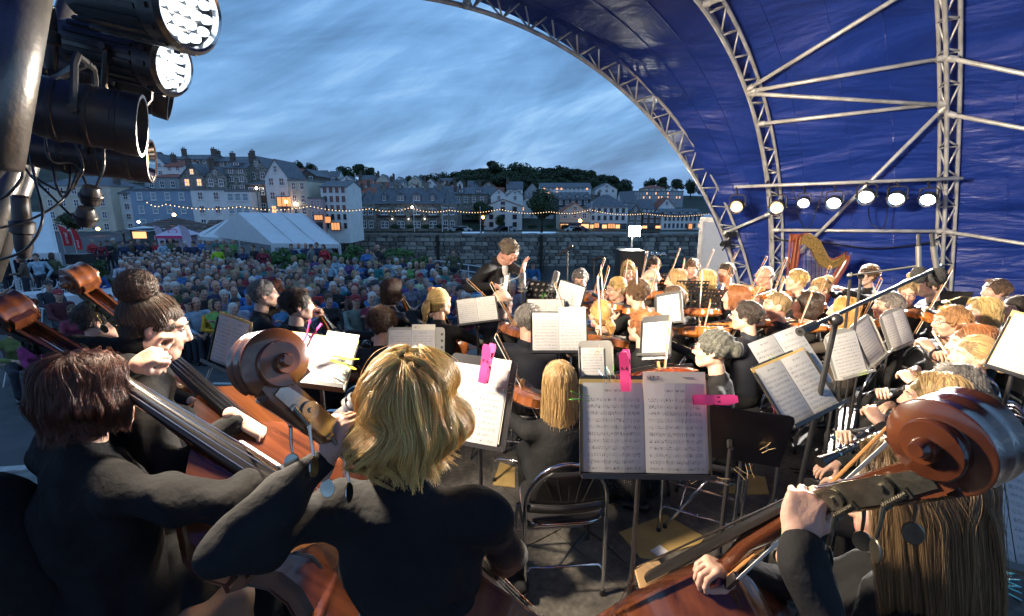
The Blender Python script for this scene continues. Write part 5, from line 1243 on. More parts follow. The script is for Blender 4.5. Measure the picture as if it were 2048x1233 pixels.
def building(label, x0, x1, yb, ye, yr, Y, kind='gable', wall='white', roof='slate', rows=2, cols=2, dep=9, ch=0, wk='n', lit=.03, cat='house', wh=1.5, down=2.5, dorm=0, apexw=True, shop=None, name='house', rz=0, group=None, ww=None):
    a, b = PY(x0, yb, Y), PY(x1, yb, Y); W_ = b.x-a.x; z0 = a.z; he = PY(x0, ye, Y).z-z0; hr = PY(x0, yr, Y).z-z0
    root = thing(name, label, cat, loc=(a.x, Y, z0), rz=rz, group=group); wm_, rm = WALLM[wall], ROOFM[roof]
    w = MB()
    if kind == 'gable':
        w.prism([(0, -down), (W_, -down), (W_, he), (W_/2, hr-.12), (0, he)], -dep, 0, 0, Matrix(((1, 0, 0, 0), (0, 0, -1, 0), (0, 1, 0, 0), (0, 0, 0, 1))))
    else: w.box(0, 0, -down, W_, dep, he)
    if kind == 'side':
        for x_ in (0, W_-.01): w.add([(x_, 0, he), (x_, dep, he), (x_, dep/2, hr-.1), (x_+.01, 0, he), (x_+.01, dep, he), (x_+.01, dep/2, hr-.1)], [(0, 1, 2), (5, 4, 3), (0, 3, 4, 1), (1, 4, 5, 2), (2, 5, 3, 0)])
    obj('wall', w, wm_, root)
    r = MB(); t = .16; o_ = .3
    if kind == 'gable':
        dx, dz = W_/2, hr-he; l = math.hypot(dx, dz); ex = o_*dx/l; ez = o_*dz/l
        for s in (0, 1):
            X = lambda x: x if s == 0 else W_-x
            vs = [(X(-ex), -.2, he-ez), (X(W_/2), -.2, hr), (X(W_/2), dep, hr), (X(-ex), dep, he-ez)]; r.add([Vector(v) for v in vs]+[Vector(v)-Vector((0, 0, t)) for v in vs], [(0, 1, 2, 3), (7, 6, 5, 4), (0, 4, 5, 1), (1, 5, 6, 2), (2, 6, 7, 3), (3, 7, 4, 0)])
    elif kind == 'side':
        for s in (0, 1):
            Yf = lambda y: y if s == 0 else dep-y
            vs = [(-.2, Yf(-o_), he-.1), (W_+.2, Yf(-o_), he-.1), (W_+.2, Yf(dep/2), hr), (-.2, Yf(dep/2), hr)]; r.add([Vector(v) for v in vs]+[Vector(v)-Vector((0, 0, t)) for v in vs], [(0, 1, 2, 3), (7, 6, 5, 4), (0, 4, 5, 1), (1, 5, 6, 2), (2, 6, 7, 3), (3, 7, 4, 0)])
    elif kind == 'hip':
        i_ = min(W_*.42, dep*.5); vs = [(-o_, -o_, he), (W_+o_, -o_, he), (W_+o_, dep+o_, he), (-o_, dep+o_, he), (i_, dep/2, hr), (W_-i_, dep/2, hr)]
        r.add([Vector(v) for v in vs], [(0, 1, 5, 4), (1, 2, 5), (2, 3, 4, 5), (3, 0, 4), (3, 2, 1, 0)])
    else: r.box(-.12, -.12, he, W_+.12, dep, he+.35)
    obj('roof', r, rm, root)
    if rows:
        zs = [he*(i+.30)/rows for i in range(rows)]; hh = min(wh, he/rows*.58)
        if shop: zs = zs[1:]
        windows(root, W_*.92, zs, cols, hh, w_=ww, x0=W_*.04, lit=lit, kind=wk)
        if kind == 'gable' and apexw and hr-he > 1.6: windows(root, W_*.3, [he+(hr-he)*.2], 1, min(1.3, (hr-he)*.4), x0=W_*.35, lit=lit, kind=wk)
    if shop:
        sh = MB(); sh.box(.15, -.14, 0, W_-.15, -.002, he/rows*.8); so = obj('shopfront', sh, WALLM['dark'], root); hs = he/rows*.5
        for c in range(max(2, cols)):
            xx = W_*(c+.5)/max(2, cols); obj('shop_window', MB().box(xx-W_/max(2, cols)*.36, -.17, .25, xx+W_/max(2, cols)*.36, -.145, .25+hs), M_LITP if (shop == 'lit' and c % 2 == 0) else M_PANE, so)
    for k in range(dorm):
        dxw = W_*(k+.5)/dorm; zz = he+(hr-he)*.18; dh = (hr-he)*.55; dw = min(1.9, W_/dorm*.5); fz = -o_*.2+dep*.5*.12
        d = MB(); d.prism([(-dw/2, 0), (dw/2, 0), (dw/2, dh*.62), (0, dh), (-dw/2, dh*.62)], -dep*.3, 0, 0, Matrix.Translation((dxw, fz, zz))@Matrix(((1, 0, 0, 0), (0, 0, -1, 0), (0, 1, 0, 0), (0, 0, 0, 1))))
        do = obj('dormer', d, rm, root); put(bpy.data.objects.new('window', WM['n']), do, Matrix.Translation((dxw, fz-.03, zz+dh*.08))@Matrix.Diagonal((dw*.62, 1, dh*.5, 1)))
    for k in range(ch):
        cx = W_*(.06 if k == 0 else .94 if k == 1 else .5); c = MB(); ty = hr if kind != 'flat' else he; c.box(cx-.45, dep*.3, he*.9, cx+.45, dep*.3+.8, ty+1.1); c.box(cx-.5, dep*.3-.05, ty+1.1, cx+.5, dep*.3+.85, ty+1.25)
        for q in (-.25, .15): c.tube([(cx+q, dep*.3+.4, ty+1.25), (cx+q, dep*.3+.4, ty+1.7)], [.13, .1], 6)
        obj('chimney', c, WALLM['brown'], root)
    return root, W_, he, hr
B_ = [ # front row and the named houses, left to right
 ('cream hotel partly behind the lamps at the left edge', 95, 235, 468, 372, 350, 96, 'hip', 'cream', 'slate', 4, 5, dict(wh=1.6, ch=2)),
 ('white house with bay windows left of the grey-blue one', 232, 275, 465, 385, 372, 98, 'side', 'white', 'slate', 4, 2, {}),
 ('wide grey-blue painted block with blinds in its windows', 272, 392, 462, 382, 378, 96, 'flat', 'blue', 'slate', 3, 4, dict(wk='b', wh=1.7)),
 ('bright white block with rows of small-paned windows beside the marquee', 392, 460, 462, 381, 377, 95, 'flat', 'white', 'grey', 3, 2, dict(wh=2)),
 ('white upper block over a dark shop, right of the bright white one', 460, 508, 462, 384, 378, 95, 'flat', 'white', 'grey', 3, 3, dict(shop='dark', wk='b', wh=2.0, ww=1.3)),
 ('brown stone building with a glazed lean-to, behind the marquee ridge', 500, 545, 462, 368, 362, 99, 'side', 'brown', 'slate', 3, 2, {}),
 ('tall white gabled house with a blue lower front', 541, 585, 462, 352, 318, 97, 'gable', 'white', 'slate', 4, 2, dict(ch=0)),
 ('cream bow-fronted house with wide windows right of the blue front', 586, 622, 462, 362, 357, 96, 'flat', 'cream', 'grey', 4, 2, dict(wh=1.8)),
 ('narrow pink-washed house with lit shops below', 622, 648, 462, 398, 394, 95, 'flat', 'pink', 'grey', 3, 2, dict(shop='lit')),
 ('white house with three gables in a row and rows of dark windows', 648, 700, 462, 372, 360, 97, 'side', 'white', 'slate', 5, 4, dict(wk='d')),
 ('grey house behind the flagpoles left of the customs house', 700, 722, 462, 405, 385, 120, 'side', 'stone', 'slate', 2, 1, {}),
 ('stone gabled house with a lit window, second tier on the left', 362, 415, 380, 355, 327, 104, 'gable', 'stone', 'slate', 1, 2, dict(ch=2, lit=.5)),
 ('lower stone gabled house right of the one with the lit window', 413, 456, 382, 352, 334, 103, 'gable', 'rubble', 'slate', 1, 2, dict(ch=1)),
 ('three-storey stone house with tall red chimneys and a dormer', 455, 498, 385, 335, 316, 104, 'side', 'rubble', 'slate', 3, 2, dict(ch=2, dorm=1)),
 ('speckled white-and-grey stone house with a steep gable', 497, 538, 368, 338, 312, 106, 'gable', 'rubble', 'slate', 1, 2, {}),
 ('small pink gabled house high beside the tall white gable', 583, 610, 362, 352, 336, 110, 'gable', 'pink', 'red', 1, 1, {}),
 ('brown balconied house behind the cream bow front', 604, 636, 420, 350, 338, 108, 'gable', 'brown', 'slate', 3, 2, {}),
 ('red-roofed white house above the marquee, left', 330, 366, 345, 332, 318, 112, 'side', 'white', 'red', 1, 2, dict(ch=1)),
 ('white house with grey roof at the upper left, near the lamp cans', 296, 332, 355, 325, 306, 115, 'gable', 'white', 'slate', 2, 2, {}),
 ('grey-walled house with a domed red roof below the upper left houses', 292, 362, 385, 355, 345, 108, 'hip', 'grey', 'red', 1, 3, {}),
 ('long slate-roofed terrace on the left skyline', 352, 420, 340, 318, 306, 118, 'side', 'stone', 'slate', 1, 5, dict(ch=2)),
 ('slate-roofed terrace with chimneys under the left skyline', 420, 500, 338, 322, 310, 120, 'side', 'stone', 'slate', 1, 5, dict(ch=2)),
 ('slate and glass roofed villa at the top left skyline', 240, 300, 345, 318, 300, 120, 'side', 'stone', 'slate', 2, 4, dict(ch=1)),
 ('stone three-window house behind the customs house', 905, 975, 412, 388, 373, 142, 'hip', 'stone', 'slate', 1, 4, dict(dorm=2, ch=1)),
 ('white twin-gabled house behind, left gable', 982, 1014, 405, 390, 377, 140, 'gable', 'white', 'slate', 1, 1, {}),
 ('white twin-gabled house behind, right gable', 1014, 1046, 405, 390, 378, 140, 'gable', 'white', 'slate', 1, 1, {}),
 ('white house with two gables and red roof edge by the dark tree', 968, 1044, 458, 412, 398, 124, 'gable', 'white', 'red', 3, 3, dict(wk='d')),
 ('dark slate terrace with white dormers right of the big tree', 1112, 1180, 430, 398, 384, 138, 'side', 'dark', 'slate', 2, 5, dict(dorm=4)),
 ('white house with a red roof right of the big round tree', 1118, 1180, 459, 425, 405, 124, 'gable', 'cream', 'red', 2, 3, dict(shop='lit')),
 ('large white commercial house with a great slate hip roof', 1176, 1254, 459, 415, 389, 125, 'hip', 'white', 'slate', 3, 6, dict(shop='lit', wk='d')),
 ('stone gabled hall right of the great hip roof', 1254, 1284, 459, 428, 408, 126, 'gable', 'stone', 'slate', 2, 2, {}),
 ('dark-fronted block with a lit shop behind the floodlight', 1282, 1322, 459, 428, 424, 126, 'flat', 'brown', 'slate', 3, 3, dict(shop='lit')),
 ('long white hotel with small dormers and awnings near the front arch', 1322, 1404, 460, 431, 418, 125, 'side', 'white', 'slate', 2, 9, dict(dorm=5, wk='d')),
 ('long pale hotel on the slope below the trees', 1080, 1182, 390, 375, 365, 172, 'side', 'white', 'slate', 2, 11, dict(lit=.15)),
 ('white chapel-like gabled house on the slope', 1192, 1234, 388, 378, 366, 170, 'gable', 'white', 'slate', 1, 3, {}),
 ('long modern glass-fronted block on the slope', 1262, 1366, 400, 384, 380, 160, 'flat', 'grey', 'grey', 2, 16, dict(wk='b', lit=.25, cat='building', name='office_block')),
 ('low house with a red roof above the glass block', 1290, 1330, 384, 377, 370, 180, 'hip', 'cream', 'red', 1, 3, {}),
]
for (lb, x0, x1, yb, ye, yr, Y, kd, wl, rf, rows, cols, kw) in B_:
    building(lb, x0, x1, yb, ye, yr, Y, kd, wl, rf, rows, cols, **kw)
# customs house: long slate roof between two pavilions
def customs():
    x0, x1 = 720, 915; Y = 119; a, b = PY(x0, 463, Y), PY(x1, 463, Y); W_ = b.x-a.x; z0 = a.z
    H = lambda y: PY(x0, y, Y).z-z0
    root = thing('customs_building', 'long stone harbour office with pavilion roofs at both ends and four white dormers', 'building', loc=(a.x, Y, z0))
    he, hr = H(408), H(374); pw = W_*.17
    w = MB(); w.box(pw*.9, .6, -2, W_-pw*.9, 11, he); w.box(0, 0, -2, pw, 11.2, he); w.box(W_-pw, 0, -2, W_, 11.2, he); obj('wall', w, WALLM['stone'], root)
    r = MB(); r.add([Vector(v) for v in ((pw*.8, .2, he), (W_-pw*.8, .2, he), (W_-pw*.8, 6, hr), (pw*.8, 6, hr), (pw*.8, 11.5, he), (W_-pw*.8, 11.5, he))], [(0, 1, 2, 3), (3, 2, 5, 4), (0, 3, 4), (1, 5, 2)])
    for x in (0, W_-pw):
        c = x+pw/2; hp = he+(hr-he)*.75; n = 8; pr = [(pw*.62, 0), (pw*.5, .35), (pw*.34, (hp-he)*.42), (pw*.1, (hp-he)), (.02, hp-he+.3)]
        r.lathe([(q*1.25, z) for q, z in pr], 8, 0, Matrix.Translation((c, 3.5, he))@Matrix.Rotation(PI/8, 4, 'Z'))
    obj('roof', r, ROOFM['slate'], root)
    z1, z2 = he*.12, he*.60
    for x in (pw*.3, pw*.7, W_-pw*.7, W_-pw*.3):
        for z in (z1, z2): put(bpy.data.objects.new('window', WM['n']), root, Matrix.Translation((x, -.04, z))@Matrix.Diagonal((pw*.28, 1, he*.27, 1)))
    for k in range(4):
        x = pw+(W_-2*pw)*(k+.5)/4
        for z in (z1, z2):
            for s in (-.5, .5): put(bpy.data.objects.new('window', WM['n']), root, Matrix.Translation((x+s*.95, .56, z))@Matrix.Diagonal((.9, 1, he*.25, 1)))
        obj('window_arch', MB().tube([(x-1.2, .5, z1+he*.25)]+[(x+1.2*math.cos(q), .5, z1+he*.25+.7*math.sin(q)) for q in (2.6, 2.1, 1.57, 1, .5)]+[(x+1.2, .5, z1+he*.25)], .12, 5), WALLM['rubble'], root)
        dw = 1.9 if k in (1, 2) else 1.1; zz = he+(hr-he)*.16; fz = 1.4
        d = MB(); d.prism([(-dw/2-.2, 0), (dw/2+.2, 0), (dw/2+.2, 1.3), (0, 2.3), (-dw/2-.2, 1.3)], -2.5, 0, 0, Matrix.Translation((x, fz, zz))@Matrix(((1, 0, 0, 0), (0, 0, -1, 0), (0, 1, 0, 0), (0, 0, 0, 1))))
        do = obj('dormer', d, ROOFM['slate'], root)
        for s in ((-.45, .45) if k in (1, 2) else (0,)): put(bpy.data.objects.new('window', WM['n']), do, Matrix.Translation((x+s, fz-.05, zz+.15))@Matrix.Diagonal((.8, 1, 1.15, 1)))
        if k < 3:
            xx = pw+(W_-2*pw)*(k+1)/4; obj('wall_lamp', MB().ball((xx, .35, he*.45), .11, 6), emit('doorlamp', (1, .95, .7), 8), root)
        obj('flower_box', MB().box(x-1.5, .1, z2-.55, x+1.5, .58, z2-.15), mat('window_box', (.05, .03, .03), .9), root)
    for x in (W_*.2, W_*.34, W_*.66, W_*.8): c = MB(); c.box(x-.6, 5, hr-1, x+.6, 6, hr+1.2); c.box(x-.7, 4.9, hr+1.2, x+.7, 6.1, hr+1.4); obj('chimney', c, WALLM['stone'], root)
customs()
# filler houses climbing the slope: every one a house of its own
g = random.Random(21); names = {'white': 'white', 'cream': 'cream', 'grey': 'grey', 'stone': 'stone'}
fills = []
for Y, x0, x1, step in ((150, 700, 1320, 36), (165, 620, 1010, 33), (182, 600, 1060, 30), (200, 560, 980, 30), (222, 560, 900, 28), (130, 236, 560, 44), (146, 240, 620, 34)):
    x = x0
    while x < x1:
        w_ = step*g.uniform(.75, 1.15); fills.append((x, w_, Y)); x += w_*g.uniform(1.0, 1.3)
ORD = ['first', 'second', 'third', 'fourth', 'fifth', 'sixth', 'seventh', 'eighth', 'ninth', 'tenth', 'eleventh', 'twelfth', 'thirteenth', 'fourteenth', 'fifteenth', 'sixteenth', 'seventeenth', 'eighteenth', 'nineteenth', 'twentieth', 'twenty-first', 'twenty-second', 'twenty-third', 'twenty-fourth', 'twenty-fifth', 'twenty-sixth', 'twenty-seventh', 'twenty-eighth', 'twenty-ninth', 'thirtieth', 'thirty-first', 'thirty-second', 'thirty-third', 'thirty-fourth', 'thirty-fifth', 'thirty-sixth']
rown = {150: 'lowest hillside row', 165: 'second hillside row', 182: 'third hillside row', 200: 'fourth hillside row', 222: 'topmost hillside row', 130: 'lower left hillside row', 146: 'upper left hillside row'}
cnt = {}
for (x, w_, Y) in fills:
    cnt[Y] = cnt.get(Y, 0)+1
    a = hill_z(x, Y); px, py, _ = proj((PY(x, 400, Y).x, Y, a))
    hh = g.uniform(3.2, 5.5); e_ = proj((0, Y, a+hh))[1]; r_ = proj((0, Y, a+hh+g.uniform(2, 3.4)))[1]
    wl = g.choice(['white', 'white', 'white', 'white', 'cream', 'grey', 'stone']); rf = g.choice(['slate', 'slate', 'slate', 'red', 'brown'] if Y < 220 else ['slate']); kd = g.choice(['gable', 'side', 'side', 'gable'])
    building('%s %s house, %s roof, %s from the left in %s' % (wl, 'gabled' if kd == 'gable' else 'wide', rf, ORD[cnt[Y]-1], rown[Y]), x, x+w_, proj((0, Y, a))[1], e_, r_, Y, kd, wl, rf, 2, 2 if kd == 'gable' else 3, dep=8, ch=g.choice([0, 1, 1]), wh=1.2, lit=.03)

# ---- foliage
M_LEAF = {'dark': mat('leaf_dark', (.045, .08, .032), .7, noise=.55, nscale=.5), 'mid': mat('leaf_mid', (.045, .085, .030), .65, noise=.5, nscale=.8), 'shrub': mat('leaf_shrub', (.10, .22, .065), .5, noise=.5, nscale=2.5)}
M_BARK = mat('bark', (.06, .05, .04), .9, bump=.5)
def crown_mesh(seed, n, leaf, blobs, mname):
    q = np.random.default_rng(seed); bl = []
    for i in range(blobs):
        a = q.uniform(0, 6.3); rr = q.uniform(0, .62); zz = q.uniform(-.35, .62); bl.append((rr*math.cos(a)*(1-.3*max(0, zz)), rr*math.sin(a)*(1-.3*max(0, zz)), zz, q.uniform(.24, .42)))
    bl = np.array(bl); k = q.integers(0, blobs, n); d = q.normal(size=(n, 3)); d /= np.linalg.norm(d, axis=1)[:, None]
    r = q.uniform(.72, 1.12, n)**.5; c = bl[k, :3]+d*(bl[k, 3]*r)[:, None]
    nrm_ = d+q.normal(size=(n, 3))*.55; nrm_ /= np.linalg.norm(nrm_, axis=1)[:, None]
    e1 = np.cross(nrm_, q.normal(size=(n, 3))); e1 /= np.linalg.norm(e1, axis=1)[:, None]; e2 = np.cross(nrm_, e1)
    s = (leaf*q.uniform(.6, 1.4, n))[:, None]
    V = np.concatenate([c-e1*s, c-e2*s*.55, c+e1*s, c+e2*s*.55]); F = np.stack([np.arange(n)+i*n for i in range(4)], 1)
    b = MB(); b.arr(V, F); return b.mesh('crown', [M_LEAF[mname]])
CR = [crown_mesh(i, 3000, .075, 17, 'dark') for i in range(5)]; CRM = [crown_mesh(20+i, 5200, .06, 20, 'mid') for i in range(2)]
core = MB(); V, F = blob([ell((0, 0, 0), (.55, .55, .45), .1), ell((.2, .1, .3), (.35, .35, .3), .1)], .16, lambda X, Y, Z: .08*np.sin(9*X)*np.sin(8*Y+Z*7)); core.arr(V, F)
def tree(label, px, ytop, ybase, wpx, Y, m, group=None, trunk=True, cat='tree', name='tree', corem='dark'):
    a, b = PY(px, ybase, Y), PY(px, ytop, Y); h = b.z-a.z; wd = wpx/FPX*Y/2
    root = thing(name, label, cat, loc=(a.x, Y, a.z), group=group); ch = h*(.72 if trunk else .55)*(1.25 if group and trunk else 1); cz = h-ch*.5
    put(bpy.data.objects.new('crown', m), root, Matrix.Translation((0, 0, cz))@Matrix.Rotation(R.uniform(0, 6), 4, 'Z')@Matrix.Diagonal((wd*1.05, wd*1.05, ch*.62, 1)))
    if trunk:
        t = MB(); t.tube([(0, 0, -.5), (.03*h, 0, h*.25), (0, 0, h*.6)], [h*.035, h*.028, h*.015], 7)
        for s in (-1, 1): t.tube([(.02*h, 0, h*.25), (s*wd*.4, .1, h*.5), (s*wd*.6, 0, h*.65)], [h*.018, h*.012, h*.006], 5)
        obj('trunk', t, M_BARK, root, smooth=True)
g = random.Random(9); x = 884; n = 0
tops = [(880, 352), (905, 346), (940, 342), (985, 325), (1010, 336), (1050, 330), (1080, 338), (1120, 330), (1150, 336), (1175, 345), (1215, 352), (1240, 362)]
for Yr, dy, st, lb in ((236, 0, 23, 'skyline'), (222, 12, 27, 'middle'), (205, 24, 34, 'lower')):
    x = 872+dy; n = 0
    while x < 1262-dy:
        yt = float(np.interp(x, [t_[0] for t_ in tops], [t_[1] for t_ in tops]))+dy+g.uniform(-4, 5); wp = g.uniform(46, 64)
        tree('%s broad dark tree from the left in the %s rank on the wooded hill' % (ORD[n], lb), x, yt, yt+g.uniform(38, 46), wp, Yr+g.uniform(-5, 5), g.choice(CR), 'trees on the wooded hill'); n += 1; x += st*g.uniform(.8, 1.2)
for i, (px, yt, wp) in enumerate(((1298, 360, 30), (1325, 356, 34), (1352, 358, 32), (1380, 362, 30), (1405, 364, 28), (985, 322, 30))):
    tree('dark tree on the skyline behind the glass block, %s of the group' % ORD[i] if i < 5 else 'tallest umbrella-shaped pine on the hilltop', px, yt, yt+34, wp, 240, g.choice(CR), 'trees near the front arch' if i < 5 else None, name='tree' if i < 5 else 'pine_tree')
for i, (px, yt, wp) in enumerate(((690, 334, 44), (722, 330, 40), (742, 334, 30), (600, 325, 34), (624, 328, 30), (850, 350, 30), (820, 353, 26))):
    tree('%s skyline tree from the left above the old town roofs' % ORD[[2, 3, 4, 0, 1, 6, 5][i]], px, yt, yt+34, wp, 235, g.choice(CR), 'trees above the old town')
tree('big round dark tree standing in the street behind the wall', 1083, 383, 462, 84, 118, CRM[0]); tree('smaller dark street tree left of the white gabled house', 962, 405, 462, 58, 119, CRM[1])
tree('low bushy tree at the foot of the white gabled house', 1000, 432, 462, 26, 118, CRM[0]); tree('dark leafy tree in front of the cream hotel', 152, 428, 478, 70, 80, CRM[1])
# shrubs along the street
for i, px in enumerate((790, 820, 850, 880, 935, 960, 1065, 1100, 1130)):
    tree('%s clipped shrub from the left along the town quay' % ORD[i], px, 450, 466, 30, 116, CRM[i % 2], 'shrubs along the town quay', trunk=False, cat='shrub', name='shrub')
# parked cars far off
M_CAR = [mat('car_'+n, c, .3, coat=.6) for n, c in (('silver', (.4, .42, .44)), ('white', (.6, .6, .6)), ('dark', (.05, .055, .07)))]
for i, px in enumerate((912, 928, 1003, 1018, 1145, 1160)):
    a = PY(px, 462, 115.5); a.z = PY(1000, 464, 115.5).z; c = thing('parked_car', ['silver', 'white', 'dark', 'silver', 'white', 'dark'][i]+' car parked on the town quay, '+ORD[i]+' from the left', 'car', loc=a, group='cars parked on the town quay')
    b = MB(); pr = [(-2, .3), (-2, .75), (-1.3, .9), (-.8, 1.4), (.7, 1.4), (1.3, .95), (2, .8), (2.05, .3)]; b.prism(pr, -.8, .8, 0, Matrix(((1, 0, 0, 0), (0, 0, 1, 0), (0, 1, 0, 0), (0, 0, 0, 1)))); obj('body', b, M_CAR[[0, 1, 2, 0, 1, 2][i]], c)
    obj('window', MB().box(-.75, -.83, .95, .8, .83, 1.3), M_PANE, c)
    for x_ in (-1.25, 1.3): obj('wheel', MB().tube([(x_, -.82, .33), (x_, .82, .33)], .33, 12), M_PBLK, c)
# masts, flagpoles, street lamps and bulbs
for i, (px, y0, y1, Y) in enumerate(((718, 348, 465, 113), (697, 412, 465, 113), (829, 400, 464, 114), (885, 415, 464, 114), (961, 415, 464, 114), (1017, 410, 464, 114), (1182, 405, 462, 116))):
    a, b = PY(px, y1, Y), PY(px, y0, Y); o = thing('flagpole', ['tall white flagpole beside the customs house', 'shorter white pole left of the tall flagpole', 'thin pole before the middle of the customs house', 'thin pole at the right end of the customs house', 'thin pole in front of the smaller street tree', 'thin pole before the white gabled house', 'thin pole before the great hip-roofed house'][i], 'pole', loc=(a.x, Y, a.z))
    obj('mast', MB().tube([(0, 0, 0), (0, 0, b.z-a.z)], [.16 if i == 0 else .08, .08 if i == 0 else .05], 6), mat('mast_white', (.7, .72, .74), .5), o); obj('mast_cap', MB().ball((0, 0, b.z-a.z), .14, 6), mat('mast_white'), o)
for i, (px, py, Y, c) in enumerate(((352, 430, 70, 'a'), (281, 444, 75, 'w'), (574, 404, 95, 'a'), (1160, 442, 119, 'a'), (966, 435, 119, 'a'), (668, 455, 100, 'a'), (200, 458, 78, 'a'), (825, 415, 117, 'w'), (515, 377, 98, 'w'), (592, 408, 96, 'w'))):
    a = PY(px, py, Y); zb = PY(px, 463, Y).z; o = thing('street_lamp', ['orange street lamp above the pavilion roof', 'white-gold lamp left of the pink stall', 'orange lamp in the restaurant window', 'amber lamp on the red-roofed white house', 'amber lamp beside the smaller street tree', 'warm lamp low beside the marquee end', 'warm lamp in the terrace by the cream hotel', 'white lamp on the customs house front', 'white lamp on the brown stone building', 'white lamp on the cream bow-fronted house'][i], 'lamp', loc=(a.x, a.y-.4, zb))
    obj('bulb', MB().ball((0, 0, a.z-zb), .0045*Y*.75 if c == 'a' else .0032*Y*.75, 8), emit('sodium', (1, .42, .10), 14) if c == 'a' else emit('street_white', (1, .9, .7), 14), o, smooth=True); obj('post', MB().tube([(0, .05, 0), (0, .05, a.z-zb-.15)], .05, 6), M_BLK, o)
# lit shopfronts at street level
for i, (x0, x1, y0, y1, Y) in enumerate(((556, 583, 395, 413, 96.7), (630, 646, 431, 440, 94.7), (652, 662, 434, 446, 96.5), (664, 680, 446, 460, 96.4), (1188, 1198, 447, 456, 124.6), (1215, 1230, 448, 457, 124.5), (1376, 1384, 448, 458, 124.6))):
    a, b = PY(x0, y1, Y), PY(x1, y0, Y); o = thing('lit_shopfront', ['restaurant window glowing orange in the blue house', 'lit sign of the pink house shop', 'small lit shop window by the three-gabled house', 'lit arcade at the marquee end', 'left lit window of the great hip-roofed house', 'right lit window of the great hip-roofed house', 'lit doorway of the long white hotel'][i], 'shopfront', loc=(a.x, Y-.3, a.z)); w_, h_ = b.x-a.x, b.z-a.z
    for k in range(3): obj('window', MB().box(w_*(k+.08)/3, 0, 0, w_*(k+.92)/3, .05, h_), emit('shop', (1, .40, .14), .65), o)
    obj('surround', MB().box(-.15, .06, -.15, w_+.15, .2, h_+.15), WALLM['dark'], o)
a, b = PY(541, 462, 97-.05), PY(585, 358, 97-.05)
# festoon of bulbs from the left lamps across to the front arch
ft = thing('string_lights', 'long sagging string of small warm bulbs across the whole waterfront', 'string lights', loc=PY(290, 402, 60))
fpts = [PY(px, py, Y) for px, py, Y in ((290, 403, 60), (330, 409, 60), (480, 414, 62), (620, 413, 66), (740, 418, 70), (820, 416, 72), (900, 421, 75), (1000, 419, 78), (1100, 424, 80), (1180, 420, 82), (1290, 428, 84), (1420, 428, 86))]
cum = [0]
for i in range(1, len(fpts)): cum.append(cum[-1]+(fpts[i]-fpts[i-1]).length)
def along(s):
    i = max(j for j in range(len(cum)-1) if cum[j] <= s+1e-9); u = (s-cum[i])/(cum[i+1]-cum[i]); v = fpts[i].lerp(fpts[i+1], u); v.z -= .45*math.sin(u*PI); return v
o0 = ft.location.copy(); nb = 185; bm = MB().ball((0, 0, 0), .062, 5).mesh('bulb', [G_BULB])
for i in range(nb): put(bpy.data.objects.new('bulb', bm), ft, Matrix.Translation(along(cum[-1]*(i+.5)/nb)-o0))
obj('cord', MB().tube([along(cum[-1]*i/120)-o0+Vector((0, 0, .12)) for i in range(121)], .03, 4), M_PBLK, ft)
# far railings and boats are absent; quay rail on our side
rl = thing('quay_rail', 'white tubular rail along the near quay edge right of the shrubs', 'railing', loc=PG(872, 545)); q0 = PG(872, 545); q1 = PG(1078, 580); dq = q1-q0; wr = mat('rail_white', (.6, .62, .64), .5)
for z in (.35, .7): obj('rail_tube', MB().tube([(0, 0, z), dq+Vector((0, 0, z))], .03, 6), wr, rl)
for i in range(9): p = dq*i/8; obj('post', MB().tube([p, p+Vector((0, 0, .72))], .035, 6), wr, rl)
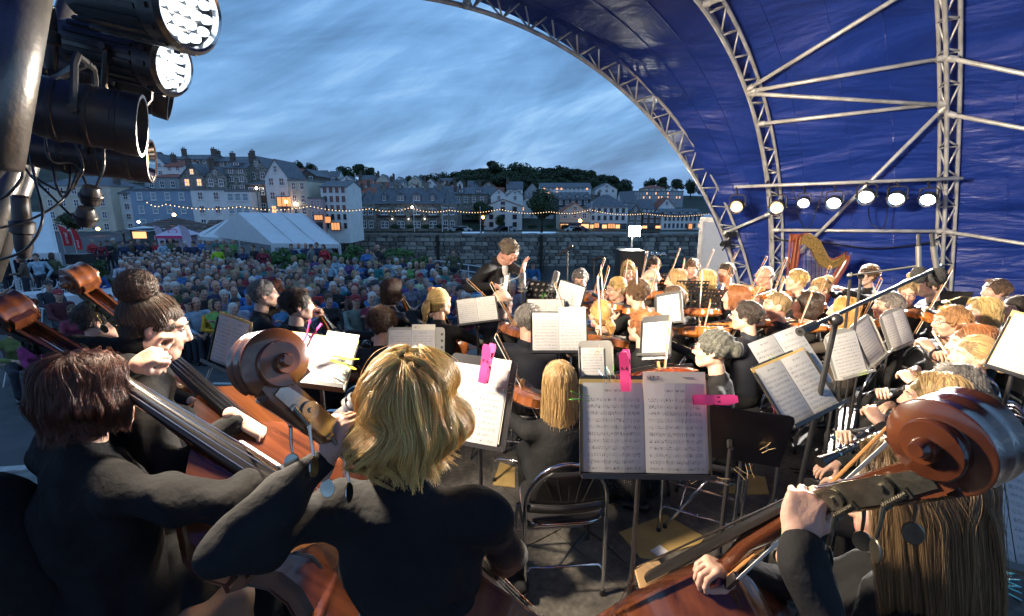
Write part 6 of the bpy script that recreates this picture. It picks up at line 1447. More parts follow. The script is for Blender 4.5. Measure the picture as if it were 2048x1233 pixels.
# ---------------------------------------------------------------- marquees, stalls, fence, shrubs on the near quay
M_PVC = mat('marquee_pvc', (.66, .68, .70), .5, noise=.08, nscale=2, bump=.25, bscale=4)
M_POLE = mat('pole_white', (.6, .62, .63), .5)
def at(px, py, Y): return PY(px, py, Y)
def marquee(label, A, B, AL, AR, CL_, legs=True, name='marquee', bays=3):
    "A,B front eave ends, AL,AR ridge ends, CL_ back-left eave: world points"
    loc = Vector((A.x, A.y, GR(A.y))); o = thing(name, label, 'marquee', loc=loc); q = lambda v: Vector(v)-loc
    CR_ = CL_+(B-A)
    for k in range(bays):
        u0, u1 = k/bays+.004, (k+1)/bays-.004; r = MB(); n = 6; vs = []
        for i in range(n+1):
            t = i/n; sag = .10*math.sin(t*PI)
            for u in (u0, u1): vs.append(q(AL.lerp(AR, u).lerp(A.lerp(B, u), t))-Vector((0, 0, sag*.5)))
        r.add(vs, [(2*i, 2*i+1, 2*i+3, 2*i+2) for i in range(n)]); r.quad(q(AR.lerp(AL, 1-u0)), q(AR.lerp(AL, 1-u1)), q(CL_.lerp(CR_, u1)), q(CL_.lerp(CR_, u0)))
        obj('roof_panel', r, M_PVC, o, smooth=True)
        obj('rib', MB().tube([q(AL.lerp(AR, u1))+Vector((0, 0, .02)), q(A.lerp(B, u1))+Vector((0, -.01, .0))], .025, 5), M_PVC, o)
    g_ = MB(); g_.add([q(A), q(AL), q(CL_), q(A)-Vector((0, 0, .12)), q(CL_)-Vector((0, 0, .12))], [(0, 1, 2), (0, 2, 4, 3)]); g_.add([q(B), q(AR), q(CR_)], [(0, 1, 2)]); obj('gable_panel', g_, M_PVC, o)
    v = MB(); n = 28
    for i in range(n):
        a, b = q(A.lerp(B, i/n)), q(A.lerp(B, (i+1)/n)); m_ = (a+b)/2; dz = Vector((0, -.02, -.2)); v.add([a+Vector((0, -.02, 0)), b+Vector((0, -.02, 0)), b+dz, m_+dz+Vector((0, 0, -.07)), a+dz], [(0, 4, 3, 2, 1)])
    obj('valance', v, M_PVC, o)
    for p in (A, B, CL_, CR_, A.lerp(B, .5), A.lerp(CL_, .5)):
        obj('leg', MB().tube([q(p), Vector((q(p).x, q(p).y, GR(p.y)-GR(A.y)))], .05, 6), M_POLE, o)
    for p in (A, B):
        c = MB(); d = (B-A).normalized()*(.28 if p is A else -.28); w = [q(p), q(p)+d*.6]; z = -GR(p.y)+GR(A.y)
        hgt = q(p).z; c.add([w[0], w[1], Vector((w[0].x+d.x*.3, w[0].y, hgt*.5)), Vector((w[0].x, w[0].y, hgt*.5)), Vector((w[0].x+d.x*1.2, w[0].y-.1, 0)), Vector((w[0].x, w[0].y-.1, 0))], [(0, 1, 2, 3), (3, 2, 4, 5)]); obj('side_curtain', c, M_PVC, o)
    return o
Yt = 28
marquee('large white marquee with a long pitched roof by the harbour wall', at(543, 487, Yt-1.2), at(680, 489, Yt), at(475, 425, Yt+1.5), at(605, 427, Yt+3.2), at(424, 470, Yt+4.5))
marquee('lower white tent joined to the left end of the large marquee', at(402, 474, Yt+4), at(470, 478, Yt+3.4), at(452, 440, Yt+6), at(500, 440, Yt+6), at(395, 468, Yt+8), bays=1)
marquee('white hospitality tent at the left edge under the lamp tower', at(-90, 512, 17.5), at(118, 506, 19.5), at(-140, 420, 19.5), at(100, 425, 22), at(-60, 480, 24), bays=4)
# tiled pavilion with the orange lamp
c = at(352, 462, 62); pv = thing('pavilion', 'low tiled pavilion with an orange lamp on its peak', 'pavilion', loc=(c.x, c.y, GR(62)))
W_ = 200/FPX*62/2; hz_ = at(352, 463, 62).z-GR(62); hp = at(352, 434, 62).z-GR(62); rf = MB()
for i in range(9):
    t0, t1 = i/9, (i+1)/9; 
    for (r0_, z0_, r1_, z1_) in ((W_*(1-t0), hz_+(hp-hz_)*t0, W_*(1-t1)*1.0, hz_+(hp-hz_)*t1),):
        rf.lathe([(r0_*1.06+.05, z0_), (max(r1_*1.06, .02), z1_-.03)], 8, 0, Matrix.Rotation(PI/8, 4, 'Z')@Matrix.Diagonal((1, .8, 1, 1)))
obj('roof', rf, ROOFM['brown'], pv)
for i in range(8): a = 2*PI*i/8+PI/8; obj('column', MB().tube([(W_*.9*math.cos(a), W_*.72*math.sin(a), 0), (W_*.9*math.cos(a), W_*.72*math.sin(a), hz_)], .12, 8), WALLM['stone'], pv)
c = at(410, 468, 50); o = thing('tiled_hut', 'plain tiled roof beside the pavilion', 'hut', loc=(at(408, 470, 55).x, 55, GR(55))); zt, zb = at(408, 441, 55).z-GR(55), at(408, 466, 55).z-GR(55); W_ = 58/FPX*55
obj('wall', MB().box(0, 0, 0, W_, 3, zb), WALLM['stone'], o)
for i in range(6):
    t0, t1 = i/6, (i+1)/6; b = MB(); b.add([(-.1, 1.5*t0-.12, zb+(zt-zb)*t0), (W_+.1, 1.5*t0-.12, zb+(zt-zb)*t0), (W_+.1, 1.5*t1, zb+(zt-zb)*t1-.03), (-.1, 1.5*t1, zb+(zt-zb)*t1-.03)], [(0, 1, 2, 3)]); obj('tile_course', b, ROOFM['brown'], o)
# pink and white stall
PKM = mat('stall_pink', (.62, .04, .16), .5); PWM = mat('stall_pale', (.55, .48, .60), .5)
ys_ = 36; a, b, tp = at(309, 472, ys_), at(367, 472, ys_), at(338, 452, ys_+1); st = thing('pink_stall', 'small pink-edged pop-up stall between two feather flags', 'stall', loc=(a.x, ys_, GR(ys_))); q = lambda v: Vector(v)-Vector((a.x, ys_, GR(ys_)))
w_ = b.x-a.x; ze = q(a).z; zt = q(tp).z; rr = MB(); cor = [(0, 0), (w_, 0), (w_, w_), (0, w_)]
for i in range(4): (x0, y0), (x1, y1) = cor[i], cor[(i+1) % 4]; rr.add([(x0, y0, ze), (x1, y1, ze), ((x0+x1)/2*.3+w_*.35, (y0+y1)/2*.3+w_*.35, ze+(zt-ze)*.55), (w_/2, w_/2, zt)], [(0, 1, 2), (1, 3, 2), (0, 2, 3)])
obj('roof', rr, PWM, st); obj('valance', MB().box(0, -.02, ze-.2, w_, .0, ze), PKM, st); obj('logo_ring', MB().tube([(w_/2+.35*math.cos(t), w_*.2, ze+(zt-ze)*.45+.16*math.sin(t)) for t in np.linspace(0, 2*PI, 17)], .03, 4), PKM, st)
for x, y in cor: obj('leg', MB().tube([(x, y, 0), (x, y, ze)], .03, 6), M_POLE, st)
obj('back_cloth', MB().box(0, w_-.1, 0, w_, w_, ze), PWM, st)
def feather(label, px, y0, y1, wpx, Y, m, txt=None):
    a, t = at(px, y1, Y), at(px, y0, Y); o = thing('feather_flag', label, 'flag', loc=(a.x, Y, GR(Y))); z0, z1 = a.z-GR(Y), t.z-GR(Y); w_ = wpx/FPX*Y; n = 10; mb = MB(); vs = []
    for i in range(n+1):
        u = i/n; z = z0+(z1-z0)*u; off = -w_*.35*u**2; ww = w_*(1 if u < .75 else math.sqrt(max(0, 1-((u-.75)/.25)**2)))
        vs += [(off, .0, z), (off+max(ww, .02), .06*math.sin(u*5), z)]
    mb.add([Vector(v) for v in vs], [(2*i, 2*i+1, 2*i+3, 2*i+2) for i in range(n)]); obj('flag_cloth', mb, m, o, smooth=True)
    obj('pole', MB().tube([(-.02, 0, 0), (-.02, 0, z0), (-w_*.1, 0, (z0+z1)/2), (-w_*.37, 0, z1)], .02, 5), M_POLE, o)
    if txt: text(txt, w_*.62, Matrix.Translation((w_*.22, -.03, z0+.15))@Matrix.Rotation(-PI/2, 4, 'Y')@Matrix.Rotation(PI/2, 4, 'X')@Matrix.Identity(4) if False else Matrix.Translation((w_*.75, -.06, z0+.12))@Matrix(((0, -1, 0, 0), (0, 0, -1, 0), (1, 0, 0, 0), (0, 0, 0, 1))), o, mat('print_white', (.75, .75, .75), .6))
RFM = mat('flag_red', (.55, .02, .03), .5)
feather('taller red feather flag with white lettering left of the crowd', 128, 450, 492, 17, 26, RFM, 'airtel'); feather('shorter red feather flag with white lettering', 153, 455, 500, 12, 28, RFM, 'airtel')
feather('pale pink feather flag left of the stall', 318, 450, 492, 14, 38, PWM); feather('pale pink feather flag right of the stall', 369, 449, 494, 16, 35, PWM)
c = at(128, 508, 20); o = thing('loudspeaker', 'black delay loudspeaker beside the red flags', 'speaker', loc=(c.x, 20, GR(20))); obj('cabinet', MB().box(0, 0, 1.3, .85, .5, 1.3+.42), M_BLK, o); obj('stand', MB().tube([(.4, .2, 0), (.4, .2, 1.3)], .03, 6), M_BLK, o)
a = at(262, 480, 48); o = thing('kiosk', 'small white-framed kiosk with a warm lit window left of the pavilion', 'kiosk', loc=(a.x, 48, GR(48))); w_ = 38/FPX*48; h_ = at(262, 458, 48).z-GR(48)
obj('wall', MB().box(0, 0, 0, w_, 2, h_), WALLM['dark'], o); obj('roof', MB().add([Vector(v) for v in ((-.2, -.3, h_), (w_+.2, -.3, h_-.25), (w_+.2, 2.2, h_-.1), (-.2, 2.2, h_+.2))], [(0, 1, 2, 3)]), M_PVC, o); obj('window', MB().box(w_*.15, -.05, h_-.95, w_*.85, -.01, h_-.3), M_LITP, o)
# picket fence
fa, fb2 = PG(440, 530), PG(650, 562); fa = PG(430, 548); fb2 = PG(690, 592); fe = thing('picket_fence', 'low white picket fence crossing behind the seated audience', 'fence', loc=fa); dv = fb2-fa; n = 96; fwm = mat('fence_white', (.62, .64, .66), .6); pk = MB().box(-.028, -.01, .0, .028, .01, .78).mesh('picket', [fwm])
for i in range(n): put(bpy.data.objects.new('picket', pk), fe, Matrix.Translation(dv*i/n)@Matrix.Diagonal((1, 1, 1+.04*R.random(), 1)))
for z in (.2, .6): obj('rail', MB().tube([Vector((0, .02, z)), dv+Vector((0, .02, z))], .025, 4), fwm, fe)
# laurel bushes round the marquee
def bush(label, px, py0, py1, wpx, Y, seed, m='shrub', group=None):
    w_ = wpx/FPX*Y/2; h_ = at(px, py0, Y).z-GR(Y); q = np.random.default_rng(seed); nb = 13
    bl = np.stack([q.uniform(-.75, .75, nb)*w_, q.uniform(-.5, .5, nb)*w_*.6, q.uniform(.2, .78, nb)*h_, q.uniform(.22, .34, nb)*min(w_*1.2, h_)], 1); n = 3400; k = q.integers(0, nb, n); d = q.normal(size=(n, 3)); d /= np.linalg.norm(d, axis=1)[:, None]; d[:, 2] = np.abs(d[:, 2])*.9
    c = bl[k, :3]+d*(bl[k, 3]*q.uniform(.6, 1.12, n))[:, None]; nn_ = d+q.normal(size=(n, 3))*.7; nn_ /= np.linalg.norm(nn_, axis=1)[:, None]; e1 = np.cross(nn_, q.normal(size=(n, 3))); e1 /= np.linalg.norm(e1, axis=1)[:, None]; e2 = np.cross(nn_, e1); s = (.085*q.uniform(.6, 1.3, n))[:, None]
    V = np.concatenate([c-e1*s, c-e2*s*.4, c+e1*s, c+e2*s*.4]); F = np.stack([np.arange(n)+i*n for i in range(4)], 1); b = MB(); b.arr(V, F)
    ctr = at(px, py1, Y); o = thing('laurel_bush', label, 'bush', loc=(ctr.x, Y, GR(Y)), group=group); obj('foliage', b, M_LEAF[m], o)
    for i in range(4): obj('stem', MB().tube([(i*.1-.15, 0, 0), (bl[i, 0]*.7, bl[i, 1]*.6, bl[i, 2])], .02, 4), M_BARK, o)
bush('laurel bush before the marquee corner, left one', 555, 488, 535, 58, 24, 1); bush('laurel bush before the middle of the marquee', 600, 497, 535, 50, 24, 2); bush('laurel bush under the right end of the marquee', 668, 490, 535, 50, 25, 3)
bush('laurel bush right of the marquee against the harbour wall', 705, 484, 540, 66, 25, 4); bush('tall laurel bush behind the standing woman in blue', 762, 492, 545, 74, 24.5, 5); bush('laurel bush at the right end of the row by the rail', 826, 490, 545, 76, 23.5, 6)
bush('dark leafy bush left of the crowd beside the red flags', 185, 505, 560, 75, 18, 7, 'mid'); bush('climbing plant by the left tent corner', 150, 515, 560, 40, 18.5, 8, 'mid')
# ---------------------------------------------------------------- audience
M_TOP = mat('coat_coloured', (.5, .5, .5), .85, objcol=True, noise=.35, nscale=9, bump=.5, bscale=30); M_HRS = mat('spectator_hair', (.3, .3, .3), .7, objcol=True, noise=.35, nscale=60, bump=.5, bscale=90)
M_TRS = mat('trousers_dark', (.03, .035, .05), .85, noise=.3)
SPX = []
def spect(i, sex, style, hands, stand_=False, sk=0, hp=0, hy=0, hk=('relaxed', 'relaxed')):
    o, HM = body('person', 'x', None, Matrix(), sex=sex, top=M_TOP, legs=M_TRS, sk=sk, hands=hands, res=.024, hres=.0115, seed=i, stand=stand_, hc=(0, .04, 1.21 if not stand_ else 1.60), hpitch=hp, hyaw=hy, hkind=hk, fold=.008)
    if style == 'hat':
        mb = MB(); mb.lathe([(.001, .135), (.05, .13), (.085, .10), (.098, .05), (.10, .03), (.098, .025)], 14, 0, Matrix.Translation((0, -.015, .01))); mb.prism([(-.07, .06), (.07, .06), (.06, .16), (0, .18), (-.06, .16)], .035, .043); h = obj('hat', mb, M_HRS, o, smooth=40, M=HM)
    else: h = hair(o, HM, style, (.3, .3, .3), i, hm2=M_HRS, res=.014, **({'length': .13} if style == 'long' else {}))
    return o, h
lap = ((-.09, .26, .68), (.1, .28, .70)); fold_ = ((.12, .2, .88), (-.12, .22, .86)); knee = ((-.13, .38, .62), (.13, .38, .62)); up_ = ((-.05, .3, 1.1), (.06, .3, 1.12))
defs = [('m', 'short', lap, {}), ('f', 'bob', lap, {'hy': 12}), ('m', 'bald', fold_, {'sk': 1}), ('f', 'long', lap, {'hp': -8}), ('m', 'hat', knee, {}), ('f', 'short', lap, {'hy': -15}), ('m', 'short', fold_, {'sk': 1, 'hy': 10}), ('f', 'curly', knee, {}), ('m', 'bald', knee, {'sk': 1, 'hy': -12}), ('f', 'bob', fold_, {'hp': -6, 'sk': 1}), ('m', 'hat', fold_, {'hy': 8}), ('m', 'short', up_, {'hk': ('grip', 'grip')})]
for i, (sx, stl, hd, kw) in enumerate(defs): SPX.append(spect(i, sx, stl, hd, **kw)+(sx, stl))
STD = []
dn = ((-.2, .05, .86), (.2, .05, .86)); hold = ((-.12, .26, 1.12), (.2, .05, .86)); crs = ((.14, .2, 1.15), (-.14, .22, 1.12))
for i, (sx, stl, hd, kw) in enumerate([('m', 'short', dn, {}), ('f', 'bob', hold, {}), ('m', 'bald', crs, {'sk': 1}), ('f', 'long', dn, {}), ('m', 'hat', hold, {}), ('f', 'short', crs, {})]): STD.append(spect(30+i, sx, stl, hd, stand_=True, **kw)+(sx, stl))
TOPS = [('navy', (0.033, 0.045, 0.105)), ('black', (0.021, 0.021, 0.024)), ('teal', (0.0225, 0.21, 0.225)), ('blue', (0.06, 0.18, 0.45)), ('maroon', (0.21, 0.024, 0.045)), ('grey', (0.195, 0.203, 0.21)), ('white', (0.6, 0.6, 0.6)), ('olive', (0.09, 0.0975, 0.0525)), ('beige', (0.405, 0.33, 0.24)), ('purple', (0.135, 0.075, 0.225)), ('red', (0.48, 0.0375, 0.0525)), ('pale blue', (0.33, 0.48, 0.6)), ('brown', (0.12, 0.075, 0.0525)), ('green', (0.15, 0.36, 0.12)), ('pink', (0.6, 0.27, 0.375))]
TW = [9, 8, 4, 5, 4, 6, 4, 3, 4, 3, 2, 4, 3, 1, 1]
HRC = [('white', (.55, .54, .52), 9), ('grey', (.28, .27, .26), 8), ('dark', (.03, .022, .018), 5), ('brown', (.09, .05, .03), 5), ('fair', (.36, .25, .12), 4)]
SKN = {'short': 'short hair', 'bob': 'bobbed hair', 'bald': 'balding', 'long': 'long hair', 'hat': 'in a cap', 'curly': 'curly hair'}
g = random.Random(77)
def place(proto, loc, rz, top, hcol, label, group, kids=True, s=1.0):
    o, h, sx, stl = proto; c = o.copy(); COL.objects.link(c); c.parent = None; c.matrix_world = Matrix.Translation(loc)@Matrix.Rotation(rz, 4, 'Z')@Matrix.Scale(s, 4)
    c.color = (*top, 1); tag(c, label, 'person', group); k = h.copy(); COL.objects.link(k); k.parent = c; k.color = (*hcol, 1); return c
def seat_chair_mesh():
    a, b, c = MB(), MB(), MB(); bm_ = mat('seat_beige', (.42, .36, .27), .55)
    a.box(-.2, -.2, .43, .2, .2, .455); b.box(-.2, -.235, .62, .2, -.205, .80)
    for s in (-1, 1): c.tube([(s*.2, .22, 0), (s*.2, -.22, .8)], .011, 5); c.tube([(s*.19, -.24, 0), (s*.19, .12, .44)], .011, 5)
    return a.mesh('seat', [bm_]), b.mesh('backrest', [bm_]), c.mesh('leg_frame', [mat('frame_grey', (.25, .24, .22), .4, metal=.6)])
SCM = seat_chair_mesh()
def aud_chair(loc, rz, label, group='folding chairs of the audience'):
    o = thing('audience_chair', label, 'chair', loc=loc, rz=rz, group=group)
    for nme, me in zip(('seat', 'backrest', 'leg_frame'), SCM): put(bpy.data.objects.new(nme, me), o)
    return o
def inpoly(x, y, P_):
    c = False; j = len(P_)-1
    for i in range(len(P_)):
        if (P_[i][1] > y) != (P_[j][1] > y) and x < (P_[j][0]-P_[i][0])*(y-P_[i][1])/(P_[j][1]-P_[i][1])+P_[i][0]: c = not c
        j = i
    return c
AP = [(222, 640), (262, 590), (232, 560), (240, 520), (245, 494), (330, 487), (425, 487), (440, 515), (540, 535), (640, 548), (700, 552), (880, 548), (1000, 560), (1085, 566), (1090, 590), (955, 600), (940, 640), (905, 596), (790, 592), (745, 625), (735, 640), (640, 655), (560, 655), (480, 668), (330, 655)]
seats = []
for r_ in range(24):
    Y0 = 10.7+r_*.86
    for c_ in range(-40, 12):
        x = c_*.53+(.27 if r_ % 2 else 0)+g.uniform(-.07, .07); Y = Y0+g.uniform(-.08, .08)+.05*abs(x+3)*0
        v = Vector((x, Y, GR(Y)+1.2)); px, py, _ = proj(v)
        if inpoly(px, py, AP) and g.random() > .05: seats.append((r_, px, py, x, Y))
seats.sort(key=lambda s: s[4]); print('SEATS', len(seats))
rowc = {}; crowd = []
for k, (r_, px, py, x, Y) in enumerate(seats):
    rowc.setdefault(r_, []).append(x)
for r_ in rowc: rowc[r_].sort()
NIND = 212
for k, (r_, px, py, x, Y) in enumerate(seats):
    p = SPX[g.randrange(len(SPX))]; tn, tc_ = g.choices(TOPS, TW)[0]; hn, hcl, _ = g.choices(HRC, [h[2] for h in HRC])[0]
    if p[2] == 'm' and hn == 'fair': hn, hcl = 'grey', HRC[1][1]
    rz = math.atan2(-(0.6-x), 4.5-Y)+g.uniform(-.12, .12); i_ = rowc[r_].index(x)
    if k < NIND:
        j = ORD[i_] if i_ < len(ORD) else 'last'
        pos = '%s from the left in the %s audience row' % (j, ORD[r_])
        hw = (hn+' '+SKN[p[3]]) if p[3] not in ('hat', 'bald') else SKN[p[3]]
        tj = tuple(min(1, c*g.uniform(.8, 1.25)) for c in tc_)
        place(p, (x, Y, GR(Y)), rz, tj, hcl if p[3] != 'hat' else g.choice([(.03, .035, .05), (.25, .02, .03), (.18, .17, .15)]), '%s-coated spectator, %s, %s' % (tn, hw, pos), 'seated spectators', s=g.uniform(1.04, 1.17)*(1.07 if Y < 13 else 1))
        if r_ < 3: aud_chair((x, Y-.0, GR(Y)), rz, 'beige folding chair under the %s spectator of the %s row' % (j, ORD[r_]))
    else: crowd.append((p, x, Y, rz, tn, hn))
# the back of the audience: past the countable ones, one mass
cb = MB(); cms = [mat('crowd_'+n.replace(' ', '_'), c, .85) for n, c in TOPS]+[SKIN[0], SKIN[1], M_TRS]+[mat('crowd_hair_'+h[0], h[1], .8) for h in HRC]
low = []
for s_ in range(3):
    T = [ell((0, 0, .62), (.19, .15, .16), .06), ell((0, .0, .86), (.19, .13, .2), .06), cap((-.16, 0, 1.0), (.16, 0, 1.0), .07, k=.05), cap((-.2, 0, .98), (-.22, .2, .72), .055, k=.04), cap((.2, 0, .98), (.2, .22, .72), .055, k=.04)]
    Hd = [ell((0, .045, 1.2), (.068, .085, .11), .02), cap((0, .02, 1.0), (0, .03, 1.12), .05, k=.03)]; Hr = [ell((0, .015, 1.235), (.082, .1, .09), .02), ell((0, .13, 1.18), (.08, .09, .09), .01, True)]
    if s_ == 1: Hr.insert(1, ell((0, -.02, 1.15), (.09, .08, .12), .03))
    low.append([blob(T, .045), blob(Hd, .028), blob(Hr, .028)])
for (p, x, Y, rz, tn, hn) in crowd:
    lw = low[g.randrange(3)]; M = Matrix.Translation((x, Y, GR(Y)))@Matrix.Rotation(rz, 4, 'Z'); ti = [t[0] for t in TOPS].index(tn); hi = 18+[h[0] for h in HRC].index(hn)
    for (V, F), mi in zip(lw, (ti, 15+g.randrange(2), hi)): cb.arr(V, F, mi, M)
for (p_, h_) in [(a[0], a[1]) for a in SPX+STD]: pass
if crowd: tag(obj('crowd', cb, cms, None, smooth=True), 'mass of seated spectators filling the far rows', None, None, 'stuff')
for i, (px, py) in enumerate(((690, 622), (702, 640), (720, 600), (812, 596), (828, 592), (842, 604), (822, 610), (806, 620), (846, 618), (868, 590), (786, 600), (690, 668), (620, 668))):
    v = PG(px, py, .62); aud_chair((v.x, v.y, GR(v.y)), math.atan2(-(0.6-v.x), 4.5-v.y), '%s empty beige folding chair from the list near the front of the audience' % ORD[i] if False else 'empty beige folding chair, %s along the vacant front seats' % ORD[i], 'empty folding chairs')
# particular people at the front
def special(px, py, h, kind, top, hc_, label, rz=None, stand_=False, s=1.1):
    v = PG(px, py, h); rz = math.atan2(-(0.6-v.x), 4.5-v.y) if rz is None else rz
    return place((STD if stand_ else SPX)[kind], (v.x, v.y, GR(v.y)), rz, top, hc_, label, 'standing spectators' if stand_ else 'front-row spectators', s=s)
W1_, G1_, D1_, B1_, F1_ = HRC[0][1], HRC[1][1], HRC[2][1], HRC[3][1], HRC[4][1]
for a in [(378, 622, 1.18, 4, (.015, .017, .02), (.02, .02, .025), 'man in a dark cap and black coat raising a camera in the front row'), (427, 622, 1.18, 3, (.62, .33, .02), F1_, 'woman in a bright yellow jacket in the front row'), (467, 630, 1.18, 1, (.3, .26, .25), W1_, 'white-haired woman in sunglasses and pale jacket right of the yellow jacket'),
          (655, 602, 1.18, 3, (.03, .14, .42), D1_, 'long-haired woman in a bright blue hoodie in the front row'), (727, 592, 1.2, 0, (.10, .085, .075), B1_, 'man in a brown tweed jacket beside the blue hoodie'), (700, 578, 1.2, 3, (.0, .2, .22), B1_, 'woman in a teal coat behind the tweed jacket'),
          (942, 572, 1.2, 6, (.012, .013, .018), W1_, 'white-bearded man in black with folded arms left of the conductor'), (915, 560, 1.2, 9, (.02, .13, .19), B1_, 'woman in a teal jacket behind the bearded man'), (1066, 536, 1.2, 4, (.02, .12, .30), D1_, 'person in a blue jacket by the rail right of the conductor'), (560, 560, 1.2, 1, (.02, .02, .06), G1_, 'woman in a striped jumper in the middle rows'),
          (118, 600, 1.2, 4, (.09, .02, .03), (.35, .03, .05), 'man in a red cap and maroon coat at the left tables'), (98, 580, 1.2, 4, (.03, .035, .05), (.03, .03, .035), 'man in a dark cap behind the red cap'), (190, 552, 1.2, 0, (.03, .07, .28), F1_, 'man in a blue jacket alone at a long table'), (150, 650, 1.0, 3, (.22, .03, .07), B1_, 'smiling child in a red coat behind the second bass')]:
    special(*a[:7])
g = random.Random(3); i = 0
stdn = [(20, 530), (42, 535), (62, 528), (82, 532), (100, 528), (8, 545), (30, 520), (690, 0), (1, 1)]
for j, (px, py, kd, tn) in enumerate(((8, 540, 0, 'black'), (26, 530, 0, 'navy'), (45, 545, 1, 'brown'), (74, 540, 0, 'pale blue'), (92, 532, 2, 'black'), (104, 538, 3, 'olive'), (60, 528, 5, 'black'))):
    special(px, py-18, 1.6, kd, dict(TOPS)[tn], B1_, 'standing guest in %s, %s from the left outside the left tent' % (tn, ORD[j]), rz=g.uniform(0, 6), stand_=True)
for j, px in enumerate((183, 200, 215, 228, 246, 262, 278, 296, 310, 325, 341, 356, 372, 388, 402, 416, 432, 448, 466)):
    tn, tc_ = g.choices(TOPS, TW)[0]; special(px, 489+g.uniform(-3, 5), 1.6, g.randrange(6), tc_, g.choice([W1_, G1_, D1_, B1_]), 'standing onlooker in %s, %s from the left behind the audience' % (tn, ORD[j]), rz=math.pi+g.uniform(-1.4, 1.4), stand_=True)
for j, (px, py, kd, tn) in enumerate(((508, 498, 0, 'black'), (455, 500, 4, 'olive'), (486, 503, 1, 'navy'), (525, 502, 3, 'maroon'), (583, 496, 0, 'navy'), (598, 494, 2, 'pale blue'), (612, 494, 2, 'navy'), (622, 497, 0, 'grey'), (634, 493, 0, 'navy'), (648, 497, 3, 'red'), (733, 505, 1, 'blue'), (747, 508, 5, 'grey'), (756, 498, 2, 'black'), (764, 502, 0, 'black'), (907, 508, 0, 'olive'), (436, 500, 4, 'green'))):
    special(px, py+3, 1.6, kd, dict(TOPS)[tn] if tn != 'green' else (.35, .6, .03), B1_ if kd != 2 else W1_, 'standing guest in %s, %s from the left near the marquee' % (tn if tn != 'green' else 'a hi-vis yellow vest', ORD[j]), rz=math.pi+g.uniform(-1.6, 1.6), stand_=True)
# seated parties behind the fence by the bushes
for j in range(22):
    px = 590+j*13.5; py = 528+g.uniform(-6, 10)
    tn, tc_ = g.choices(TOPS, [3, 3, 2, 3, 2, 3, 6, 1, 3, 2, 2, 4, 1, 2, 2])[0]; special(px, py, 1.2, g.randrange(11), tc_, g.choice([W1_, G1_, F1_, B1_, D1_]), 'picnic guest in %s, %s from the left at the tables beyond the fence' % (tn, ORD[j]), rz=math.pi+g.uniform(-1, 1))
# white tables and plastic chairs at the left, photographer by the water
wp = mat('plastic_white', (.62, .64, .68), .4)
def round_table(px, py, label, r=.45):
    v = PG(px, py, .72); o = thing('round_table', label, 'table', loc=(v.x, v.y, GR(v.y)), group='white tables'); obj('tabletop', MB().lathe([(.001, .74), (r, .74), (r, .71), (.001, .70)], 20), wp, o); obj('cloth', MB().lathe([(r*1.01, .745), (r*1.05, .5), (r*1.12, .3)], 20), wp, o); obj('pedestal', MB().tube([(0, 0, 0), (0, 0, .72)], .04, 6), wp, o)
for j, (px, py) in enumerate(((60, 588), (140, 590), (24, 600), (700, 540), (735, 545), (790, 548))): round_table(px, py, ['white table behind the left-hand plastic chairs', 'white table beside the man in the red cap', 'white table at the far left edge', 'white clothed table left of the woman in blue', 'white clothed table beyond the fence', 'white table before the tall laurel'][j])
def plastic_chair(px, py, rz, label):
    v = PG(px, py, .6); o = thing('plastic_chair', label, 'chair', loc=(v.x, v.y, GR(v.y)), rz=rz, group='white plastic chairs'); obj('seat', MB().box(-.22, -.2, .42, .22, .22, .45), wp, o)
    b = MB(); b.tube([(-.24, .2, 0), (-.24, .18, .62), (-.24, -.15, .66), (-.2, -.24, .86), (0, -.27, .92), (.2, -.24, .86), (.24, -.15, .66), (.24, .18, .62), (.24, .2, 0)], .02, 6); obj('arm_frame', b, wp, o)
    for i in range(5): obj('back_slat', MB().tube([(-.16+i*.08, -.2, .45), (-.16+i*.08, -.255, .89)], .014, 4), wp, o)
    for s in (-1, 1): obj('leg', MB().tube([(s*.2, -.18, .43), (s*.24, -.26, 0)], .02, 5), wp, o)
for j, (px, py) in enumerate(((58, 570), (85, 578), (105, 568), (118, 580), (72, 598), (95, 605), (40, 575), (125, 565), (20, 570))): plastic_chair(px, py, g.uniform(0, 6), 'white slatted plastic chair, %s of the cluster by the left tent' % ORD[j])
# long table beside the blue jacket
a, b = PG(190, 575, .72), PG(265, 600, .72); o = thing('long_table', 'long pale trestle table left of the crowd', 'table', loc=(a.x, a.y, GR(a.y))); d = b-a; d.z = 0; nn_ = Vector((-d.y, d.x, 0)).normalized()*.35
tb = MB(); z = Vector((0, 0, .74)); tb.add([z-nn_, z+d-nn_, z+d+nn_, z+nn_]+[z-nn_-Vector((0, 0, .04)), z+d-nn_-Vector((0, 0, .04)), z+d+nn_-Vector((0, 0, .04)), z+nn_-Vector((0, 0, .04))], [(0, 1, 2, 3), (7, 6, 5, 4), (0, 4, 5, 1), (1, 5, 6, 2), (2, 6, 7, 3), (3, 7, 4, 0)]); obj('tabletop', tb, wp, o)
for p in (-nn_, nn_, d-nn_, d+nn_): obj('leg', MB().tube([p*.95, p*.95+z], .02, 5), wp, o)
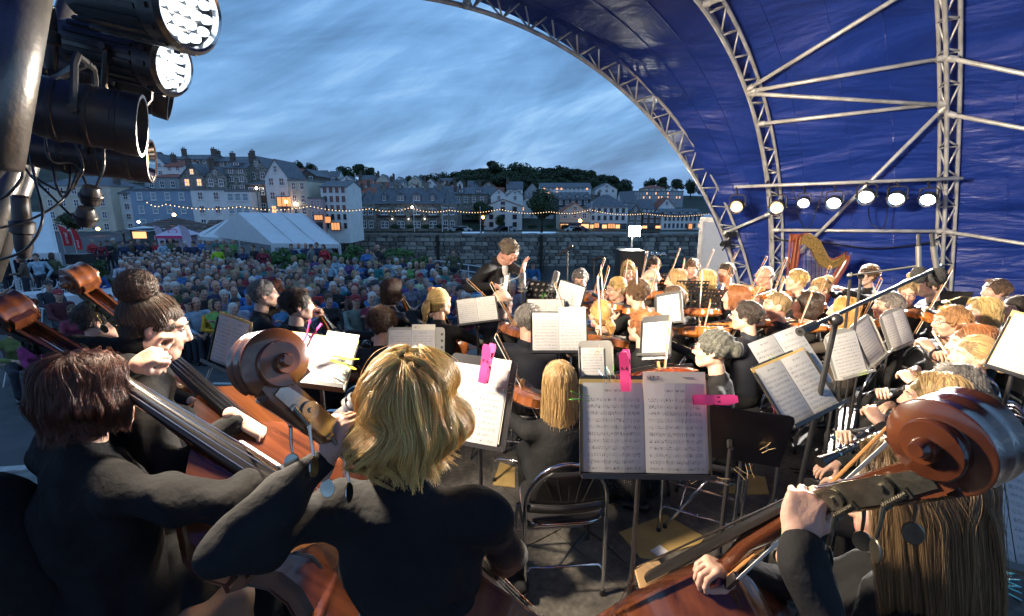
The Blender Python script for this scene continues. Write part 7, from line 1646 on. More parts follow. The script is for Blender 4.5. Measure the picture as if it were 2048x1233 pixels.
# beige camp chair with purple coat, bottom left
v = PG(45, 745, 0.2); o = thing('camp_chair', 'brown canvas folding chair with a purple coat over it at lower left', 'chair', loc=(v.x, v.y, GZ), rz=.5); cv = mat('canvas_brown', (.16, .11, .07), .85)
for s in (-1, 1): obj('leg_frame', MB().tube([(s*.24, -.25, 0), (s*.24, .22, .45), (s*.24, .25, .85)], .012, 5), M_ALU, o); obj('leg_frame', MB().tube([(s*.23, .28, 0), (s*.23, -.25, .45)], .012, 5), M_ALU, o)
obj('seat', MB().box(-.24, -.25, .43, .24, .22, .45), cv, o); obj('backrest', MB().box(-.24, .20, .6, .24, .23, .86), cv, o)
V, F = blob([ell((-.1, .24, .72), (.22, .09, .2), .05), ell((-.2, .3, .5), (.14, .08, .3), .08)], .025, folds(.02, 3, 14)); tag(obj('draped_coat', MB().arr(V, F), mat('coat_purple', (.10, .02, .10), .9, noise=.3), None, smooth=True, M=Matrix.Translation((v.x, v.y, GZ))@Matrix.Rotation(.5, 4, 'Z')), 'purple coat draped over the camp chair', 'coat')
special(70, 690, 1.12, 7, (.22, .02, .12), G1_, 'person in a magenta fleece in a low chair at lower left', rz=-2.2); special(25, 678, 1.12, 1, (.12, .16, .05), G1_, 'person wrapped in a green striped blanket at the left edge', rz=-2.2)
for (o_, h_, _, _) in SPX+STD:
    bpy.data.objects.remove(h_); bpy.data.objects.remove(o_)
# ---------------------------------------------------------------- the orchestra
BLOND, FAIR, AUB, BRN, DRK, GRY, WHT, GINGER = (.50, .34, .13), (.38, .25, .11), (.24, .09, .03), (.11, .06, .03), (.035, .022, .016), (.20, .18, .165), (.5, .46, .42), (.38, .18, .06)
def dirv(yaw): a = math.radians(yaw); return Vector((-math.sin(a), math.cos(a), 0))
def musician(px, py, h, yaw, sex, style, col, label, inst=None, hyaw=0, hpitch=0, top='black', q=1.0, gl=False, vn='orange', up=.6, reach=.27, chair=True, neck='crew', sk=0, hl=None, d=None, sheet=False, dress='black', ilabel=None, roll=0, off=0, seatl=None, sleeve='long', stand_=False, lift=0, **hk):
    C = P(px, py, d) if d else PH(px, py, h); h = C.z; f = dirv(yaw); b = Vector((C.x, C.y, 0))-f*.05
    M = Matrix.Translation(b)@Matrix.Rotation(math.radians(yaw), 4, 'Z'); hc = (0, .05, h); seat = .46 if h < 1.5 else .68
    kw = {}; hands = ((-.12, .32, .72), (.12, .34, .72)); hkind = ('relaxed', 'relaxed'); hdir = hup = None; I = None
    if inst in ('violin', 'viola'):
        o_ = Vector((-.055, .14, h-.155)); d_ = Vector((-.55, .80, -.04+lift)).normalized(); upv = Vector((.28, .12, .95)); upv = (upv-d_*upv.dot(d_)).normalized(); p = d_.cross(upv)
        L_ = .50 if inst == 'violin' else .56
        lh = o_+d_*(L_-.02)-upv*.05; c_ = o_+d_*.20+upv*.045; bd = (-p*.62+upv*up).normalized(); fr = c_-bd*reach
        hands = (lh-d_*.05-upv*.05, fr+p*.05); hkind = ('hold', 'hold'); hdir = (upv*1+d_*.2, (-p*.6-upv*.5)); hup = ((d_-p), (upv+p)); kw['poles'] = ((-.3, -.2, -1), (1, -.3, -.6))
        I = frame(o_, d_, upv); Bm = frame(fr, bd, -d_.cross(bd)); Bm = frame(fr-bd*.02, bd, -upv)
        if stand_: pass
    elif inst == 'cello':
        bot = Vector((.04, .70, .02)); sc = Vector((-.14, .12, h+.06)); u = (sc-bot).normalized(); fr_ = Vector((.1, .8, .5)); o_ = sc-u*1.2; fr_ = (fr_-u*fr_.dot(u)).normalized(); xx = fr_.cross(u)
        c_ = o_+u*.46+fr_*.16; bd = (Vector((-.95, .1, .12))).normalized(); bd = (bd-u*bd.dot(u)*.7).normalized(); fr = c_-bd*.30
        hands = (o_+u*1.0-fr_*.02, fr-bd*.02); hkind = ('hold', 'hold'); hdir = ((.5, .5, .6), (-.5, .6, -.5)); hup = ((-.5, -.7, .2), (0, .4, 1)); kw['knees'] = [(-.26, .45, seat+.06), (.26, .45, seat+.06)]; kw['feet'] = [(-.28, .45, .07), (.28, .45, .07)]
        kw['poles'] = ((-1, -.2, -.3), (1, 0, -.2)); I = frame(o_, u, fr_); Bm = frame(fr, bd, -fr_)
    elif inst in ('oboe', 'clarinet', 'flute', 'horn'):
        m_ = Vector((0, .17, h-.065))
        if inst == 'flute': a_, e_ = m_+Vector((-.06, .02, 0)), m_+Vector((-.55, .22, -.07)); hands = (m_.lerp(e_, .45)+Vector((0, .03, -.06)), m_.lerp(e_, .75)+Vector((0, .03, -.06)))
        elif inst == 'horn': a_, e_ = m_, m_+Vector((0, .25, -.15)); hands = (m_+Vector((-.08, .2, -.18)), m_+Vector((.15, .15, -.28)))
        else: a_, e_ = m_, m_+Vector((0, .40, -.47 if inst == 'clarinet' else -.38)); hands = (m_.lerp(e_, .38)+Vector((-.045, .02, .01)), m_.lerp(e_, .68)+Vector((.045, .02, .01)))
        hkind = ('hold', 'hold'); hdir = ((.6, .3, .5), (-.6, .3, .5)); hup = ((-.6, 0, .6), (.6, 0, .6))
    if hl: hands = hl
    if seatl: kw['seat'] = seatl
    else: kw['seat'] = seat
    o, HM = body('person', label, 'person', M, sex=sex, top=top, legs=dress, sk=sk, hc=hc, hyaw=hyaw, hpitch=hpitch, hroll=roll, hands=hands, hkind=hkind, hdir=hdir, hup=hup, neck=neck, seed=int(px), group='orchestra players', sleeve=sleeve, res=.016 if C.y > 3.5 else .013, **kw)
    hair(o, HM, style, col, int(px+py), q=q*(.5 if C.y > 4.5 else .8), rad=.0016 if C.y > 4.5 else .0012, **hk)
    if gl: glasses(o, HM)
    short_l = label
    if I is not None:
        who = ilabel or label
        fiddle(inst, inst+' played by the '+who, inst, M@I, vn, 'bowed instruments'); bow('bow of the '+who, M@Bm, .72, 'bows')
    elif inst in ('oboe', 'clarinet', 'flute'):
        wind(inst+' played by the '+(ilabel or label), inst, M@a_, M@e_, inst, bell=.03)
    elif inst == 'horn':
        r = thing('french_horn', 'brass french horn held by the '+(ilabel or label), 'horn', M=M@Matrix.Translation(m_+Vector((.04, .26, -.2)))); c = MB(); 
        for rr, yy in ((.14, 0), (.125, .025), (.10, -.02)): c.tube([(rr*math.cos(t), yy, rr*math.sin(t)) for t in np.linspace(0, 2*PI, 25)], .009, 6)
        c.tube([(.0, 0, .14), (-.04, -.1, .2), (-.04, -.25, .19)], [.006, .005, .008], 6); obj('tubing', c, M_BRASS, r, smooth=True)
        b_ = MB(); b_.lathe([(.02, -.1), (.035, 0), (.07, .08), (.15, .14)], 20, 0, Matrix.Translation((.16, .05, -.1))@Matrix.Rotation(2.2, 4, 'Y')); obj('bell', b_, M_BRASS, r, smooth=True)
    if chair and C.y > 1.5: 
        round_chair('round-backed folding chair of the '+(ilabel or label), M@Matrix.Translation((0, -.02, 0))@Matrix.Scale(1 if seat < .5 else 1.35, 4))
    return o, M, HM
ms = musician
# cellists and left desks
ms(528, 588, 1.32, -62, 'm', 'short', GRY, 'grey-haired cellist in glasses at the front left desk', 'cello', gl=True, top='charcoal', ilabel='grey-haired front cellist', vn='brown', ls=.7)
ms(598, 612, 1.30, -38, 'm', 'curly', DRK, 'young cellist with dark curly hair', 'cello', ilabel='curly-haired young cellist', vn='amber', hyaw=-25)
ms(765, 650, 1.20, -12, 'm', 'spiky', BRN, 'cellist with short spiky brown hair seen from behind', 'cello', neck='collar', ilabel='spiky-haired cellist', vn='orange', hyaw=10)
ms(785, 583, 1.26, -30, 'f', 'bob', BRN, 'cellist with brown bobbed hair in a black leather jacket', 'cello', top='leather', ilabel='leather-jacketed cellist', vn='orange', length=.12)
ms(880, 605, 1.26, -15, 'f', 'pony', BLOND, 'cellist with a long blond ponytail and dark jacket', 'cello', top='charcoal', ilabel='blond ponytailed cellist', vn='orange', hyaw=-25, length=.26)
ms(200, 640, 1.40, -55, 'm', 'short', DRK, 'man in glasses half hidden behind the bass scrolls', 'cello', gl=True, ilabel='man behind the bass scrolls', vn='amber')
# violas, centre
ms(1005, 605, 1.24, -25, 'm', 'bald', GRY, 'balding viola player in grey suit below the conductor', 'viola', top='charcoal', ilabel='balding player below the conductor', vn='orange', up=.3, hyaw=-20)
ms(1058, 640, 1.24, -12, 'm', 'short', GRY, 'viola player with thick grey hair and glasses seen from behind', 'viola', gl=True, top='navy', neck='collar', ilabel='grey-haired player seen from behind', vn='brown', hyaw=-22, ls=.7)
ms(1118, 770, 1.13, 5, 'f', 'long', FAIR, 'woman with very long straight fair hair on the nearest round-backed chair', 'viola', ilabel='long-haired woman on the nearest chair', vn='brown', q=2.2, length=.44, vol=.06, chair=True)
ms(1200, 630, 1.22, 15, 'f', 'pony', (.42, .25, .09), 'viola player with a low golden ponytail', 'viola', ilabel='golden-ponytailed player', vn='orange', hyaw=5, length=.17, tie=(0, -.12, -.01))
ms(1282, 655, 1.22, 22, 'f', 'updo', AUB, 'viola player with auburn hair pinned in a loose knot', 'viola', ilabel='auburn-haired player with the knot', vn='orange', up=1.3, hyaw=8, mess=.35, br=.05, reach=.2)
ms(1425, 700, 1.20, 62, 'f', 'buzz', BRN, 'woman in a grey knitted beanie and blue glasses', 'viola', gl=True, ilabel='woman in the grey beanie', vn='red', up=1.2, sk=0)
# first violins beyond the conductor's desk
ms(1160, 560, 1.24, 168, 'm', 'short', GRY, 'grey-haired leader in glasses facing the camera', 'violin', gl=True, top='charcoal', ilabel='grey-haired leader', vn='orange', hpitch=16, up=.9, ls=.6)
ms(1232, 578, 1.20, 100, 'f', 'pony', BLOND, 'blond ponytailed violinist in glasses seen in profile', 'violin', gl=True, ilabel='blond violinist in profile', vn='orange', up=.9, hpitch=10, length=.2)
ms(1256, 543, 1.22, 165, 'f', 'long', FAIR, 'fair-haired violinist in dark glasses behind the ponytail', 'violin', gl=True, ilabel='fair violinist in dark glasses', up=1.2, hpitch=14, length=.2)
ms(1272, 588, 1.26, 35, 'm', 'curly', BRN, 'broad man with wavy brown hair in a dark suit', 'violin', top='charcoal', ilabel='broad man in the dark suit', up=.8)
ms(1300, 558, 1.24, 55, 'm', 'bald', WHT, 'white-haired balding violinist in a brown-grey suit', 'violin', top='brown', ilabel='white-haired balding violinist', up=.6)
ms(1308, 533, 1.25, 172, 'm', 'short', DRK, 'dark-haired violinist facing forward beside the loudspeaker', 'violin', ilabel='dark-haired forward-facing violinist', up=.8, hpitch=8)
ms(1350, 562, 1.24, 72, 'f', 'long', FAIR, 'violinist with long loose fair hair in profile', 'violin', ilabel='loose-haired violinist in profile', vn='orange', up=.8, length=.26, hpitch=5)
ms(1385, 536, 1.24, 150, 'f', 'short', BRN, 'short-haired violinist behind the long-haired one', 'violin', ilabel='short-haired violinist', up=.9, hpitch=15)
ms(1409, 562, 1.20, 60, 'f', 'long', BLOND, 'violinist with long blond hair turned away left of the arch foot', 'violin', ilabel='blond violinist by the arch foot', up=.9, length=.24)
ms(1452, 546, 1.25, 120, 'm', 'short', DRK, 'bearded dark-haired violinist in front of the tarpaulin edge', 'violin', ilabel='bearded violinist', vn='brown', up=1.0, sk=1)
ms(1470, 597, 1.22, 38, 'f', 'bob', AUB, 'violinist with a copper bob and short sleeves', 'violin', ilabel='copper-bobbed violinist', vn='orange', up=.9, sleeve='short', length=.10, hyaw=15)
ms(1528, 553, 1.24, 95, 'm', 'bald', GRY, 'bald violinist in glasses in profile', 'violin', gl=True, ilabel='bald violinist in glasses', vn='orange', up=.8, sk=1, hpitch=12)
ms(1592, 562, 1.26, 75, 'm', 'short', BLOND, 'fair-haired heavy violinist under the harp', 'violin', top='charcoal', ilabel='fair-haired violinist under the harp', up=.9, ls=.6)
ms(1552, 612, 1.24, 62, 'm', 'buzz', FAIR, 'violinist with a shaved head and dark collared shirt', 'violin', top='navy', neck='collar', ilabel='shaven-headed violinist', vn='orange', up=.5, hyaw=15, sk=1)
ms(1492, 632, 1.22, 40, 'm', 'short', DRK, 'violinist with thick dark hair and collared shirt seen from behind', 'viola', top='navy', neck='collar', gl=True, ilabel='thick-haired player seen from behind', vn='orange', up=.3, hyaw=15, ls=.7)
ms(1638, 580, 1.22, 110, 'f', 'updo', FAIR, 'violinist in glasses with pinned fair hair facing left', 'violin', gl=True, ilabel='violinist with pinned fair hair', vn='orange', up=1.1, hpitch=12)
ms(1685, 625, 1.20, 38, 'f', 'long', (.46, .24, .07), 'violinist with long golden-orange hair seen from behind', 'violin', top='brown', ilabel='orange-haired violinist', vn='orange', up=.4, length=.22)
ms(1735, 552, 1.20, 95, 'f', 'curly', BRN, 'harpist with short brown curls behind the harp', None, hl=((-.1, .45, 1.1), (.15, .4, 1.05)), hk_=0) if False else ms(1735, 552, 1.20, 95, 'f', 'curly', BRN, 'harpist with short brown curls behind the harp', None, hl=((-.15, .48, 1.05), (.12, .45, 1.0)))
ms(1816, 585, 1.24, 140, 'f', 'bun', FAIR, 'young violinist with a top bun and round glasses', 'violin', gl=True, ilabel='young violinist with the top bun', vn='orange', up=.9, hpitch=16, br=.03)
ms(1862, 572, 1.26, 70, 'm', 'short', DRK, 'dark-haired player behind the top-bun violinist', None)
ms(1990, 583, 1.24, 80, 'm', 'short', BRN, 'horn player with short brown hair against the tarpaulin', 'horn', ilabel='brown-haired horn player')
ms(1962, 628, 1.24, 78, 'f', 'bob', BLOND, 'woman with a thick blond bob on the right', None, length=.12, q=1.5)
ms(1900, 645, 1.24, 82, 'm', 'short', GINGER, 'ginger-haired wind player in glasses', 'flute', gl=True, ilabel='ginger wind player', sk=1, ls=.8)
ms(1938, 690, 1.22, 70, 'f', 'bob', AUB, 'woman with smooth auburn hair behind the oboist', None, length=.14)
ms(1945, 712, 1.20, 74, 'f', 'lowbun', FAIR, 'oboe player with fair hair in a low bun', 'oboe', ilabel='oboist with the low bun', q=1.6, br=.042, mess=.3)
ms(1905, 775, 1.18, 70, 'm', 'short', GRY, 'grey tousled wind player behind the right bass scroll', 'clarinet', ilabel='grey tousled wind player', ls=.8)
ms(1345, 598, 1.24, 30, 'm', 'short', BRN, 'violinist with short brown hair just left of the copper bob', 'violin', ilabel='brown-haired violinist left of the copper bob', up=.9)
ms(1612, 612, 1.2, 60, 'f', 'bob', DRK, 'violinist with a dark bob between the shaven head and the orange hair', 'violin', ilabel='dark-bobbed violinist', up=.9, length=.08)
ms(1775, 612, 1.2, 75, 'm', 'short', GRY, 'grey-haired player seated under the harpist', 'violin', ilabel='grey-haired player under the harpist', up=.9)
ms(2035, 620, 1.22, 85, 'm', 'short', DRK, 'dark-haired brass player cut by the right edge', None)
# grey beanie over the updo
C = PH(1425, 700, 1.20); M = Matrix.Translation(Vector((C.x, C.y, 0))-dirv(62)*.05)@Matrix.Rotation(math.radians(62), 4, 'Z'); HM = head_matrix((0, .05, 1.20))
V, F = blob([ell((0, -.02, .04), (.092, .112, .098), .02), ell((0, -.135, .02), (.05, .045, .05), .02), ell((0, .12, -.055), (.1, .09, .1), .01, True), cap((0, -.02, -.085), (0, 0, -.2), .085, .09, .01, True)], .006, lambda X, Y, Z: .0035*np.sin(60*Z+25*np.sin(9*Y+4*X)))
tag(obj('beanie', MB().arr(V, F), mat('beanie_grey', (.10, .10, .085), .95, noise=.6, nscale=50, bump=.8, bscale=120), None, smooth=True, M=M@HM), 'grey knitted beanie with a gathered knot on the viola player', 'hat')

# conductor
C = P(1019, 503, 5.1); yaw = -118; f = dirv(yaw); b = Vector((C.x, C.y, 0))-f*.22; M = Matrix.Translation(b)@Matrix.Rotation(math.radians(yaw), 4, 'Z'); Mi = M.inverted()
lh, rh = Mi@P(1046, 545, 4.85), Mi@P(990, 572, 4.9)
o, HM = body('person', 'conductor bowing his head in a black tailcoat', 'person', M, sex='m', top='black', legs='black', hc=(0, .22, C.z), hpitch=38, hands=(lh, rh), hkind=('open', 'hold'), hdir=((0, .3, 1), (.2, .8, -.1)), hup=((0, -1, 0), (0, 0, 1)), stand=True, seed=4, coat=True, poles=((-1, -.3, -.5), (1, -.5, -.6)), group='orchestra players', sk=1, nbo=(0, -.13, -.085), wide=1.12)
hair(o, HM, 'short', (.17, .13, .09), 5, q=.9, rad=.0015, ls=1.1); glasses(o, HM)
sf = MB(); sf.add([Mi@P(1004, 520, 4.93), Mi@P(1012, 517, 4.88), Mi@P(1018, 575, 4.88), Mi@P(996, 580, 4.9)], [(0, 1, 2, 3)]); V, F = blob([cap((0, .135, C.z-.19), (0, .105, 1.0), .06, .07, .05)], .015, folds(.004, 3, 30)); obj('shirt_front', MB().arr(V, F), CL['white'], o, smooth=True)
for s in (-1, 1): V, F = blob([cap((s*.09, .12, C.z-.2), (s*.095, .12, 1.12), .05, .055, .03)], .014); obj('lapel', MB().arr(V, F), CL['charcoal'], o, smooth=True)
tag(obj('baton', MB().tube([P(986, 576, 4.88), P(1040, 553, 4.8)], [.004, .0015], 5), mat('baton_white', (.7, .68, .62), .5)), 'white baton in the right hand of the conductor', 'baton')
pod = thing('podium', 'low black podium under the conductor', 'podium', loc=(b.x, b.y, 0)); obj('platform', MB().box(-.5, -.5, 0, .5, .5, .06), M_BLK, pod)

# harp
hz0 = 7.0; base = PY(1640, 640, hz0); ha = PY(1592, 470, hz0); 
hb = thing('harp', 'concert harp with red-brown column and gilded neck in front of the blue tarpaulin', 'harp', loc=(ha.x+.0, hz0, 0)); X = lambda px, py: PY(px, py, hz0)-Vector((ha.x, hz0, 0))
col = MB(); t_ = X(1592, 468); col.tube([(t_.x*0+.02, 0, .12), (.02, 0, t_.z-.12), (.0, 0, t_.z-.1), (.0, 0, t_.z-.02), (0, 0, t_.z)], [.04, .036, .05, .085, .09], 18); obj('column', col, VN['red'], hb, smooth=40)
fl_ = MB()
for i in range(10): a = 2*PI*i/10; fl_.tube([(.02+.038*math.cos(a), .038*math.sin(a), .2), (.0+.085*math.cos(a)*.9, .085*math.sin(a)*.9, t_.z-.03)], .006, 4)
obj('fluting', fl_, VN['red'], hb)
npts = [X(*p) for p in ((1594, 474), (1622, 478), (1640, 505), (1650, 532), (1668, 530), (1690, 515))]; ob = [X(*p) for p in ((1600, 466), (1632, 470), (1652, 500), (1660, 522), (1672, 520), (1694, 508))]
nk = [Vector(p) for p in [X(1600, 480), X(1615, 479), X(1630, 490), X(1640, 510), X(1648, 524), X(1660, 530), X(1675, 525), X(1690, 515)]]
def sweepband(pts, w_, t2): 
    mb = MB(); n = len(pts); vs = []
    for i, p in enumerate(pts):
        t = (pts[min(i+1, n-1)]-pts[max(0, i-1)]).normalized(); nn = Vector((-t.z, 0, t.x)); ww = w_[i] if isinstance(w_, list) else w_
        for s, y in ((-1, -t2), (1, -t2), (1, t2), (-1, t2)): vs.append(p+nn*s*ww+Vector((0, y, 0)))
    mb.add(vs, [(i*4+j, i*4+(j+1) % 4, (i+1)*4+(j+1) % 4, (i+1)*4+j) for i in range(n-1) for j in range(4)]+[(0, 3, 2, 1), (4*n-4, 4*n-3, 4*n-2, 4*n-1)]); return mb
GOLD = mat('gilding', (.55, .33, .09), .35, metal=.6, noise=.6, nscale=40, bump=.6, bscale=60)
obj('neck', sweepband(nk, [.07, .085, .085, .085, .08, .075, .06, .05], .022), GOLD, hb, smooth=40)
ed = [p+Vector((0.02, 0, .075)) for p in nk]; obj('neck_edge', MB().tube(ed, .022, 8), VN['red'], hb, smooth=True)
e0 = nk[-1]; sb = MB(); bx_ = X(1655, 690); b0 = Vector((.32, 0, .18)); sb.tube([e0+Vector((.02, 0, .03)), e0+Vector((.03, 0, -.06)), e0.lerp(b0, .5), b0], [.05, .05, .09, .14], 10); obj('soundbox', sb, VN['red'], hb, smooth=True); obj('base', MB().box(-.12, -.17, 0, .42, .17, .16), VN['red'], hb)
scol = [mat('harp_string', (.55, .50, .42), .5), mat('harp_string_red', (.4, .03, .03), .5), mat('harp_string_blue', (.04, .04, .12), .5)]
for i in range(34):
    u = (i+1)/36; k = u*(len(nk)-1); j = int(k); a = nk[j].lerp(nk[min(j+1, 7)], k-j)-Vector((0, 0, .05)); s0 = e0.lerp(b0, 1-u*.9); obj('string', MB().tube([a, s0 if s0.z < a.z else a-Vector((0, 0, .02))], .0016, 3), scol[1 if i % 7 == 0 else 2 if i % 7 == 3 else 0], hb)
for i in range(30):
    u = (i+.5)/30; k = u*(len(nk)-1); j = int(k); a = nk[j].lerp(nk[min(j+1, 7)], k-j)+Vector((0, -.024, .03)); obj('tuning_pin', MB().tube([a, a-Vector((0, .012, 0))], .005, 5), M_BRASS, hb)

# ---- stands and sheets (desk centre in photo pixels, depth along the lens, direction the desk faces)
def deskp(px, py, d): return P(px, py, d)
back = Vector((0, -1, 0))
s, DM = stand('nearest black music stand holding the open double score', deskp(1288, 850, 1.62), (-.03, -1, 0), .44, .335, 20); score('open double-page bass score marked SET 2 on the nearest stand', DM, .42, .30, settxt=True, folder=M_MANILA, txt2='Contrabassi', z0=-.158)
s, DM = stand('bare black music stand seen from its side right of the main score', deskp(1462, 870, 1.72), (.35, 1, 0), .36, .30, 28, roll=0)
s, DM = stand('music stand tilted away with two open pages right of centre', deskp(1590, 772, 2.15), (.30, -1, 0), .35, .30, 38, roll=12); score('two-page part clipped with a small pink peg', DM, .33, .28, settxt=False, folder=M_MANILA, z0=-.15); score('loose part behind the two-page part with handwritten list', DM@Matrix.Translation((.06, .012, .05)), .34, .30, pages=2, z0=-.10)
s, DM = stand('music stand left of the long-haired woman with a SET 2 score', deskp(955, 800, 1.95), (-.22, -1, 0), .29, .36, 24, roll=-4); score('SET 2 score held by one large pink peg', DM, .25, .31, pages=1, settxt=True, z0=-.17, x0=-.135)
s, DM = stand('music stand beside the big bass scroll', deskp(636, 722, 2.1), (.25, -1, 0), .30, .26, 45, roll=-14); score('open part marked SET 2 with pink and lime pegs', DM, .28, .24, settxt=True, folder=M_MANILA, z0=-.125)
s, DM = stand('grey stand with a row of round holes near the spiky-haired cellist', deskp(832, 692, 3.3), (0, -1, 0), .40, .26, 18, m=mat('stand_grey', (.22, .215, .20), .5)); score('SET 2 part on the grey holed stand', DM@Matrix.Translation((-.03, 0, 0)), .32, .23, settxt=True, z0=-.12)
for i in range(5): obj('hole', MB().lathe([(.001, .002), (.009, .002)], 10, 0, Matrix.Translation((.182, -.001, -.1+i*.045))@Matrix.Rotation(PI/2, 4, 'X')), M_BLK, s, M=Matrix.Translation(-s.location)@DM)
s, DM = stand('stand leaning left with white pages by the bun-haired bassist', deskp(462, 685, 2.45), (-.4, -.9, 0), .26, .27, 15, roll=-8); score('white pages on the left leaning stand', DM, .24, .25, folder=M_MANILA, z0=-.125)
s, DM = stand('central desk holding a wide white score between the violas', deskp(1118, 665, 3.1), (0, -1, 0), .37, .28, 25); score('wide SET 2 score between the violas', DM, .35, .27, settxt=True, z0=-.14)
s, DM = stand('grey stand behind the long-haired woman', deskp(1192, 725, 2.6), (.05, -1, 0), .19, .24, 20, m=mat('stand_grey')); score('single page with an orange peg behind the long hair', DM, .13, .2, pages=1, z0=-.12, x0=-.085)
s, DM = stand('round-topped stand left of the right microphone stand', deskp(1690, 705, 3.0), (.28, -1, 0), .28, .30, 22, round_=True, m=mat('stand_grey'), roll=6); score('tall two-page part on the round-topped stand', DM, .25, .27, pages=1, z0=-.15)
s, DM = stand('stand with curling pages behind the round-topped one', deskp(1735, 680, 3.5), (.5, -1, 0), .30, .32, 22, m=mat('stand_grey'), roll=16); score('curling part right of the round-topped stand', DM, .22, .30, pages=1, z0=-.16)
s, DM = stand('round-topped stand before the top-bun violinist', deskp(1792, 655, 4.0), (.35, -1, 0), .34, .32, 20, round_=True, m=mat('stand_grey'), roll=10); score('double part before the top-bun violinist', DM, .28, .28, z0=-.15)
s, DM = stand('black perforated desk in front of the conductor', deskp(1102, 592, 4.55), (-.15, 1, 0), .50, .34, 30, holed=True, roll=6); score('large open score on the perforated conducting desk', DM, .5, .30, z0=-.16)
s, DM = stand('desk with pale pages standing on edge near the leader', deskp(1137, 603, 4.2), (-.75, -.8, 0), .30, .34, 12, roll=-8); score('pale pages on edge beside the leader', DM, .28, .32, z0=-.16)
s, DM = stand('black stand with bright pages left of the auburn knot', deskp(1312, 672, 3.1), (-1.1, -1, 0), .21, .28, 26, roll=16); score('bright pages right of the auburn knot', DM, .18, .25, z0=-.16)
s, DM = stand('stand with a peg-held page beside the copper bob', deskp(1338, 618, 3.8), (-.9, -1, 0), .22, .28, 25, roll=18); score('page held by a black peg below the loose-haired violinist', DM, .18, .25, pages=1, z0=-.14)
s, DM = stand('low desk left of the viola players', deskp(955, 622, 3.9), (.1, -1, 0), .34, .24, 30, roll=6); score('open part between the ponytailed cellist and the balding man', DM, .32, .22, z0=-.11)
s, DM = stand('pale desk under the conductor microphones', deskp(1092, 620, 4.1), (0, -1, 0), .34, .2, 25); score('pale part under the conductor microphones', DM, .32, .18, z0=-.09)
s, DM = stand('perforated stand between the rear violins', deskp(1382, 582, 5.4), (.1, 1, 0), .36, .28, 25, holed=True); s, DM = stand('perforated stand behind the white-haired violinist', deskp(1318, 566, 5.8), (.1, 1, 0), .36, .28, 25, holed=True)
s, DM = stand('perforated stand by the bearded violinist', deskp(1440, 600, 4.9), (.1, 1, 0), .3, .26, 25, holed=True)
s, DM = stand('stand with a large open part at the lower right edge', deskp(2010, 1020, 1.25), (.35, -1, 0), .30, .30, 30, roll=-24); score('large part at the lower right edge', DM, .28, .28, z0=-.14)
s, DM = stand('stand with a brown folder at the right edge', deskp(2040, 690, 2.3), (-.9, -1, 0), .16, .30, 15, roll=-12); score('brown folder at the right edge', DM, .14, .28, pages=1, folder=M_MANILA, z0=-.14)
s, DM = stand('black empty stand before the horn player', deskp(1900, 598, 5.2), (.3, 1, 0), .34, .24, 35)
# clothes pegs
def pg(px, py, d, tx, ty, m, L_, label, big=True, roll=0):
    a = P(px, py, d); b = P(tx, ty, d-.01); z = (b-a).normalized(); v = (a-Vector((0, 0, EYE))).normalized(); y = Matrix.Rotation(math.radians(roll), 3, z)@v.cross(z); return peg(label, frame(a, z, y), m, L_, big)
pg(1252, 782, 1.56, 1249, 705, PINK, .135, 'large pink clothes peg on top of the main score', roll=80); pg(1386, 800, 1.56, 1467, 801, PINK, .135, 'large pink clothes peg at the right edge of the main score', roll=82)
pg(1216, 766, 1.6, 1203, 738, TEAL, .055, 'small teal clothes peg on the main stand'); pg(1228, 764, 1.6, 1220, 733, GREEN, .058, 'small green clothes peg beside the teal one'); pg(1178, 797, 1.56, 1140, 791, GREEN, .065, 'green clothes peg at the left edge of the main stand')
pg(966, 766, 1.9, 980, 688, PINK, .16, 'large pink clothes peg on the left SET 2 score', roll=65); pg(606, 698, 2.02, 628, 652, PINK, .13, 'large pink clothes peg on the part by the bass scroll', roll=10); pg(662, 716, 2.04, 710, 728, LIME, .12, 'lime clothes peg on the part by the bass scroll', roll=10)
pg(668, 730, 2.05, 694, 742, WOODP, .065, 'wooden clothes peg, upper of two under the lime peg', False); pg(664, 744, 2.05, 690, 752, TEAL, .065, 'blue clothes peg between wooden pegs by the bass scroll', False); pg(660, 752, 2.05, 684, 766, WOODP, .065, 'wooden clothes peg, lower of two under the lime peg', False)
pg(996, 760, 1.93, 1018, 772, WOODP, .06, 'wooden clothes peg, top one on the left SET 2 stand', False); pg(994, 780, 1.93, 1020, 780, WOODP, .06, 'wooden clothes peg, second on the left SET 2 stand', False); pg(982, 858, 1.93, 1006, 868, WOODP, .06, 'wooden clothes peg at the foot of the left SET 2 stand', False)
for i, (px, py, tx, ty) in enumerate(((1380, 965, 1408, 948), (1430, 958, 1462, 966), (1470, 936, 1490, 952), (1495, 928, 1499, 945), (1522, 903, 1532, 898))): pg(px, py, 1.7, tx, ty, WOODP, .05, 'wooden clothes peg, %s along the bare black stand' % ORD[i], False)
pg(1552, 828, 2.1, 1549, 812, PINK, .045, 'small pink clothes peg on the tilted stand', False); pg(1718, 750, 2.9, 1730, 746, LIME, .05, 'lime clothes peg on the round-topped stand', False); pg(1555, 722, 2.1, 1545, 715, LIME, .05, 'lime clothes peg at the top of the tilted stand', False)
pg(1085, 598, 4.3, 1088, 586, GREEN, .06, 'green clothes peg on the perforated conducting desk'); pg(1107, 619, 4.0, 1120, 616, REDP, .06, 'red clothes peg beneath the conductor microphones'); pg(1165, 645, 3.0, 1182, 645, BLUEP, .07, 'blue clothes peg on the wide SET 2 score'); pg(1190, 712, 2.5, 1200, 698, mat('plastic_orange', (.6, .2, .03), .35), .06, 'orange clothes peg on the single page')
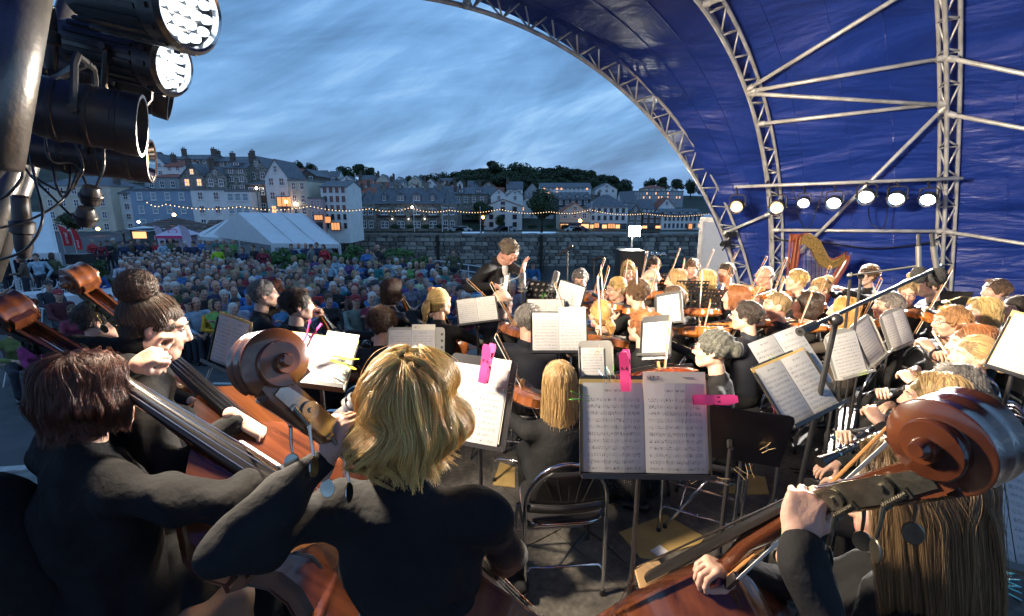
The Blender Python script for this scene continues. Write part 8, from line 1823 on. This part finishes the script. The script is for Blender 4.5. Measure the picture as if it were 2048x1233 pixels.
for i, (px, py, tx, ty, m) in enumerate(((1978, 1090, 2040, 1096, GREEN), (1980, 1082, 2045, 1088, mat('plastic_jade', (.02, .35, .2), .35)), (1972, 1148, 2026, 1158, CYAN), (1974, 1158, 2026, 1170, CYAN), (1974, 1168, 2016, 1180, CYAN))): pg(px, py, 1.3, tx, ty, m, .08, '%s clothes peg from the top at the lower right edge' % ['green', 'jade', 'cyan', 'second cyan', 'third cyan'][i], False)
# ---- microphones
def mic(label, p, d, kind='pencil', pole_to=None, grp=None):
    d = Vector(d).normalized(); o = thing('microphone', label, 'microphone', M=frame(p, d, (0, 0, 1) if abs(d.z) < .9 else (0, 1, 0)), group=grp)
    if kind == 'foam':
        obj('windshield', MB().ball((0, 0, .0), .042, 12, 0, (1, 1, 1.25)), mat('foam_black', (.014, .014, .015), .95, bump=1, bscale=150), o, smooth=True); obj('mic_body', MB().tube([(0, 0, -.04), (0, 0, -.17)], .014, 12), mat('mic_silver', (.35, .34, .33), .35, metal=.9), o, smooth=40); obj('plug', MB().tube([(0, 0, -.17), (0, 0, -.24)], .010, 10), M_BLK, o, smooth=40)
    elif kind == 'studio':
        obj('grille', MB().lathe([(.001, .19), (.022, .185), (.03, .17), (.03, .09), (.028, .085)], 18), mat('mic_mesh', (.25, .24, .23), .5, metal=.8, bump=1, bscale=400), o, smooth=40); obj('mic_body', MB().lathe([(.029, .085), (.029, .02), (.02, .0), (.001, .0)], 18), mat('mic_silver'), o, smooth=40)
        for z in (.01, .04): obj('shock_mount', MB().lathe([(.042, z), (.046, z+.004), (.046, z+.012), (.042, z+.014)], 20), mat('mic_silver'), o, smooth=40)
    else: obj('mic_head', MB().ball((0, 0, .02), .024, 10, 0, (1, 1, 1.2)), M_PBLK, o, smooth=True); obj('mic_body', MB().tube([(0, 0, 0), (0, 0, -.17)], [.017, .011], 12), M_PBLK, o, smooth=40)
    return o
def micstand(label, top, foot, boom=None, r=.009):
    o = thing('microphone_stand', label, 'microphone stand', loc=(foot.x, foot.y, 0)); q = lambda v: Vector(v)-Vector((foot.x, foot.y, 0))
    obj('pole', MB().tube([(0, 0, .05), q(top)], r, 8), M_BLK, o, smooth=40)
    if boom: obj('boom', MB().tube([q(boom[0]), q(boom[1])], r*.8, 8), M_BLK, o, smooth=40); obj('joint', MB().ball(q(top), r*2.4, 8), M_PBLK, o, smooth=True); obj('counterweight', MB().tube([q(boom[0]), q(boom[0]).lerp(q(boom[1]), .08)], r*1.7, 10), M_BLK, o, smooth=40)
    for k in range(3): a = k*2.1; obj('leg', MB().tube([(0, 0, .12), (.3*math.cos(a), .3*math.sin(a), .01)], r*.7, 6), M_BLK, o)
    return o
a, b = P(1662, 655, 2.0), P(1885, 532, 2.6); t_ = a.lerp(b, .22); micstand('tall microphone stand whose long boom crosses before the violins', P(1672, 640, 2.05), P(1560, 1130, 2.45), (P(1600, 664, 1.95), b), .012)
mic('right foam-covered microphone hanging from the long boom', P(1876, 552, 2.55), (.35, 0, -1), 'foam'); a = P(1765, 570, 3.0); micstand('second microphone stand with a short boom beside the round-topped stand', P(1722, 553, 3.2), P(1690, 860, 3.4), (P(1695, 552, 3.2), P(1838, 532, 2.9))); mic('left foam-covered microphone beside the right one', P(1838, 550, 2.75), (.2, 0, -1), 'foam')
micstand('thin microphone stand between the round-topped stand and the orange-haired violinist', P(1700, 560, 3.0), P(1690, 790, 3.4))
mic('studio microphone right of the conductor, nearer one', P(1045, 585, 4.35), (0, 0, 1), 'studio'); mic('studio microphone tilted on the conductor desk', P(1104, 582, 4.35), (.25, 0, 1), 'studio'); micstand('short stand of the nearer studio microphone', P(1045, 585, 4.35), P(1042, 640, 4.4)); micstand('short stand of the tilted studio microphone', P(1104, 585, 4.35), P(1092, 650, 4.4), (P(1092, 600, 4.35), P(1112, 555, 4.3)))
mic('announcing microphone in its clip above the leader', P(1139, 495, 5.6), (.75, .1, .5)); micstand('tall slim stand of the announcing microphone', P(1135, 503, 5.6), P(1135, 640, 5.8)); mic('thin microphone on a stand near the water', P(1190, 518, 6.6), (-1, 0, -.2)); micstand('short stand of the thin microphone near the water', P(1188, 522, 6.6), P(1188, 560, 6.7))
mic('black microphone lying against the chair behind the blond woman', P(722, 800, 1.75), (-.7, 0, -.6), 'studio')
cable([near_arch(A2, 1550, 480), PY(1650, 487, 7.7), PY(1750, 497, 7.6), PY(1850, 487, 7.4), near_arch(A3, 1885, 470)], 'black cable sagging across the blue tarpaulin above the harpist', .012, group='cables on the tarpaulin')
cable([barpt(1585), PY(1600, 440, 7.4), PY(1618, 455, 7.4), PY(1640, 400, 7.4), barpt(1650)], 'cable loop hanging from the lamp bar, left one', .008, group='cables on the tarpaulin'); cable([barpt(1735), PY(1740, 440, 7.4), PY(1765, 458, 7.3), PY(1775, 420, 7.3), barpt(1780)], 'cable loop hanging from the lamp bar, right one', .008, group='cables on the tarpaulin')
cable([P(1380, 1170, 2.3), P(1420, 1120, 2.45), P(1470, 1110, 2.5), P(1520, 1050, 2.7), P(1545, 990, 2.9)], 'black cable lying on the stage floor right of the main stand', .006, group='cables on the stage floor')

# ---- on the floor
def envelope(pts, label, label2=False):
    q = [PH(x, y, .006) for x, y in pts]; c = sum(q, Vector())/len(q); o = thing('envelope', label, 'envelope', loc=c); b = MB(); n = len(q)
    b.add([p-c+Vector((0, 0, R.uniform(0, .006))) for p in q]+[p-c-Vector((0, 0, .004)) for p in q], [tuple(range(n-1, -1, -1)) if False else tuple(range(n))]+[(i, n+i, n+(i+1) % n, (i+1) % n) for i in range(n)]); obj('paper', b, M_MANILA, o)
    if label2: a_ = [PH(x, y, .016)-c for x, y in ((1300, 1102), (1320, 1090), (1337, 1103), (1318, 1114))]; obj('address_label', MB().add(a_, [(0, 1, 2, 3)]), M_WPAPER, o)
envelope([(1238, 1065), (1330, 1030), (1410, 1075), (1400, 1088), (1300, 1118), (1280, 1115)], 'brown envelope with a white address label on the floor beside the main stand', True)
envelope([(1440, 985), (1500, 950), (1530, 955), (1538, 988), (1490, 990)], 'brown envelope under the bare black stand'); envelope([(985, 970), (1000, 925), (1030, 935), (1030, 975)], 'brown envelope under the nearest round-backed chair'); envelope([(958, 1115), (962, 1080), (988, 1075), (986, 1118)], 'yellow-brown envelope beside the blond woman')
V, F = blob([cap((0, 0, .16), (.14, .03, .14), .09, .11, .06), cap((.14, .03, .14), (.3, .0, .13), .12, .09, .06), ell((-.08, 0, .1), (.07, .09, .07), .05)], .012, folds(.015, 8, 28))
m_ = M_DOT; sc_ = seat_fabric(); sc_.name = 'dotted_scarf_cloth'
for n_ in sc_.node_tree.nodes:
    if n_.type == 'TEX_VORONOI': n_.inputs['Scale'].default_value = 70; n_.inputs['Randomness'].default_value = .6
tag(obj('bag', MB().arr(V, F), sc_, None, smooth=True, M=Matrix.Translation(PH(1215, 1000, .0))), 'black bag with fine white dots on the floor beyond the main stand', 'bag')
V, F = blob([ell((0, 0, .25), (.16, .14, .26), .06), ell((.04, -.02, .5), (.12, .1, .1), .06), ell((.08, 0, .08), (.14, .14, .1), .05)], .014, folds(.028, 12, 16)); tag(obj('coat', MB().arr(V, F), CL['black'], None, smooth=True, M=Matrix.Translation(PH(975, 1195, .0))), 'crumpled black coat hanging on a chair right of the blond woman', 'coat')
for x in (1290, 1355): pass
# extra empty chairs near the main stand
round_chair('round-backed chair behind the main stand, its wooden legs crossing', Matrix.Translation(PH(1395, 1050, 0))@Matrix.Rotation(-.5, 4, 'Z')); round_chair('round-backed chair at the left behind the microphone', Matrix.Translation(PH(735, 1010, 0))@Matrix.Rotation(-.3, 4, 'Z'))
wind('clarinet resting upright on its peg by the tilted stand', 'clarinet', PH(1545, 1090, .05)+Vector((0, 0, .6)), PH(1545, 1090, .05), 'clarinet')
wind('oboe held low by hidden hands behind the right bass scroll', 'oboe', P(1800, 850, 2.0), P(1640, 925, 1.9), 'oboe', bell=.024)
# hands on the low oboe belong to the player whose head the scroll hides
o, M, HM = musician(1860, 800, 1.2, 62, 'f', 'bob', FAIR, 'player mostly hidden behind the right bass scroll', None, hl=None)

# ---- four double basses and their players, nearest to the lens
NK = 1.82
def place_bass(label, S_, thru, front, vn, gears, s=1.0):
    S_ = Vector(S_); z = (S_-Vector(thru)).normalized(); f_ = Vector(front); f_ = (f_-z*f_.dot(z)).normalized(); return fiddle('bass', label, 'double bass', frame(S_-z*NK*s-f_*.09*s, z, front), vn, 'double basses', fine=True, gears=gears, scale=s), z
def basspt(S_, z, t): return Vector(S_)-z*t
M_GOLDP = mat('plate_brass', (.42, .33, .17), .24, metal=1, noise=.35, nscale=20, bump=.1); M_DULL = mat('plate_dull', (.30, .28, .22), .38, metal=1, noise=.35, nscale=25, bump=.1); M_DKP = mat('plate_dark', (.05, .045, .035), .3, metal=.8, noise=.4, nscale=25)
S3 = P(542, 722, .99); b3, z3 = place_bass('double bass with glossy amber scroll and silver plate in front of the blond woman', S3, P(668, 872, 1.08), (.44, .79, .44), 'brown', M_NICKEL)
S4 = P(1900, 872, .70); b4, z4 = place_bass('double bass with dark red-brown scroll and dull plate nearest at the right', S4, P(1672, 1005, .90), (-.33, .75, .58), 'dark', M_DULL)
S1 = P(18, 625, 1.5); b1, z1 = place_bass('double bass with dark pegbox and brown scroll at the left edge', S1, P(165, 725, 1.52), (.5, -.45, .75), 'dark', M_DKP)
S2 = P(160, 558, 2.1); b2, z2 = place_bass('double bass with honey-coloured scroll, second from the left', S2, P(258, 650, 2.15), (.6, -.45, .65), 'brown', M_GOLDP)

def bigperson(label, headc, yaw, hyaw, hpitch, sex, hst, hcol, top, lhand, rhand, lk, rk, ld=None, rd=None, lu=None, ru=None, wide=1.1, seat=.72, poles=None, hq=3, hrad=.0006, skirt=False, shoff=(0, .05), fold=.011, sk=0, roll=0, **hk):
    C = Vector(headc); f = dirv(yaw); b = Vector((C.x, C.y, 0))-f*shoff[1]-Vector((f.y, -f.x, 0))*shoff[0]; M = Matrix.Translation(b)@Matrix.Rotation(math.radians(yaw), 4, 'Z'); Mi = M.inverted(); r3 = Mi.to_3x3()
    o, HM = body('person', label, 'person', M, sex=sex, top=top, legs='black', sk=sk, hc=(shoff[0], shoff[1], C.z), hyaw=hyaw, hpitch=hpitch, hroll=roll, hands=(Mi@Vector(lhand), Mi@Vector(rhand)), hkind=(lk, rk), hdir=(r3@Vector(ld) if ld else None, r3@Vector(rd) if rd else None), hup=(r3@Vector(lu) if lu else None, r3@Vector(ru) if ru else None),
                 seat=seat, wide=wide, seed=9, res=.010, hres=.005, poles=poles, group='double bass players', fold=fold, skirt=skirt)
    hair(o, HM, hst, hcol, 4, q=hq, rad=hrad, res=.006, **hk); return o, M, HM
# blond woman, centre left
n3 = basspt(S3, z3, .40)
bigperson('woman with shoulder-length blond hair and dark jacket seen from behind, playing a bass', P(822, 828, 1.16), -4, 0, 0, 'f', 'wavy', (.85, .49, .16), 'black', P(655, 912, 1.06), P(985, 1130, 1.55), 'grip', 'relaxed', ld=(.35, .25, .9), lu=(-.5, -.8, .2), wide=1.15, poles=((-.8, -.35, -1.5), (1, -.2, -.4)), length=.135, wave=.036, vol=.30, hq=3.6, k=18, face=40)
# dark-haired woman, far left
bigperson('woman with dark red-brown shoulder hair in a black knitted top, bassist at the left', P(188, 792, 1.48), -28, -10, 4, 'f', 'wavy', (.075, .028, .018), 'knit', P(262, 735, 1.55), P(575, 948, 1.62), 'grip', 'hold', ld=(.8, .2, .4), lu=(-.3, -.8, .4), wide=1.4, poles=((-1, -.2, -.6), (.3, -.5, .1)), length=.13, wave=.020, vol=.12, hq=3.2, k=16, face=45, skirt=True)
kn = MB(); V, F = blob([cap(P(380, 1260, 1.6), P(462, 1195, 1.72), .10, .07, .05), cap(P(462, 1200, 1.72), P(500, 1420, 1.75), .065, .055, .04)], .012); kn.arr(V, F)
tag(obj('bare_knee', kn, SKIN[2], None, smooth=True), None)
bpy.data.objects['bare_knee'].parent = [o for o in COL.objects if o.get('label', '').startswith('woman with dark red-brown')][0]; q_ = bpy.data.objects['bare_knee']; q_.matrix_parent_inverse = q_.parent.matrix_world.inverted() if False else (q_.parent.matrix_basis.inverted())
# bun woman
bigperson('young woman with dark messy bun and wool jacket, second bassist from the left', P(312, 655, 1.78), -58, 0, 16, 'f', 'bun', (.055, .032, .02), 'knit', P(282, 700, 1.72), P(480, 840, 1.62), 'grip', 'hold', ld=(.6, .3, .6), lu=(-.3, -.8, .4), rd=(.7, .1, -.6), wide=1.12, poles=((-1, -.2, -.6), (.5, -.6, -.8)), hq=2, hrad=.0011, mess=.35, br=.048, tie=(0, -.075, .115), shoff=(0, .10))
# right girl
bigperson('girl with long fair-brown hair half behind the nearest scroll, bassist at the right', P(1812, 1010, 1.04), 48, 8, 10, 'f', 'long', (.22, .14, .065), 'black', P(1590, 1082, .90), P(1470, 1140, 1.25), 'grip', 'hold', ld=(.30, .25, .9), lu=(-.55, -.8, -.1), wide=1.0, poles=((-1, -.5, -.9), (1, -.2, -.9)), length=.40, vol=.12, hq=4.5, hrad=.0005, k=18, face=52)
bow('bow of the girl at the right, lying across her bass', frame(P(1450, 1160, 1.2), P(1530, 1085, 1.1)-P(1450, 1160, 1.2), (0, -1, 0)), .6, 'bows'); bow('bow of the left bassist across her strings', frame(P(575, 955, 1.33), Vector((-.6, .55, -.1)), (0, 0, 1)), .7, 'bows')
# dark bag in the lower-left corner
V, F = blob([ell((0, 0, .3), (.22, .2, .42), .08), ell((.1, 0, .0), (.3, .2, .25), .08)], .02, folds(.02, 31, 12)); tag(obj('dark_bag', MB().arr(V, F), CL['black'], None, smooth=True, M=Matrix.Translation(P(-10, 1190, 1.5)-Vector((0, 0, .3)))), 'dark quilted bag in the lower left corner', 'bag')
